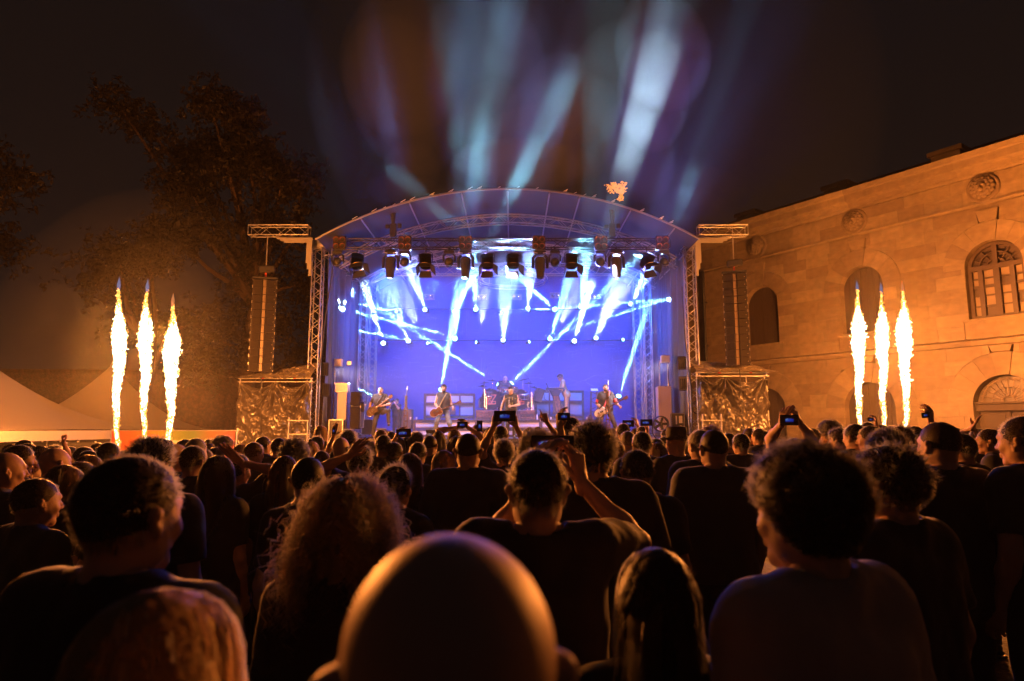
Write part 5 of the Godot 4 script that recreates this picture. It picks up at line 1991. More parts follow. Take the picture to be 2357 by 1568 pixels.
	var stool := thing("drum_stool", "round stool hidden behind the bass drums", "stool", Vector3(px(1163, 900, 29.1).x, floor_y, -29.05))
	var sm := MB.new()
	sm.lathe([Vector2(0, .40), Vector2(.17, .40), Vector2(.18, .47), Vector2(0, .48)], 16)
	part("seat", sm, mat("matt_black"), stool)
	var sl := MB.new()
	sl.tube(Vector3(0, 0, 0), Vector3(0, .42, 0), .03, .03, 8)
	part("post", sl, chrome, stool)

func keyboard_stand(floor_y: float) -> void:
	var d := 28.0
	var rust := mat("rusty_steel")
	var t := thing("keyboard_stand", "rusty slanted keyboard post with dark lettering down its front", "keyboard stand", Vector3(px(1290, 952, d).x, floor_y, -d))
	var loc := func(x: float, y: float) -> Vector3:
		return px(x, y, d) - t.position
	var a: Vector3 = loc.call(1279, 911)
	var b: Vector3 = loc.call(1290, 952)
	b.y = 0
	var dv := (a - b).normalized()
	var bs := Basis(dv.cross(Vector3.BACK), dv, Vector3.BACK)
	var post := MB.new()
	post.box((a + b) / 2, Vector3(.20, a.distance_to(b), .12), bs, .012)
	part("post", post, orange_or(rust), t)
	for s in [-1.0, 1.0]:
		var e := MB.new()
		e.box((a + b) / 2 + bs.x * s * .125, Vector3(.045, a.distance_to(b), .16), bs, .01)
		part("rail", e, rust, t)
	var holes := MB.new()
	for h in [.22, .38]:
		holes.disc(b.lerp(a, h) + Vector3(0, 0, .063), Vector3.BACK, .035, 14)
	part("hole", holes, mat("matt_black"), t)
	var tm := TextMesh.new()
	tm.text = "zouse"
	var fnt := SystemFont.new()
	fnt.font_names = PackedStringArray(["Droid Sans"])
	tm.font = fnt
	tm.font_size = 16
	tm.pixel_size = .009
	tm.depth = .008
	part("lettering", tm, mat("matt_black"), t, Transform3D(Basis(Vector3.BACK, -PI / 2) if false else bs * Basis(Vector3.BACK, -PI / 2), b.lerp(a, .72) + Vector3(0, 0, .066)))
	var fun := MB.new()
	var f0: Vector3 = loc.call(1257, 897)
	var f1: Vector3 = loc.call(1298, 897)
	fun.prism(PackedVector2Array([Vector2(a.x - .14, a.y - .02), Vector2(a.x + .14, a.y - .02), Vector2(f1.x - .1, f1.y - .02), Vector2(f0.x + .14, f0.y - .02)]), -.2, .16, Transform3D(), .02)
	part("bracket", fun, mat("matt_black"), t)
	var kb := thing("keyboard", "dark keyboard with cables resting on the rusty post", "keyboard", t.position + Vector3((f0.x + f1.x) / 2, f0.y, 0))
	var kw := f1.x - f0.x
	var k := MB.new()
	k.box(Vector3(0, .04, 0), Vector3(kw, .08, .34), Basis(), .015)
	part("body", k, mat("matt_black"), kb)
	for i in 14:
		var m := MB.new()
		m.box(Vector3(-kw * .44 + i * kw * .065, .088, -.08), Vector3(kw * .06, .014, .15))
		part("key", m, mat("white_plastic"), kb)
	for s in [-1.0, 1.0]:
		var m := MB.new()
		m.box(Vector3(s * kw * .47, -.03, .1), Vector3(.1, .12, .16), Basis(), .02)
		part("bracket", m, mat("chrome"), kb)
	var cb := MB.new()
	cb.path([Vector3(-kw * .5, .02, 0), Vector3(-kw * .62, -.1, 0), Vector3(-kw * .6, -.4, 0), Vector3(-kw * .4, -.5, 0)], [.012], 6)
	part("cable", cb, mat("rubber"), kb)
	var mi := MB.new()
	mi.path([Vector3(-kw * .4, .08, 0), Vector3(-kw * .44, .2, 0), Vector3(-kw * .5, .27, 0)], [.03, .02, .035], 7)
	part("modulator", mi, mat("matt_black"), kb)

func orange_or(m: Material) -> Material:
	return mats.get("rusty_plate", m)


# ---------------------------------------------------------------- people
# A figure is worked out at 1.75 m, standing at the origin, facing -z; its right side is +x.
var head_mesh: Array = []
var hand_mesh := {}
var hair_mesh := {}

func head_field(fem: bool) -> Field:
	var f := Field.new()
	f.cell = .0042
	var w := .94 if fem else 1.0
	f.egg(Vector3(0, .022, .012), Vector3(.0755 * w, .092, .098), .02)
	f.egg(Vector3(0, .034, .018), Vector3(.0765 * w, .079, .094), .02)
	f.egg(Vector3(0, -.015, -.03), Vector3(.066 * w, .085, .066), .03)
	f.limb(Vector3(-.035 * w, -.062, -.01), Vector3(.035 * w, -.062, -.01), .038 * w, .038 * w, .03)
	f.limb(Vector3(-.012, -.098, -.064), Vector3(.012, -.098, -.064), .022 * w, .022 * w, .03)
	f.limb(Vector3(-.03, .026, -.082), Vector3(.03, .026, -.082), .014, .014, .02)
	for s in [-1.0, 1.0]:
		f.egg(Vector3(s * .042 * w, -.028, -.062), Vector3(.024, .022, .022), .02)
		f.egg(Vector3(s * .032, .004, -.100), Vector3(.018, .012, .016), -.012)
		f.egg(Vector3(s * .031, .003, -.080), Vector3(.0135, .0135, .0135), .003)
		f.limb(Vector3(s * .074 * w, -.012, .005), Vector3(s * .086 * w, .012, .022), .012, .016, .008)
		f.limb(Vector3(s * .084 * w, .014, .022), Vector3(s * .077 * w, -.03, .004), .012, .009, .008)
		f.egg(Vector3(s * .095 * w, .0, .008), Vector3(.009, .016, .011), -.008)
	f.limb(Vector3(0, .008, -.094), Vector3(0, -.026, -.113), .009, .0125, .012)
	for s in [-1.0, 1.0]:
		f.egg(Vector3(s * .012, -.031, -.101), Vector3(.009, .008, .011), .008)
	f.limb(Vector3(-.017, -.058, -.090), Vector3(.017, -.058, -.090), .007, .007, .010)
	f.limb(Vector3(-.014, -.069, -.089), Vector3(.014, -.069, -.089), .008, .008, .010)
	f.limb(Vector3(-.016, -.0635, -.099), Vector3(.016, -.0635, -.099), .003, .003, -.004)
	var nr := .050 if fem else .058
	f.limb(Vector3(0, -.03, .025), Vector3(0, -.14, .032), nr, nr, .03)
	f.limb(Vector3(0, -.14, .032), Vector3(0, -.20, .035), nr, nr * 1.06, .03)
	f.box_lo = Vector3(-.13, -.20, -.16)
	f.box_hi = Vector3(.13, .14, .16)
	return f

func hand_field(pose: String) -> Field:
	var f := Field.new()
	f.cell = .0042
	var curl: Array = {"relaxed": [.30, .36, .42, .46], "hold": [.50, .62, .70, .74], "fist": [1.35, 1.4, 1.42, 1.45], "point": [.04, 1.38, 1.42, 1.45], "open": [.06, .05, .08, .12]}[pose]
	var zs := [-.030, -.010, .011, .030]
	var ls := [[.043, .026, .021], [.047, .030, .023], [.044, .027, .022], [.034, .021, .019]]
	f.limb(Vector3(-.03, 0, 0), Vector3(.012, 0, 0), .026, .024, .012)
	for i in 4:
		var kn := Vector3(.092 - absf(i - 1) * .005, .002, zs[i])
		f.limb(Vector3(.005, 0, zs[i] * .55), kn, .0145, .0115, .012)
		var p := kn
		var an := 0.0
		var r := .0098 if i < 3 else .0086
		for j in 3:
			an += curl[i] * (1.0 if j < 2 else .7)
			var q = p + Vector3(cos(an), -sin(an), (zs[i] * .12 if pose == "open" else 0.0)) * ls[i][j]
			f.limb(p, q, r, r * .92, .0035)
			p = q
			r *= .92
	var th := [Vector3(.014, -.006, -.022), Vector3(.048, -.016, -.052), Vector3(.076, -.028, -.058), Vector3(.098, -.038, -.050)]
	if pose == "fist" or pose == "point":
		th = [Vector3(.014, -.006, -.022), Vector3(.045, -.024, -.046), Vector3(.070, -.044, -.034), Vector3(.082, -.050, -.012)]
	if pose == "open":
		th = [Vector3(.014, -.004, -.022), Vector3(.042, -.008, -.056), Vector3(.066, -.012, -.078), Vector3(.086, -.014, -.092)]
	for j in 3:
		f.limb(th[j], th[j + 1], .0135 - j * .0015, .012 - j * .0015, .006)
	return f

# where the wrist frame of a hand points: fingers along dir, back of the hand towards dorsal
func hand_frame(at: Vector3, dir: Vector3, dorsal: Vector3, left: bool) -> Transform3D:
	var x := dir.normalized()
	var y := (dorsal - x * dorsal.dot(x)).normalized()
	var z := x.cross(y)
	return Transform3D(Basis(x, y, -z if left else z), at)

func pose(changes := {}) -> Dictionary:
	var p := {
		"sh": [Vector3(-.180, 1.425, .01), Vector3(.180, 1.425, .01)], "el": [Vector3(-.235, 1.13, .03), Vector3(.235, 1.13, .03)], "wr": [Vector3(-.225, .88, -.05), Vector3(.225, .88, -.05)],
		"hand": ["relaxed", "relaxed"], "dir": [Vector3.ZERO, Vector3.ZERO], "back": [Vector3(-1, 0, .2), Vector3(1, 0, .2)],
		"hip": [Vector3(-.09, .92, 0), Vector3(.09, .92, 0)], "kn": [Vector3(-.105, .49, -.01), Vector3(.105, .49, -.01)], "an": [Vector3(-.115, .085, .02), Vector3(.115, .085, .02)], "toe": [Vector3(-.03, 0, -1), Vector3(.03, 0, -1)],
		"head": Basis(), "bend": Transform3D(), "fem": false, "bulk": 1.0, "top": "tee", "loose": 1.0, "cell": .017}
	p.merge(changes, true)
	if p.fem:
		if not changes.has("sh"):
			p.sh = [Vector3(-.158, 1.42, .01), Vector3(.158, 1.42, .01)]
		if not changes.has("bulk"):
			p.bulk = .88
	return p

func torso(f: Field, p: Dictionary, grow: float) -> void:
	var b: float = p.bulk
	var t: Transform3D = p.bend
	var hipw := 1.06 if p.fem else 1.0
	f.limb(Vector3(-.075, .955, .01), Vector3(.075, .955, .01), .112 * hipw * (b + .05) + grow, .112 * hipw * (b + .05) + grow, .04)
	for s in [-1.0, 1.0]:
		f.limb(Vector3(s * .055, 1.0, .005), t * Vector3(s * .065 * b, 1.2, -.005), .108 * b + grow, .110 * b + grow, .05)
		f.egg(Vector3(s * .075, .92, .065), Vector3(.095, .1, .08) * (b + .05) + Vector3.ONE * grow, .04)
	f.limb(t * Vector3(-.075 * b, 1.29, -.005), t * Vector3(.075 * b, 1.29, -.005), .115 * b + grow, .115 * b + grow, .05)
	f.limb(t * Vector3(-.115 * b, 1.385, .012), t * Vector3(.115 * b, 1.385, .012), .075 * b + grow, .075 * b + grow, .05)
	if p.fem:
		for s in [-1.0, 1.0]:
			f.egg(t * Vector3(s * .07, 1.27, -.10), Vector3(.06, .06, .055) + Vector3.ONE * grow, .03)
	for i in 2:
		var s := -1.0 if i == 0 else 1.0
		f.limb(t * Vector3(s * .028, 1.50, .022), (t * Vector3(s * .03, 1.49, .02)).lerp(p.sh[i], .82), .045 + grow, .052 * minf(b, 1.05) + grow, .05)
		f.limb(p.sh[i], p.sh[i].lerp(p.el[i], .3), .056 * minf(b, 1.1) + grow, .05 * minf(b, 1.1) + grow, .05)

func figure_fields(p: Dictionary) -> Dictionary:
	var b: float = clampf(p.bulk, .85, 1.15)
	var body := Field.new()
	body.cell = p.cell
	torso(body, p, 0.0)
	var hf: Transform3D = head_place(p)
	body.limb(p.bend * Vector3(0, 1.40, .025), hf * Vector3(0, -.06, .02), .06, .05, .04)
	for i in 2:
		var e: Vector3 = p.el[i]
		body.limb(p.sh[i], e, .051 * b, .041 * b, .02)
		body.limb(e, p.wr[i], .042 * b, .027, .02)
		var mid := e.lerp(p.wr[i], .3)
		body.egg(mid, Vector3.ONE * .043 * b, .03)
		body.limb(p.hip[i], p.kn[i], .086 * b, .058, .04)
		body.limb(p.kn[i], p.an[i], .056, .036, .03)
		body.egg(p.kn[i].lerp(p.an[i], .3) + Vector3(0, 0, .022), Vector3(.05, .09, .052), .03)
		body.limb(p.an[i], p.an[i] + p.toe[i].normalized() * .13 + Vector3(0, -.05, 0), .036, .028, .03)
	var shirt := Field.new()
	shirt.cell = p.cell
	var loose: float = p.loose
	torso(shirt, p, .013 * loose + .005)
	shirt.limb(p.bend * Vector3(0, 1.36, .03), p.bend * Vector3(0, 1.485, .027), .074, .072, .03)
	var t: Transform3D = p.bend
	for s in [-1.0, 1.0]:
		shirt.limb(Vector3(s * .07, .90, .01), t * Vector3(s * .075, 1.22, 0), .118 * p.bulk + .012 * loose, .112 * p.bulk + .012 * loose, .05)
	for i in 2:
		if p.top == "tee":
			shirt.limb(p.sh[i], p.sh[i].lerp(p.el[i], .72), .064 * b + .006 * loose, .060 * b + .012 * loose, .035, -1, true)
		elif p.top == "long":
			shirt.limb(p.sh[i], p.el[i], .064 * b + .004, .054 * b, .035)
			shirt.limb(p.el[i], p.el[i].lerp(p.wr[i], .96), .054 * b, .040, .02, -1, true)
		elif p.top == "half":
			shirt.limb(p.sh[i], p.sh[i].lerp(p.el[i], 1.02), .064 * b + .004, .058 * b, .035, -1, true)
	shirt.limb(t * Vector3(0, 1.515, .008), hf * Vector3(0, -.05, .02), .066 if p.fem else .070, .09, -.006)
	if p.top == "vest":
		for i in 2:
			var s := -1.0 if i == 0 else 1.0
			shirt.limb(p.sh[i] + Vector3(s * .05, .02, 0), p.sh[i] + Vector3(s * .06, -.12, 0), .062, .075, -.01)
	shirt.cuts.append(Plane(Vector3(0, -1, 0), -(.86 if p.top != "vest" else .93)))
	shirt.noise = FastNoiseLite.new()
	shirt.noise.seed = 5 + int(p.bulk * 100)
	shirt.noise.frequency = 5.0
	shirt.noise.fractal_octaves = 3
	shirt.amp = .011
	var legs := Field.new()
	legs.cell = p.cell
	legs.limb(Vector3(-.075, .965, .01), Vector3(.075, .965, .01), .112 * (p.bulk + .05) + .008, .112 * (p.bulk + .05) + .008, .04)
	for i in 2:
		legs.egg(Vector3(-.075 if i == 0 else .075, .92, .065), Vector3(.105, .11, .09) * (p.bulk + .05), .04)
		legs.limb(p.hip[i], p.kn[i], .098 * b, .074, .04)
		legs.limb(p.kn[i], p.an[i].lerp(p.kn[i], .02), .074, .060, .03, -1, true)
	legs.cuts.append(Plane(Vector3(0, 1, 0), 1.03))
	legs.noise = shirt.noise
	legs.amp = .012
	return {"body": body, "shirt": shirt, "legs": legs, "p": p}

func head_place(p: Dictionary) -> Transform3D:
	var neck: Vector3 = p.bend * Vector3(0, 1.50, .02)
	var b: Basis = p.bend.basis * p.head
	return Transform3D(b, neck + b * Vector3(0, .134, -.03))

func figure_finish(q: Dictionary) -> Dictionary:
	var p: Dictionary = q.p
	var body: MB = q.body.out
	body.add(head_mesh[1 if p.fem else 0], head_place(p))
	for i in 2:
		var d: Vector3 = p.dir[i]
		if d == Vector3.ZERO:
			d = p.wr[i] - p.el[i]
		body.add(hand_mesh[p.hand[i]], hand_frame(p.wr[i] + d.normalized() * .01, d, p.back[i], i == 0))
	var shoes := MB.new()
	for i in 2:
		var t: Vector3 = p.toe[i].normalized()
		var bs := Basis(Vector3.UP.cross(-t).normalized(), Vector3.UP, -t)
		var a: Vector3 = p.an[i]
		shoes.ball(a + t * .05 + Vector3(0, -.042, 0), Vector3(.047, .045, .135), 14, bs)
		shoes.ball(a + Vector3(0, -.02, .005), Vector3(.05, .07, .06), 12, bs)
		shoes.box(a + t * .05 + Vector3(0, -.073, 0), Vector3(.088, .024, .27), bs, .01)
	return {"body": body.commit(), "shirt": q.shirt.out.commit(), "legs": q.legs.out.commit(), "shoes": shoes.commit(), "head": head_place(p), "p": p}

# ---- hair, in the head's own frame
func hair_build(style: String, sd: int, count := 1.0) -> Array:
	# returns [cap mesh builder, strand mesh builder]
	var r2 := RandomNumberGenerator.new()
	r2.seed = sd
	var f := Field.new()
	f.cell = .006
	var c0 := Vector3(0, .022, .012)
	var rad := Vector3(.0755, .092, .098)
	var thick: float = {"buzz": .004, "short": .009, "tousled": .016, "quiff": .012, "long": .010, "wavy": .016, "curls": .020, "bob": .013, "tail": .006, "afro": .034, "ring": .006, "mop": .016, "thin": .006}[style]
	var lift_up := Vector3(0, thick * .55 + .001, thick * .35)
	f.egg(c0 + lift_up, rad + Vector3.ONE * (thick * .5 + .0012), .01)
	f.egg(Vector3(0, .034, .018) + lift_up, Vector3(.0765, .079, .094) + Vector3.ONE * (thick * .5 + .0012), .015)
	f.noise = FastNoiseLite.new()
	f.noise.seed = sd
	f.noise.frequency = 26.0
	f.noise.fractal_octaves = 3
	f.amp = thick * .35
	if style in ["long", "wavy", "curls"]:
		var dy := -.27 if style != "curls" else -.13
		f.limb(Vector3(-.045, .0, .03), Vector3(-.05, dy, .065), .055, .035, .04)
		f.limb(Vector3(.045, .0, .03), Vector3(.05, dy, .065), .055, .035, .04)
		f.limb(Vector3(0, .0, .05), Vector3(0, dy, .08), .055, .035, .04)
	elif style == "bob":
		f.limb(Vector3(-.045, .0, .015), Vector3(-.058, -.13, .02), .045, .036, .03)
		f.limb(Vector3(.045, .0, .015), Vector3(.058, -.13, .02), .045, .036, .03)
		f.limb(Vector3(0, .0, .05), Vector3(0, -.14, .06), .055, .04, .03)
	elif style == "tail":
		f.limb(Vector3(0, .05, .10), Vector3(0, .06, .135), .022, .03, .01)
		f.limb(Vector3(0, .06, .135), Vector3(0, -.14, .13), .032, .016, .02)
	elif style == "quiff":
		f.limb(Vector3(-.03, .105, -.055), Vector3(.03, .105, -.055), .030, .030, .03)
		f.limb(Vector3(-.02, .115, .0), Vector3(.02, .115, .0), .024, .024, .04)
	elif style == "mop":
		f.egg(Vector3(0, .10, -.005), Vector3(.082, .050, .098), .04)
	elif style == "tousled":
		f.egg(Vector3(0, .085, -.01), Vector3(.075, .045, .09), .03)
	# the hairline: from the brow back and down to the nape
	var line := Vector3(0, .724, .69)
	var cutd := -.020
	if style in ["long", "wavy", "curls", "bob"]:
		line = Vector3(0, .42, .907)
		cutd = -.062 if style != "bob" else -.055
	elif style == "afro":
		cutd = -.028
	elif style == "mop":
		cutd = -.012
	f.cuts.append(Plane(-line, -cutd))
	if style == "ring":
		f.egg(Vector3(0, .085, -.03), Vector3(.08, .055, .115), -.006)
	f.build()
	var fl := FastNoiseLite.new()
	fl.seed = sd + 50
	fl.frequency = 30.0 if style in ["tousled", "mop", "afro", "quiff"] else 22.0
	fl.fractal_octaves = 2
	var sts := [MB.new(), MB.new()]
	var n := {"buzz": 2600, "short": 3600, "tousled": 3800, "quiff": 3600, "long": 2600, "wavy": 3000, "curls": 3600, "bob": 2600, "tail": 2400, "afro": 5200, "ring": 1600, "mop": 5600, "thin": 900}
	var length := {"buzz": .007, "short": .022, "tousled": .045, "quiff": .04, "long": .40, "wavy": .38, "curls": .25, "bob": .22, "tail": .07, "afro": .05, "ring": .018, "mop": .034, "thin": .02}
	var segs := {"buzz": 1, "short": 2, "tousled": 4, "quiff": 3, "long": 9, "wavy": 12, "curls": 16, "bob": 7, "tail": 3, "afro": 7, "ring": 2, "mop": 9, "thin": 2}
	var curl := {"buzz": .0, "short": .0, "tousled": .004, "quiff": .001, "long": .002, "wavy": .008, "curls": .014, "bob": .001, "tail": .0, "afro": .010, "ring": .0, "mop": .010, "thin": .0}
	var turns := {"tousled": 1.2, "quiff": .6, "long": 2.0, "wavy": 3.5, "curls": 6.0, "bob": 1.0, "afro": 2.2, "mop": 2.6}
	var lenh: float = length[style]
	var sg: int = segs[style]
	var amp: float = curl[style]
	var tn: float = turns.get(style, 0.0)
	var wide := .0010 if style in ["buzz", "short", "ring", "thin"] else .0016
	for i in int(n[style] * count):
		var o := Vector3(r2.randfn(), r2.randfn(), r2.randfn()).normalized()
		var root := Vector3(0, .026, .014) + lift_up + o * (Vector3(.0775, .0885, .0985) + Vector3.ONE * thick * .45)
		if line.dot(root) < cutd + .004:
			continue
		if style == "ring" and ((root - Vector3(0, .085, -.03)) / Vector3(.08, .055, .115)).length() < 1.0:
			continue
		var nrm := (o / rad).normalized()
		var down := Vector3(0, -1, 0)
		var comb := (down - nrm * down.dot(nrm)).normalized()
		var lift := .35
		var flow := Vector3(fl.get_noise_3dv(root), fl.get_noise_3dv(root + Vector3(3, 7, 1)), fl.get_noise_3dv(root + Vector3(9, 2, 5)))
		comb += flow * 1.1
		if style in ["buzz"]:
			lift = 1.5
		elif style in ["short", "ring", "thin"]:
			lift = .7
			comb = (Vector3(0, -.3, 1) - nrm * Vector3(0, -.3, 1).dot(nrm)).normalized() if root.y > .04 else comb
		elif style in ["tousled", "afro", "mop"]:
			lift = 1.0 if style != "tousled" else .75
			comb = Vector3(r2.randfn(), r2.randfn(), r2.randfn()).normalized() * .35 + flow * (2.6 if style != "tousled" else 2.2) + (Vector3(0, -.25, .35) if style == "tousled" else Vector3.ZERO)
		elif style == "quiff":
			lift = 1.2
			comb = Vector3(r2.randfn() * .3, .6, .5)
		elif style in ["long", "wavy", "curls", "bob"]:
			# from a parting on top, then down
			comb = (Vector3(signf(root.x + .01) * .8, -.4, .5) - nrm * nrm.dot(Vector3(signf(root.x + .01) * .8, -.4, .5))).normalized()
			lift = .25
		elif style == "tail":
			comb = (Vector3(0, .05, .11) - root).normalized()
			comb = (comb - nrm * comb.dot(nrm)).normalized()
			lift = .12
		var d := (nrm * lift + comb + Vector3(r2.randfn(), r2.randfn(), r2.randfn()) * .18).normalized()
		var l := lenh * r2.randf_range(.62, 1.1) * (1.0 + .5 * flow.x)
		if style == "mop":
			l *= lerpf(.30, 1.35, smoothstep(-.01, .095, root.y))
		elif style == "tousled":
			l *= lerpf(.4, 1.1, smoothstep(-.02, .08, root.y))
		var step := l / sg
		var p := root
		var ph := r2.randf() * 1.6 + fl.get_noise_3dv(root * .8 + Vector3(4, 4, 4)) * 14.0
		var prev := p
		var st: MB = sts[1 if fl.get_noise_3dv(root * 2.2 + Vector3(1, 1, 1)) + r2.randfn() * .12 > .04 else 0]
		var k0 := st.v.size()
		var grav := 0.0
		if style == "curls":
			grav = 11.0 * step
			d = (d + nrm * .10).normalized()
		elif style in ["long", "wavy", "bob"]:
			grav = 34.0 * step
		elif style in ["mop", "tousled"]:
			grav = 4.0 * step
		var wd := wide * r2.randf_range(.6, 1.4)
		for j in sg + 1:
			var u := float(j) / sg
			var side := d.cross(nrm).normalized()
			if side == Vector3.ZERO:
				side = Vector3.RIGHT
			var bin := side.cross(d)
			var off := (side * cos(ph + TAU * tn * u) + bin * sin(ph + TAU * tn * u)) * amp * minf(u * 3.0, 1.0)
			var q := p + off
			var sv := side * wd * (1.0 - u * .7)
			st.v.append(q - sv)
			st.v.append(q + sv)
			var outw := (q - Vector3(0, minf(q.y, .02), .012)).normalized()
			st.n.append(outw)
			st.n.append(outw)
			st.uv.append(Vector2.ZERO)
			st.uv.append(Vector2.ZERO)
			if j < sg:
				d = (d + Vector3(0, -1, 0) * grav + Vector3(r2.randfn(), r2.randfn(), r2.randfn()) * .05).normalized()
				p += d * step
				var hull := rad + Vector3.ONE * (thick * 1.15 + .002 + .004 * absf(fmod(ph * 7.0, 1.0)) + .008 * flow.y * (1.0 if lenh > .1 else 0.0))
				var e := (p - c0) / hull
				if e.length() < 1.0:
					p = c0 + e.normalized() * hull
				if p.y < -.06 and grav > 20.0 and style != "bob":
					# lies over neck, shoulders and back
					p.z = maxf(p.z, .06 + clampf((-.1 - p.y) * .35, 0, .05)) if absf(p.x) < .075 else p.z
				prev = p
		for j in sg:
			var a := k0 + j * 2
			st.ix.append_array([a, a + 3, a + 1, a, a + 2, a + 3])
	return [f.out, sts[0], sts[1]]

var hair_colours := {"black": Vector3(.012, .009, .008), "brown": Vector3(.036, .020, .011), "light": Vector3(.12, .065, .03), "blond": Vector3(.36, .22, .10), "grey": Vector3(.24, .22, .20), "red": Vector3(.10, .03, .012)}
var cloth_colours := {"black": Vector3(.026, .024, .026), "char": Vector3(.05, .046, .045), "navy": Vector3(.022, .024, .042), "grey": Vector3(.36, .30, .27), "brown": Vector3(.035, .024, .018), "skin": Vector3(.3, .18, .12), "white": Vector3(.5, .5, .5), "gold": Vector3(.34, .24, .10), "denim": Vector3(.12, .15, .22), "dark_denim": Vector3(.04, .045, .07)}

func hair_mat(c: String, strand := 0) -> StandardMaterial3D:
	var key: String = ["hair_", "strand_", "light_strand_"][strand] + c
	if mats.has(key):
		return mats[key]
	var m := mat(key, Vector3(hair_colours[c]) * float([.7, .8, 2.0][strand]), .58)
	m.metallic_specular = .3
	if strand == 0:
		return m
	m.backlight_enabled = true
	m.backlight = lin(.8, .8, .8)
	return m

func cloth_mat(c: String) -> StandardMaterial3D:
	if mats.has("cloth_" + c):
		return mats["cloth_" + c]
	var m := grain(mat("cloth_" + c, cloth_colours[c], .85), noise_tex(.08, 256, true, 3.0, 61) if not mats.has("cloth_black") else mats["cloth_black"].normal_texture, 9.0, .5)
	m.rim_enabled = true
	m.rim = .6
	m.rim_tint = .5
	return m

func skin_mat(k: int) -> StandardMaterial3D:
	var key := "skin_%d" % k
	if mats.has(key):
		return mats[key]
	var c: Vector3 = [Vector3(.42, .25, .17), Vector3(.36, .20, .13), Vector3(.46, .29, .21)][k]
	var m := grain(mat(key, c, .58), noise_tex(.09, 256, true, 2.0, 71) if k == 0 else mats["skin_0"].normal_texture, 14.0, .25)
	return m

func dress(fig: Dictionary, at: Vector3, turn: float, scale: float, hair: String, hair_col: String, top_col: String, label: String, group := "", leg_col := "black") -> Node3D:
	var t := thing("person", label, "person", at, turn, group)
	t.scale = Vector3.ONE * scale
	var k := absi(label.hash()) % 3
	part("body", fig.body, skin_mat(k), t)
	if top_col != "none":
		part("shirt", fig.shirt, cloth_mat(top_col), t)
	part("trousers", fig.legs, cloth_mat(leg_col), t)
	part("shoes", fig.shoes, mat("shoe_leather", Vector3(.02, .02, .02), .5), t)
	if hair != "bald" and hair != "cap" and hair != "hat":
		var hm: Array = hair_mesh[hair]
		var fh: Transform3D = fig.head
		if fig.p.fem:
			fh = fh * Transform3D(Basis().scaled(Vector3(.96, 1, 1)), Vector3.ZERO)
		var h := part("hair", hm[0], hair_mat(hair_col), t, fh)
		part("strands", hm[1], hair_mat(hair_col, 1), h).set_meta("kind", "stuff")
		part("strands", hm[2], hair_mat(hair_col, 2), h).set_meta("kind", "stuff")
	elif hair == "cap":
		var c := part("cap", hat_mesh("cap"), cloth_mat("black"), t, fig.head)
		part("cap_print", hat_mesh("print"), mat("faded_print", Vector3(.10, .09, .09), .8), c)
		part("hair", hair_mesh["short"][1], hair_mat(hair_col, 1), t, fig.head).set_meta("kind", "stuff")
	elif hair == "hat":
		part("hat", hat_mesh("hat"), mat("felt", Vector3(.05, .035, .025), .8), t, fig.head)
		part("hair", hair_mesh["short"][1], hair_mat(hair_col, 1), t, fig.head).set_meta("kind", "stuff")
	return t

func hat_mesh(sort: String) -> MB:
	var m := MB.new()
	if sort == "cap":
		m.lathe([Vector2(.094, -.005), Vector2(.097, .03), Vector2(.090, .075), Vector2(.062, .112), Vector2(.02, .127), Vector2(.0, .128)], 26, Transform3D(Basis(Vector3.RIGHT, .12).scaled(Vector3(.90, 1, 1.10)), Vector3(0, .0, .012)))
		m.sheet(func(u: float, v: float) -> Vector3:
			var a := lerpf(-1.15, 1.15, u)
			return Vector3(sin(a) * (.085 + .012 * v), .015 - .02 * v + .012 * cos(a * 1.2), -(.085 + .075 * v) * cos(a) + .01), 14, 5)
		m.ball(Vector3(0, .128, .0), Vector3(.008, .005, .008), 8)
	elif sort == "print":
		for i in 4:
			m.box(Vector3(-.026 + i * .017, .062, .116 - absf(i - 1.5) * .002), Vector3(.010, .022, .004), Basis(Vector3.RIGHT, -.25))
		m.box(Vector3(0, .045, .119), Vector3(.06, .004, .004), Basis(Vector3.RIGHT, -.15))
	else:
		m.lathe([Vector2(.092, .03), Vector2(.098, .10), Vector2(.092, .145), Vector2(.06, .155), Vector2(.0, .140)], 26, Transform3D(Basis().scaled(Vector3(.92, 1, 1.08)), Vector3(0, .0, .01)))
		m.sheet(func(u: float, v: float) -> Vector3:
			var a := u * TAU
			return Vector3(sin(a) * (.086 + .055 * v), .035 + .016 * v * absf(sin(a)) * 1.6 - .01 * v, (.1 + .055 * v) * cos(a) + .01), 40, 4)
		m.lathe([Vector2(.0945, .035), Vector2(.099, .06)], 26, Transform3D(Basis().scaled(Vector3(.93, 1, 1.09)), Vector3(0, .0, .01)))
	return m

func facing(at: Vector3, extra := 0.0) -> float:
	var d := Vector3(-.2, 0, -25.0) - at
	return atan2(-d.x, -d.z) + extra

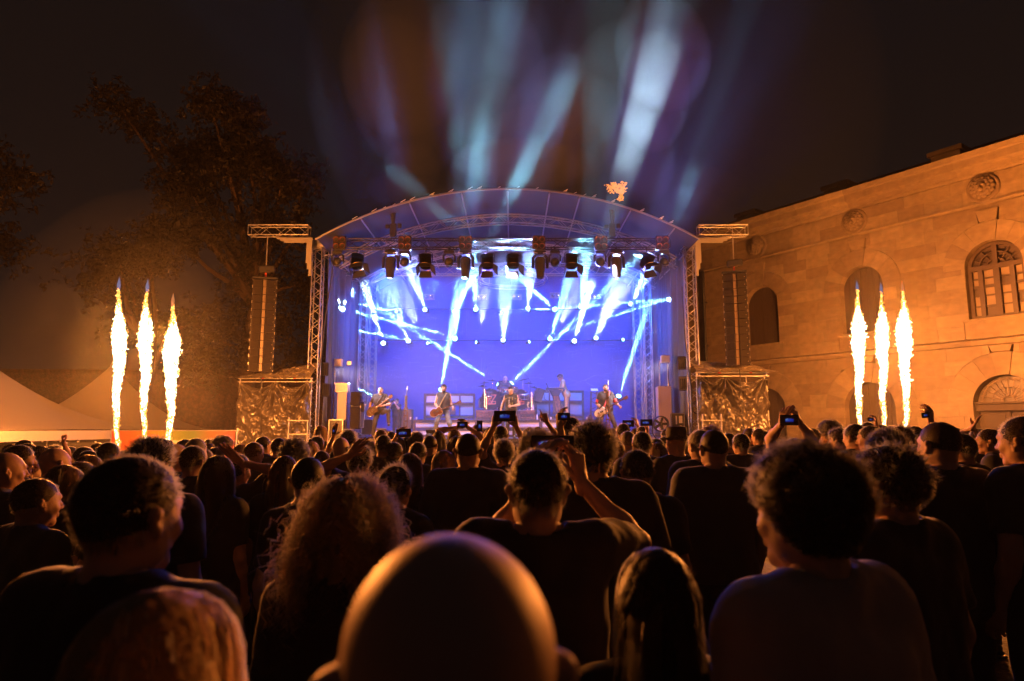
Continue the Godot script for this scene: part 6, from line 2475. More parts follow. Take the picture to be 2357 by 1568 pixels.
func phone(x: float, y: float, d: float, w: float, h: float, label: String, tilt := 0.0, yaw := 0.0) -> Node3D:
	var kind := "phone_screen_%d" % (absi(label.hash()) % 4)
	if not mats.has(kind):
		var r2 := RandomNumberGenerator.new()
		r2.seed = label.hash()
		var im := Image.create(96, 48, false, Image.FORMAT_RGB8)
		var cx := r2.randf_range(40, 52)
		var wide := r2.randf_range(20, 38)
		var beams := []
		for i in 7:
			beams.append([r2.randf_range(-.8, .8), r2.randf_range(-.5, .5), r2.randf_range(.03, .08), r2.randf_range(.3, 1.0)])
		for i in 96:
			for j in 48:
				var u := (i - cx) / wide
				var v := (j - 8.0) / 33.0
				var c := Color(.004, .004, .006)
				if absf(u) < 1.0 and v > 0.0 and v < 1.0:
					c = Color(.012, .012, .05)
					var roof := .18 + .22 * u * u
					if v > roof and absf(u) < .86 and v < .80:
						c = Color(.05, .07, .34).lerp(Color(.10, .22, .75), exp(-pow((v - .5) / .25, 2.0)))
						for q in beams:
							c = c.lerp(Color(.6, .8, .95), exp(-pow((u - q[0] - (v - .5) * q[1]) / q[2], 2.0)) * q[3] * clampf((.78 - v) * 3.0, 0, 1))
					elif v >= .80:
						c = Color(.03, .012, .008)
					elif absf(v - roof) < .03:
						c = Color(.25, .22, .35)
				im.set_pixel(i, j, c)
		var m := mat(kind, Vector3(.02, .02, .02), .2)
		m.emission_enabled = true
		m.emission = Color.BLACK
		m.emission_operator = BaseMaterial3D.EMISSION_OP_ADD
		m.emission_texture = ImageTexture.create_from_image(im)
		m.emission_energy_multiplier = .5
	var k := d / FOC
	var t := thing("phone", label, "phone", px(x, y, d), yaw, "phones held up to film the show")
	t.rotation.z = tilt
	var b := MB.new()
	b.box(Vector3.ZERO, Vector3(w * k, h * k, .009), Basis(), .004)
	part("body", b, mat("gloss_black"), t)
	var s := MB.new()
	var hw := w * k * .46
	var hh := h * k * .43
	s.quad(Vector3(-hw, -hh, .0052), Vector3(hw, -hh, .0052), Vector3(hw, hh, .0052), Vector3(-hw, hh, .0052))
	part("screen", s, mats[kind], t)
	return t


func ik(sh: Vector3, wr: Vector3, hint: Vector3) -> Array:
	# elbow and wrist of an arm that reaches from a shoulder towards a wrist, bending towards hint
	var l1 := .295
	var l2 := .275
	var v := wr - sh
	var d := minf(v.length(), (l1 + l2) * .995)
	var n := v.normalized()
	var a := (l1 * l1 - l2 * l2 + d * d) / (2.0 * d)
	var h := sqrt(maxf(l1 * l1 - a * a, 0.0))
	var side := hint - sh
	side = (side - n * side.dot(n)).normalized()
	return [sh + n * a + side * h, sh + n * d]

func guitar(label: String, body_at: Vector3, head_at: Vector3, face: Vector3, colour: Material, edge: Material, bass: bool) -> Node3D:
	var t := thing("bass_guitar" if bass else "electric_guitar", label, "guitar", body_at)
	var x := (head_at - body_at).normalized()
	var z := (face - x * face.dot(x)).normalized()
	t.basis = Basis(x, z.cross(x), z)
	var len := body_at.distance_to(head_at)
	var out := PackedVector2Array()
	for i in 36:
		var a := TAU * i / 36.0
		var r := .20 + .035 * cos(2.0 * a) + .02 * cos(a + PI) - .035 * exp(-pow((absf(wrapf(a, -PI, PI)) - 1.35) / .28, 2.0)) + (.05 * exp(-pow((absf(wrapf(a, -PI, PI)) - .75) / .22, 2.0)))
		out.append(Vector2(cos(a) * r, sin(a) * r * .86))
	var b := MB.new()
	b.prism(out, -.022, .022, Transform3D(), .006)
	part("guitar_body", b, colour, t)
	var rim := MB.new()
	var pts := []
	for i in 37:
		pts.append(Vector3(out[i % 36].x, out[i % 36].y, .012))
	rim.path(pts, [.008], 5, false)
	part("binding", rim, edge, t)
	var n := MB.new()
	n.box(Vector3(len * .5 + .06, 0, .028), Vector3(len - .20, .048, .026), Basis(), .006)
	part("neck", n, mat("maple" if bass else "rosewood", Vector3(.34, .26, .22) if bass else Vector3(.10, .06, .045), .4), t)
	var fr := MB.new()
	for i in 12:
		fr.box(Vector3(len * .9 - (len - .25) * (1.0 - pow(.89, i)) * 1.2, 0, .042), Vector3(.005, .046, .004))
	for i in 4:
		fr.tube(Vector3(-.08, -.016 + i * .011, .04), Vector3(len, -.016 + i * .011, .045), .0016, .0016, 4)
	part("frets", fr, mat("chrome"), t)
	var hd := MB.new()
	hd.prism(PackedVector2Array([Vector2(len - .05, -.03), Vector2(len + .02, -.055), Vector2(len + .14, -.045), Vector2(len + .15, .04), Vector2(len + .0, .05), Vector2(len - .05, .03)]), .01, .03, Transform3D(), .003)
	for i in 4:
		hd.tube(Vector3(len + i * .035, -.05, .02), Vector3(len + i * .035, -.085, .02), .01, .012, 6)
	part("headstock", hd, mat("rosewood", Vector3(.10, .06, .045), .4), t)
	var hw := MB.new()
	hw.box(Vector3(.06, 0, .034), Vector3(.035, .08, .022), Basis(), .004)
	hw.box(Vector3(-.0, 0, .034), Vector3(.035, .08, .022), Basis(), .004)
	hw.box(Vector3(-.09, 0, .034), Vector3(.03, .085, .026), Basis(), .004)
	for i in 3:
		hw.tube(Vector3(-.12 + i * .03, -.11 + i * .012, .02), Vector3(-.12 + i * .03, -.11 + i * .012, .042), .012, .012, 8)
	part("hardware", hw, mat("chrome"), t)
	return t

func performers_and_crowd() -> void:
	# shared heads, hands and hair
	var hd := [head_field(false), head_field(true)]
	var poses := ["relaxed", "hold", "fist", "point", "open"]
	var hf := []
	for q in poses:
		hf.append(hand_field(q))
	build_fields(hd + hf)
	head_mesh = [hd[0].out, hd[1].out]
	for i in poses.size():
		hand_mesh[poses[i]] = hf[i].out
	var styles := ["buzz", "short", "tousled", "quiff", "long", "wavy", "curls", "bob", "tail", "afro", "ring", "mop", "thin"]
	var made := []
	made.resize(styles.size())
	var id := WorkerThreadPool.add_group_task(func(i: int) -> void: made[i] = hair_build(styles[i], 300 + i, 1.6 if styles[i] in ["mop", "long"] else 1.0), styles.size())
	WorkerThreadPool.wait_for_group_task_completion(id)
	for i in styles.size():
		hair_mesh[styles[i]] = [made[i][0].commit(), made[i][1].commit(), made[i][2].commit()]
	cloth_mat("black")
	skin_mat(0)
	var beard := Field.new()
	beard.cell = .005
	beard.limb(Vector3(-.05, -.06, -.02), Vector3(-.02, -.098, -.066), .026, .026, .02)
	beard.limb(Vector3(.05, -.06, -.02), Vector3(.02, -.098, -.066), .026, .026, .02)
	beard.limb(Vector3(-.02, -.10, -.07), Vector3(.02, -.10, -.07), .026, .026, .02)
	beard.limb(Vector3(-.022, -.048, -.094), Vector3(.022, -.048, -.094), .009, .009, .01)
	beard.noise = FastNoiseLite.new()
	beard.noise.frequency = 60.0
	beard.amp = .004
	beard.build()
	hair_mesh["beard"] = beard.out.commit()

	# ---- bodies worked out once: crowd kinds, performers, and figures with raised arms
	var sets := {}
	sets["man"] = pose()
	sets["broad"] = pose({"bulk": 1.13, "sh": [Vector3(-.20, 1.43, .01), Vector3(.20, 1.43, .01)], "el": [Vector3(-.275, 1.13, .04), Vector3(.275, 1.13, .04)], "wr": [Vector3(-.255, .88, -.04), Vector3(.255, .88, -.04)]})
	sets["woman"] = pose({"fem": true, "el": [Vector3(-.205, 1.13, .03), Vector3(.205, 1.13, .03)], "wr": [Vector3(-.2, .89, -.05), Vector3(.2, .89, -.05)]})
	sets["bare"] = pose({"fem": true, "top": "vest", "el": [Vector3(-.205, 1.13, .03), Vector3(.205, 1.13, .03)], "wr": [Vector3(-.2, .89, -.05), Vector3(.2, .89, -.05)]})
	var tip := Basis(Vector3.RIGHT, .06)
	sets["bassist"] = pose({"bulk": 1.08, "kn": [Vector3(-.34, .93, -.22), Vector3(.15, .50, -.06)], "an": [Vector3(-.36, .50, -.20), Vector3(.22, .085, .02)], "toe": [Vector3(-.3, 0, -1), Vector3(.3, 0, -1)],
		"el": [Vector3(-.34, 1.16, -.02), Vector3(.36, 1.16, .06)], "wr": [Vector3(-.15, 1.10, -.22), Vector3(.33, .90, -.10)], "hand": ["fist", "hold"], "back": [Vector3(-.3, -.6, -.6), Vector3(1, 0, -.3)], "head": Basis(Vector3.RIGHT, .04)})
	sets["guitarist"] = pose({"top": "vest", "kn": [Vector3(-.21, .5, -.06), Vector3(.2, .5, -.06)], "an": [Vector3(-.33, .085, .02), Vector3(.30, .085, .02)], "toe": [Vector3(-.5, 0, -1), Vector3(.5, 0, -1)],
		"el": [Vector3(-.27, 1.14, .02), Vector3(.27, 1.13, .06)], "wr": [Vector3(-.34, .98, -.22), Vector3(.12, .96, -.2)], "hand": ["fist", "hold"], "back": [Vector3(-.5, -.6, -.5), Vector3(.7, .4, -.5)], "head": Basis(Vector3.UP, .2) * Basis(Vector3.RIGHT, .1)})
	sets["singer"] = pose({"top": "vest", "kn": [Vector3(-.12, .49, -.02), Vector3(.12, .49, -.02)], "el": [Vector3(-.27, 1.14, -.02), Vector3(.29, 1.15, .03)], "wr": [Vector3(-.02, 1.09, -.25), Vector3(.36, .90, -.03)], "hand": ["fist", "relaxed"], "back": [Vector3(-.3, 0, -1), Vector3(1, 0, .2)], "head": Basis(Vector3.RIGHT, -.1)})
	sets["singing_guitarist"] = pose({"bulk": 1.12, "top": "half", "kn": [Vector3(-.24, .5, -.05), Vector3(.22, .5, -.05)], "an": [Vector3(-.40, .085, .04), Vector3(.34, .085, .02)], "toe": [Vector3(-.5, 0, -1), Vector3(.5, 0, -1)],
		"el": [Vector3(-.33, 1.14, -.0), Vector3(.29, 1.12, .05)], "wr": [Vector3(-.42, 1.02, -.22), Vector3(.10, .94, -.2)], "hand": ["fist", "hold"], "back": [Vector3(-.5, -.5, -.6), Vector3(.7, .4, -.5)], "head": Basis(Vector3.RIGHT, .12)})
	sets["keyboarder"] = pose({"top": "long", "bulk": .94, "bend": Transform3D(Basis(Vector3.RIGHT, -.10), Vector3(0, .005, -.0)), "el": [Vector3(-.24, 1.14, -.16), Vector3(.24, 1.14, -.16)], "wr": [Vector3(-.17, 1.06, -.43), Vector3(.17, 1.06, -.43)], "sh": [Vector3(-.18, 1.41, -.13), Vector3(.18, 1.41, -.13)], "head": Basis(Vector3.RIGHT, -.42), "back": [Vector3.UP, Vector3.UP]})
	sets["drummer"] = pose({"bulk": 1.06, "kn": [Vector3(-.22, .92, -.43), Vector3(.22, .92, -.43)], "an": [Vector3(-.22, .50, -.46), Vector3(.22, .50, -.46)], "el": [Vector3(-.30, 1.14, -.10), Vector3(.30, 1.14, -.10)], "wr": [Vector3(-.20, 1.14, -.36), Vector3(.20, 1.16, -.36)], "hand": ["fist", "fist"], "back": [Vector3.UP, Vector3.UP]})
	sets["photographer"] = pose({"bulk": 1.06, "el": [Vector3(-.27, 1.28, -.20), Vector3(.27, 1.28, -.20)], "wr": [Vector3(-.11, 1.52, -.24), Vector3(.11, 1.52, -.24)], "hand": ["hold", "hold"], "back": [Vector3(-1, 0, -.2), Vector3(1, 0, -.2)]})
	var rows := crowd_rows()
	for i in rows.size():
		var r: Array = rows[i]
		var top := px(r[0], r[1], r[2])
		var fem: bool = r[3] in ["woman", "bare"]
		var s := (top.y - hair_lift(r[4])) / 1.75
		var at := Vector3(top.x, 0, top.z)
		r.append_array([s, at])
		if r[9].size() > 0:
			var xf := Transform3D(Basis(Vector3.UP, facing(at, r[7])).scaled(Vector3.ONE * s), at).affine_inverse()
			var p := pose(sets[r[3]].duplicate(true))
			var tor := pose({"fem": fem})
			for a in r[9]:
				var k := 0 if a[0] == "L" else 1
				var wr := xf * px(a[1], a[2], a[3])
				var sh: Vector3 = p.sh[k]
				# a raised arm lifts its shoulder
				if wr.y > 1.3:
					sh += Vector3(0, .05, -.02)
					p.sh[k] = sh
				var hint := xf * px(a[4], a[5], a[6])
				var e := ik(sh, wr, hint)
				p.el[k] = e[0]
				p.wr[k] = e[1]
				p.hand[k] = a[7]
				p.back[k] = Vector3(0, 0, 1) if a.size() < 9 else a[8]
				if a[7] in ["hold"]:
					p.back[k] = Vector3(-.8 if k == 0 else .8, 0, .5) if a.size() < 9 else a[8]
				p.dir[k] = a[9] if a.size() > 9 else (((e[1] - e[0]).normalized() + Vector3(0, .6, 0)) if wr.y > 1.3 else Vector3.ZERO)
			p.cell = .015 if r[2] < 4.0 else .019
			sets["row_%d" % i] = p
	var figs := {}
	var work := []
	for k in sets:
		figs[k] = figure_fields(sets[k])
		work.append_array([figs[k].body, figs[k].shirt, figs[k].legs])
	build_fields(work)
	for k in figs:
		figs[k] = figure_finish(figs[k])

	band(figs)
	for i in rows.size():
		var r: Array = rows[i]
		var key: String = "row_%d" % i if r[9].size() > 0 else r[3]
		dress(figs[key], r[11], facing(r[11], r[7]), r[10], r[4], r[5], r[6], r[8], "people in the crowd")
	phones()

func hair_lift(style: String) -> float:
	return {"buzz": .006, "short": .016, "tousled": .035, "quiff": .05, "long": .014, "wavy": .02, "curls": .035, "bob": .016, "tail": .012, "afro": .05, "ring": .0, "mop": .07, "thin": .004, "cap": .02, "hat": .045}.get(style, 0.0)

func band_member(fig: Dictionary, x: float, ytop: float, d: float, base: float, turn: float, hair: String, hcol: String, top: String, legs: String, label: String, beard := "") -> Node3D:
	var p := px(x, ytop, d)
	var s := (p.y - base - hair_lift(hair)) / 1.75
	var t := dress(fig, Vector3(p.x, base, p.z), turn, s, hair, hcol, top, label, "band members on the stage", legs)
	var e := MB.new()
	for k in [-1.0, 1.0]:
		e.ball(Vector3(k * .031, .004, -.0905), Vector3(.0075, .007, .005), 8)
		e.box(Vector3(k * .031, .028, -.096), Vector3(.034, .007, .006), Basis(Vector3.BACK, -k * .12))
	part("eyes", e, mat("dark_eye", Vector3(.02, .015, .012), .3), t, fig.head)
	var lips := MB.new()
	lips.ball(Vector3(0, -.0635, -.0955), Vector3(.02, .006, .005), 8)
	part("mouth", lips, mat("lip", Vector3(.25, .10, .08), .5), t, fig.head)
	if beard != "":
		part("beard", hair_mesh["beard"], hair_mat(beard), t, fig.head)
	return t

func band(figs: Dictionary) -> void:
	var fl := 1.46
	var riser := px(1160, 966, 27.0).y
	var dtop := px(1160, 944, 27.6).y
	var b := band_member(figs["bassist"], 876, 891, 23.8, fl, PI - .05, "buzz", "grey", "black", "dark_denim", "bearded bassist with one boot up on a box, playing a pale-necked bass", "grey")
	var bp := b.transform
	var bg := guitar("dark bass with a long pale neck held slanting upward by the bassist", bp * Vector3(.20, .93, -.22), bp * Vector3(-.40, 1.38, -.34), Vector3(0, 0, 1), mat("wood_dark", Vector3(.05, .025, .02), .3), mat("chrome"), true)
	strap_on(b, Vector3(.16, 1.02, -.19), Vector3(-.10, 1.47, -.07), mat("leather", Vector3(.02, .015, .012), .6))
	var wb := MB.new()
	var pp: Dictionary = figs["bassist"].p
	wb.tube(pp.wr[1].lerp(pp.el[1], .05), pp.wr[1].lerp(pp.el[1], .5), .036, .043, 12)
	part("wrist_band", wb, mat("black_cloth"), b)
	ground_box("foot_box", "low black box under the bassist's raised boot", "box", 884, 905, 992, 1006, 23.6, .4, mat("matt_black"))
	var g := band_member(figs["guitarist"], 1021, 884, 24.2, fl, PI + .02, "quiff", "black", "black", "denim", "guitarist in a sleeveless black shirt and pale blue trousers", "brown")
	var gp := g.transform
	guitar("black and amber electric guitar slung low on the sleeveless guitarist", gp * Vector3(.20, .86, -.26), gp * Vector3(-.50, 1.16, -.30), Vector3(0, 0, 1), mat("sunburst", Vector3(.10, .04, .012), .2), mat("white_plastic"), false)
	strap_on(g, Vector3(.14, .98, -.18), Vector3(-.10, 1.47, -.07), mat("tan_strap", Vector3(.20, .14, .05), .7))
	var collar := MB.new()
	collar.tube(Vector3(0, 1.50, .01), Vector3(0, 1.53, .0), .066, .062, 14)
	part("neck_band", collar, mat("leather"), g)
	var s := band_member(figs["singer"], 1176, 890, 23.6, fl, PI, "short", "black", "black", "dark_denim", "singer in a sleeveless black vest holding a microphone at his chest")
	var trim := MB.new()
	for x in [-.055, 0.0, .055]:
		trim.tube(Vector3(x, 1.40, -.122 if x != 0.0 else -.115), Vector3(x, 1.12, -.15), .005, .005, 5)
	for k in [-1.0, 1.0]:
		trim.box(Vector3(k * .15, 1.35, -.10), Vector3(.06, .012, .02), Basis(Vector3.UP, k * .4))
	part("yellow_trim", trim, mat("yellow_trim", Vector3(.55, .42, .08), .6), s)
	var belt := MB.new()
	belt.lathe([Vector2(.195, .0), Vector2(.20, .025), Vector2(.195, .05)], 24, Transform3D(Basis().scaled(Vector3(1, 1, .70)), Vector3(0, .955, .01)))
	part("belt", belt, mat("leather"), s)
	var bk := MB.new()
	bk.box(Vector3(.03, .98, -.135), Vector3(.07, .05, .012), Basis(), .01)
	part("buckle", bk, mat("chrome"), s)
	var mic := MB.new()
	var mp: Vector3 = figs["singer"].p.wr[0] + Vector3(.085, .02, -.03)
	mic.path([Vector3(0, -.08, 0), Vector3(0, .10, -.0), Vector3(.0, .14, -.0)], [.013, .018, .021], 10)
	mic.ball(Vector3(.0, .17, -.0), Vector3(.027, .03, .027), 10)
	solo("microphone", mic, mat("grey_plate"), "hand microphone gripped by the singer at chest height", "microphone", s.transform * mp)
	var q := band_member(figs["singing_guitarist"], 1394, 885, 23.9, fl, PI - .04, "buzz", "brown", "black", "dark_denim", "stocky bearded guitarist in black with red arm bands, singing", "brown")
	var qp: Dictionary = figs["singing_guitarist"].p
	for k in 2:
		var ab := MB.new()
		ab.tube(qp.sh[k].lerp(qp.el[k], .55), qp.sh[k].lerp(qp.el[k], .85), .076, .072, 14)
		part("arm_band", ab, mat("red_cloth", Vector3(.55, .05, .03), .7), q)
	var wb2 := MB.new()
	wb2.tube(qp.wr[1].lerp(qp.el[1], .06), qp.wr[1].lerp(qp.el[1], .4), .038, .043, 12)
	part("wrist_band", wb2, mat("black_cloth"), q)
	guitar("white faced electric guitar of the singing guitarist", q.transform * Vector3(.20, .84, -.26), q.transform * Vector3(-.56, 1.28, -.30), Vector3(0, 0, 1), mat("white_pickguard", Vector3(.62, .60, .58), .25), mat("leather"), false)
	strap_on(q, Vector3(.10, .98, -.19), Vector3(-.11, 1.48, -.09), mat("red_strap", Vector3(.45, .05, .04), .6), .034)
	var k := band_member(figs["keyboarder"], 1303, 859, 28.2, riser, PI / 2, "tousled", "black", "gold", "gold", "keyboard player in a shiny gold suit, head bowed, seen in profile")
	var glass := MB.new()
	for e in [-1.0, 1.0]:
		var pts := []
		for j in 13:
			pts.append(Vector3(e * .033 + cos(TAU * j / 12) * .022, .004 + sin(TAU * j / 12) * .018, -.104))
		glass.path(pts, [.002], 5, false)
		glass.tube(Vector3(e * .055, .008, -.104), Vector3(e * .082, .01, .0), .002, .002, 5)
	part("glasses", glass, mat("gloss_black"), k, figs["keyboarder"].head)
	for m in [k.get_node("shirt"), k.get_node("trousers")]:
		m.material_override = gold()
	var d := band_member(figs["drummer"], 1163, 866, 29.0, dtop - .45, PI, "bald", "grey", "black", "black", "bald drummer in black seated behind the double bass drums")
	for e in 2:
		var st := MB.new()
		var w: Vector3 = figs["drummer"].p.wr[e]
		st.tube(w + Vector3(.0, -.02, -.03), w + Vector3(-.06 if e == 1 else .05, .30 if e == 0 else .12, -.25), .007, .005, 6)
		solo("drum_stick", st, mat("hickory", Vector3(.45, .28, .16), .6), "wooden drum stick in the drummer's %s hand" % ("left" if e == 0 else "right"), "drum stick", d.position).transform = d.transform
	var ph := band_member(figs["photographer"], 913, 917, 27.2, fl, PI - .5, "short", "black", "black", "black", "stage photographer in black raising a camera behind the bassist")
	var cm := MB.new()
	cm.box(Vector3.ZERO, Vector3(.13, .09, .06), Basis(), .015)
	cm.tube(Vector3(0, 0, -.03), Vector3(0, 0, -.12), .038, .04, 14)
	cm.box(Vector3(0, .055, 0), Vector3(.05, .03, .04), Basis(), .008)
	solo("camera_in_hand", cm, mat("matt_black"), "black camera held to the stage photographer's face", "camera", ph.transform * Vector3(0, 1.625, -.22), PI - .5)

func gold() -> StandardMaterial3D:
	if mats.has("gold_lame"):
		return mats["gold_lame"]
	var m := mat("gold_lame", Vector3(.42, .30, .12), .32, .35)
	return grain(m, mats["cloth_black"].normal_texture, 5.0, 1.2)

func strap_on(who: Node3D, a: Vector3, b: Vector3, m: Material, w := .026) -> void:
	var s := MB.new()
	var side := Vector3(0, 0, -.03)
	s.path([a, a.lerp(b, .35) + side, a.lerp(b, .7) + side * .9, b, b + Vector3(-.01, .045, .07), b + Vector3(.01, .0, .17), b + Vector3(.1, -.2, .21)], [w * .8], 6)
	part("strap", s, m, who)


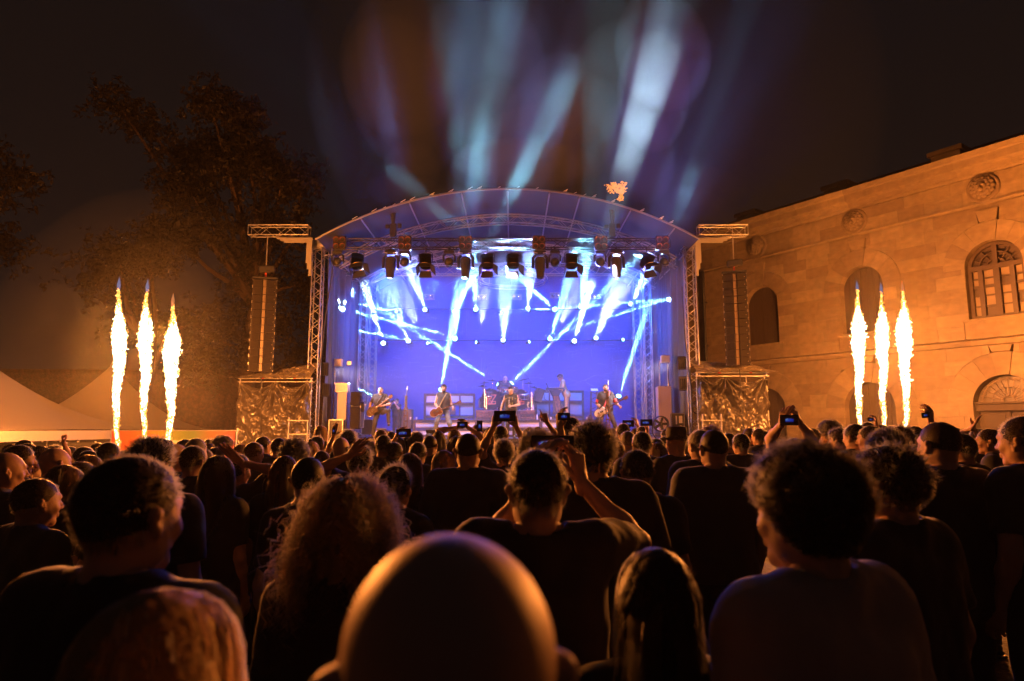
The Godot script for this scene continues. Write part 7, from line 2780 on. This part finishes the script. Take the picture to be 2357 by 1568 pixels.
# column, row of the top of the head, distance, build, hair, hair colour, top, extra turn, words, raised arms [side, wrist column, row, distance, elbow hint column, row, distance, hand]
func crowd_rows() -> Array:
	return [
		# nearest
		[1033, 1236, .535, "man", "bald", "grey", "black", .22, "bald head filling the bottom middle, closest person to the viewer", []],
		[372, 1352, .82, "woman", "long", "blond", "black", -.35, "woman with straight fair hair at the bottom left, closest on that side", []],
		[305, 1048, 1.42, "broad", "short", "brown", "black", -.28, "man with short brown hair at the left, half turned to the stage", []],
		[800, 1088, 1.88, "woman", "curls", "blond", "black", .05, "woman with long curly blond hair glowing at both edges", []],
		[1237, 1034, 2.05, "man", "short", "brown", "black", .03, "slim man holding up a black phone beside his head", [["R", 1338, 1112, 2.34, 1445, 1290, 2.15, "hold", Vector3(.75, .1, .7), Vector3(-.18, 1, -.1)], ["L", 1228, 1100, 2.30, 1090, 1290, 2.15, "hold"]]],
		[1508, 1258, 1.45, "woman", "long", "brown", "black", .05, "woman with long dark hair at the bottom, between bald man and curly man", []],
		[1850, 992, 1.48, "broad", "mop", "brown", "grey", .50, "tall man with a mop of curly hair and grey polo shirt", []],
		[2042, 1020, 2.30, "broad", "tousled", "brown", "black", .45, "man in profile with blue lit forehead, behind the curly man", []],
		[2352, 958, 3.5, "broad", "short", "brown", "black", .30, "tall man cut off by the right edge of the picture", []],
		[2160, 972, 3.6, "broad", "buzz", "brown", "black", .05, "broad man with cropped hair standing before the right flames", []],
		# middle distance, centre
		[1362, 968, 3.1, "broad", "tousled", "brown", "black", .0, "tall man with thick hair in front of the singing guitarist", []],
		[1465, 1033, 3.6, "man", "cap", "brown", "black", .0, "person wearing a black cap backwards with faded print", []],
		[1078, 998, 4.5, "broad", "buzz", "brown", "navy", .0, "broad shouldered man with shaved head in the middle of the crowd", []],
		[1642, 990, 4.3, "broad", "buzz", "brown", "char", .0, "man in a dark grey T-shirt with cropped hair, left of the curly man", []],
		[911, 1072, 3.5, "woman", "tail", "black", "black", -.25, "woman with dark hair tied up, right of the curly blond woman", []],
		[711, 1053, 3.3, "woman", "buzz", "black", "black", .05, "person with cropped black hair and a hanging cord at the neck", []],
		[657, 1048, 4.4, "woman", "long", "light", "black", .10, "woman with long light hair, left of the cropped black head", []],
		[502, 1048, 4.1, "woman", "wavy", "brown", "black", -.05, "woman with long wavy dark hair, right of the short-haired man", []],
		[942, 1043, 4.8, "woman", "wavy", "red", "black", -.05, "woman with long reddish wavy hair before the broad shaved man", []],
		[1022, 1036, 4.9, "bare", "bob", "blond", "char", .05, "woman with a blond bob and bare shoulders", []],
		[1237, 994, 4.3, "woman", "afro", "brown", "black", .0, "person with round curly hair just behind the slim phone man", []],
		[352, 998, 3.2, "broad", "quiff", "black", "black", -.1, "big man with dark tufted hair before the left flames", []],
		[405, 1023, 5.2, "man", "bald", "grey", "black", -.3, "bald man in profile beside the tufted big man", []],
		[446, 1026, 5.0, "broad", "short", "brown", "black", -.1, "man with short dark hair, right of the bald profile", []],
		[452, 1011, 6.2, "man", "thin", "grey", "black", .0, "balding man just behind the short dark head, before the banner", []],
		[86, 1104, 3.1, "broad", "thin", "brown", "char", -.45, "balding man with bare ears low at the left", []],
		[150, 1070, 4.0, "woman", "bob", "light", "black", -.35, "woman with a light bob at the left", []],
		[14, 1043, 4.0, "broad", "bald", "grey", "black", -.55, "bald man cut off by the left edge of the picture", []],
		[128, 1032, 4.8, "broad", "bald", "grey", "black", -.25, "bald man with glasses under the raised left hand", []],
		[188, 1060, 5.0, "woman", "cap", "brown", "black", -.5, "person in a cap and glasses turned to the right, at the left", []],
		[46, 1024, 5.4, "man", "short", "brown", "black", -.5, "man with swept hair and glasses, second row at the left edge", []],
		[205, 1046, 5.4, "woman", "wavy", "light", "black", -.2, "woman with light wavy hair, right of the cap wearer", []],
		[252, 1018, 6.3, "man", "short", "black", "black", -.05, "man with short black hair before the leftmost flame", []],
		[828, 1022, 5.3, "man", "tousled", "black", "black", -.05, "man with sunglasses on his hair and an arm to his head", [["L", 806, 1048, 5.0, 752, 1095, 5.2, "relaxed"]]],
		[785, 1008, 6.8, "broad", "bald", "grey", "brown", -.1, "bald man with a bull neck before the left tower", []],
		[678, 1011, 5.9, "woman", "afro", "black", "black", .0, "person with a dark round curly head before the guard frame", []],
		[716, 1015, 7.2, "woman", "long", "blond", "black", .0, "woman with fair straight hair below the left tower", []],
		[546, 1044, 4.7, "woman", "short", "brown", "black", -.3, "woman shading her eyes with a bent arm", [["R", 556, 1066, 4.4, 606, 1112, 4.6, "open"]]],
		[585, 1018, 6.9, "man", "short", "light", "black", -.35, "young man in half profile before the left sheeting", []],
		[556, 1022, 7.6, "woman", "bob", "blond", "black", -.1, "woman with a fair bob before the left sheeting", []],
		[606, 1006, 8.6, "man", "thin", "brown", "black", -.3, "man with glasses before the sheeting, two heads deep", []],
		[642, 1008, 8.3, "man", "short", "black", "black", .0, "round dark head before the guard frame's left post", []],
		[513, 1004, 9.0, "woman", "afro", "black", "black", -.8, "curly haired person in profile against the banner's end", []],
		[803, 986, 8.2, "man", "quiff", "brown", "black", -.1, "man with a curly topped haircut before the flight case", []],
		[739, 980, 10.6, "woman", "bob", "blond", "black", .0, "child-like fair head raised above others at the left tower", []],
		[883, 1001, 7.4, "man", "short", "black", "black", .0, "dark head and shoulders below the bassist, first of two", []],
		[909, 1018, 7.4, "man", "short", "black", "black", .02, "dark round head in front of the phone below the bassist", []],
		[959, 991, 8.8, "man", "quiff", "light", "black", .0, "fair spiky head below the framed screen", []],
		[962, 1018, 6.7, "broad", "short", "black", "black", .02, "dark head with big ears in front of the spiky fair one", []],
		[990, 1003, 7.8, "man", "buzz", "brown", "black", -.15, "cropped head turned slightly right, below the guitarist", []],
		[1010, 992, 8.8, "woman", "long", "brown", "black", .0, "long brown hair right of the cropped head", []],
		[1050, 1004, 7.6, "woman", "wavy", "brown", "black", .0, "dark wavy hair left of the broad shaved man", []],
		[1046, 988, 9.4, "man", "short", "brown", "black", .0, "person filming with both arms up below the guitarist", [["L", 1052, 984, 9.2, 1034, 1008, 9.3, "hold"], ["R", 1076, 983, 9.2, 1090, 1006, 9.3, "hold"]]],
		[1160, 1007, 6.4, "man", "quiff", "brown", "black", .0, "pointed crop of the person holding a phone up with both arms", [["L", 1136, 982, 6.1, 1104, 1040, 6.2, "hold", Vector3(-.6, 0, .8)], ["R", 1188, 982, 6.1, 1226, 1036, 6.2, "hold", Vector3(.6, 0, .8)]]],
		[1152, 980, 8.2, "broad", "short", "black", "black", .0, "round dark head under the raised phone", []],
		[1130, 983, 8.8, "woman", "long", "brown", "black", .0, "long hair between the raised arms on the left", []],
		[1099, 977, 10.4, "man", "buzz", "brown", "black", .0, "small cropped head left of the raised phone", []],
		[1250, 992, 8.0, "woman", "afro", "light", "black", .0, "light curly head of the person pointing a finger up", [["R", 1259, 972, 7.7, 1286, 1016, 7.9, "point", Vector3(.5, 0, .8)]]],
		[1313, 960, 6.0, "broad", "short", "black", "black", .0, "tall dark head with a phone held at its left", [["L", 1290, 985, 5.7, 1284, 1030, 5.8, "hold"]]],
		[1434, 975, 9.6, "man", "short", "black", "black", .0, "dark head left of the greenish phone", []],
		[1444, 994, 7.4, "broad", "thin", "grey", "black", .0, "balding head before the right rear tower", []],
		[1477, 994, 6.3, "broad", "short", "black", "black", .0, "dark head with glasses arms, next to the balding head", []],
		[1478, 981, 10.4, "man", "short", "brown", "black", .0, "person lifting a phone with the right hand before the fan", [["R", 1490, 990, 10.0, 1494, 1012, 10.2, "hold"]]],
		[1462, 986, 11.6, "man", "buzz", "brown", "black", .0, "person lifting a phone with one hand left of the fan", [["R", 1468, 980, 11.2, 1480, 1000, 11.3, "hold"]]],
		[1556, 980, 6.2, "man", "hat", "brown", "black", .25, "man wearing a small brimmed hat", []],
		[1611, 990, 5.4, "broad", "short", "grey", "char", .2, "grey haired man behind the grey T-shirt man", []],
		[1510, 1008, 8.6, "man", "cap", "brown", "black", .3, "small figure in a cap left of the hat", []],
		[1513, 1018, 7.6, "woman", "bob", "light", "black", .1, "light bobbed head below the small cap", []],
		[1530, 1004, 9.6, "man", "short", "black", "black", .0, "dark head touching the hat brim", []],
		[1534, 988, 11.0, "woman", "tail", "brown", "black", .0, "tied hair behind the hat, before the taped case", []],
		[1582, 998, 8.6, "woman", "wavy", "red", "black", .0, "reddish wavy hair right of the hat", []],
		[1637, 982, 8.4, "woman", "afro", "red", "black", .0, "tangled reddish hair at the right tower's foot", []],
		[1677, 997, 8.4, "man", "short", "light", "black", .1, "light short head at the foot of the right sheeting", []],
		[1705, 998, 7.6, "broad", "short", "black", "black", .1, "dark head touching the curly man's hair on its left", []],
		[1725, 986, 10.2, "man", "buzz", "brown", "black", .3, "cropped head before the right sheeting, left of a pair", []],
		[1746, 987, 10.0, "woman", "tail", "brown", "black", .2, "tied-up hair before the right sheeting, right of a pair", []],
		[1411, 1004, 8.6, "woman", "wavy", "black", "black", .0, "dark wavy hair right of the tall man", []],
		[1418, 1014, 6.9, "man", "short", "red", "black", .0, "reddish short head right below the dark wavy one", []],
		[1408, 985, 11.8, "man", "short", "black", "black", .0, "far dark head below the singing guitarist's knees", []],
		# right part
		[2275, 987, 6.8, "man", "short", "brown", "black", .65, "bearded man in profile looking left, near the door", []],
		[2213, 999, 5.6, "man", "short", "black", "black", .1, "dark head between broad man and bearded profile", []],
		[2104, 981, 8.6, "man", "short", "black", "black", .1, "round dark head under the rightmost flame", []],
		[2070, 980, 6.6, "man", "tousled", "brown", "black", .3, "man with thick hair looking left between two flames", []],
		[2040, 990, 5.0, "woman", "afro", "brown", "black", .1, "wide curly head below the right flames", []],
		[2003, 980, 6.4, "man", "short", "brown", "black", .6, "man with glasses in profile, left of the curly head", []],
		[1967, 976, 6.6, "man", "short", "black", "black", .2, "tall dark head under the first right flame", []],
		[1938, 993, 8.2, "woman", "tail", "light", "black", .1, "light tied hair left of the tall dark head", []],
		[1931, 984, 8.0, "man", "tousled", "brown", "black", .4, "thick haired man left of the first right flame", []],
		[1909, 969, 9.4, "woman", "afro", "black", "black", .5, "curly dark head raised above the others before the wall", []],
		[1906, 996, 10.2, "man", "short", "brown", "black", .1, "small head beneath the raised curly one", []],
		[1870, 987, 9.6, "man", "thin", "brown", "black", .1, "dark flat head right of the tablet", []],
		[1828, 1008, 5.4, "man", "short", "black", "black", .1, "person hidden by the curly man, holding a tablet up", [["L", 1800, 975, 5.2, 1790, 1010, 5.3, "hold"], ["R", 1842, 975, 5.2, 1856, 1010, 5.3, "hold"]]],
		[1996, 972, 10.6, "man", "short", "brown", "black", .1, "small head behind the glasses profile, holding a phone", [["R", 2016, 972, 10.2, 2032, 990, 10.3, "hold"]]],
		[2026, 977, 10.8, "man", "buzz", "brown", "black", .2, "small cropped head between the first two right flames", []],
		[2050, 979, 12.0, "woman", "long", "light", "black", .1, "far light hair between the second and third right flame", []],
		[2188, 1003, 6.2, "man", "short", "brown", "black", .1, "person behind the broad man, stretching an arm with a phone", [["L", 2142, 962, 5.8, 2168, 990, 6.0, "hold", Vector3(0, 0, 1)]]],
		[2196, 985, 10.6, "man", "thin", "grey", "black", .1, "far grey head right of the broad man", []],
		[2218, 991, 10.4, "woman", "bob", "light", "black", .1, "far light bob left of the lifted hands", []],
		[2252, 987, 8.6, "man", "short", "brown", "black", .3, "person clapping hands high near the fanlight door", [["L", 2236, 986, 8.3, 2228, 1005, 8.4, "open"], ["R", 2243, 987, 8.3, 2258, 1006, 8.4, "open"]]],
		[2310, 986, 10.2, "man", "short", "black", "black", .2, "far dark head in front of the door at the right", []],
		# left part, farther rows
		[58, 1012, 8.6, "man", "short", "black", "black", -.5, "far head in profile before the dark fence, left one of two", []],
		[64, 1020, 7.6, "man", "short", "brown", "black", -.7, "nearer head in profile before the dark fence, touching its mouth", []],
		[27, 1022, 9.0, "woman", "long", "brown", "black", -.3, "far long hair at the left edge under the big tent", []],
		[94, 1026, 7.2, "woman", "long", "brown", "black", -.2, "long dark hair between the profile and the bald man with glasses", []],
		[128, 1024, 9.2, "man", "tousled", "brown", "black", -.2, "far thick hair behind the bald man with glasses", []],
		[160, 1026, 8.6, "man", "cap", "brown", "black", -.8, "man in a pale cap in profile, with a hand raised beside him", [["L", 143, 1008, 8.3, 168, 1052, 8.4, "fist"]]],
		[195, 1028, 7.2, "man", "short", "brown", "black", -.2, "short brown head right of the pale cap", []],
		[207, 1037, 6.4, "man", "short", "black", "black", -.2, "short black head above the light wavy hair", []],
		[226, 1019, 10.2, "man", "short", "light", "black", -.3, "far light head under the fence ties", []],
		[228, 1030, 8.4, "woman", "bob", "brown", "black", -.2, "brown bob left of the black-haired man by the flame", []],
		[68, 1061, 5.6, "woman", "tail", "red", "black", -.5, "reddish small head behind the balding man at the left", []],
		[425, 1011, 8.8, "woman", "wavy", "brown", "black", -.1, "dark wavy hair in front of the banner's arcs", []],
		[479, 1020, 8.0, "woman", "long", "brown", "black", -.1, "long brown hair before the green part of the banner", []],
		[481, 1012, 10.6, "woman", "tail", "black", "black", .0, "hair in a bun with sunglasses before the green of the banner", []],
		[497, 1030, 7.4, "woman", "bob", "brown", "black", .0, "brown bob above the long wavy dark hair", []],
		[470, 1034, 7.0, "man", "short", "light", "black", -.4, "face in half profile between bald head and banner", []],
		[730, 1005, 8.8, "woman", "tail", "black", "black", -.3, "tied dark hair below the left tower's coil", []],
		[741, 1037, 6.8, "woman", "short", "light", "black", .0, "small light head right of the fair straight hair", []],
		[768, 1014, 9.0, "man", "short", "brown", "black", .0, "person raising a hand before the flight case", [["L", 768, 1002, 8.7, 776, 1026, 8.8, "open"]]],
		[856, 1019, 7.8, "woman", "afro", "red", "black", .0, "reddish curls between the arm-to-head man and the dark head", []],
		[877, 989, 9.8, "broad", "short", "red", "black", .0, "reddish short head under the bassist's standing foot", []],
		[901, 994, 11.2, "man", "thin", "black", "black", .0, "far low dark head under the bassist's boot", []],
		[916, 1006, 8.6, "woman", "wavy", "light", "black", .0, "light wavy head filming with a phone below the pillar", [["L", 912, 1006, 8.3, 902, 1026, 8.4, "hold"]]],
		[937, 1006, 8.8, "woman", "tail", "brown", "black", .0, "brown tied hair right of the light wavy head", []],
		[1218, 984, 11.0, "man", "tousled", "black", "black", .0, "far dark head right of the singer's legs, left one of two", []],
		[1238, 983, 11.4, "man", "thin", "black", "black", .0, "far dark head right of the singer's legs, right one of two", []],
	]

func phones() -> void:
	phone(1272, 1021, 2.42, 98, 36, "big black phone beside the slim man's head", .0)
	phone(1162, 958, 5.95, 50, 25, "phone held level with both hands in front of the singer")
	phone(1298, 959, 5.6, 28, 17, "phone held at the tall dark head, upper of two")
	phone(1291, 977, 8.4, 22, 16, "phone at the tall dark head, lower of two")
	phone(1064, 978, 9.1, 24, 14, "phone filming between two raised hands below the guitarist")
	phone(929, 997, 8.2, 34, 19, "phone showing the stage, below the bassist's pillar", .05)
	phone(1104, 981, 8.0, 13, 25, "upright phone left of the raised arms")
	phone(1446, 975, 11.1, 26, 15, "greenish phone held left of the fan")
	phone(1488, 973, 9.9, 28, 15, "phone held with one hand right before the fan")
	phone(1817, 967, 5.1, 43, 24, "tablet held above the curly man's hair")
	phone(2130, 956, 5.75, 18, 12, "small phone on a stretched arm before the stone wall", .1)
	phone(2004, 966, 10.1, 14, 8, "tiny phone between the first two right flames")
	phone(768, 992, 8.6, 8, 14, "small phone raised before the upright flight case")
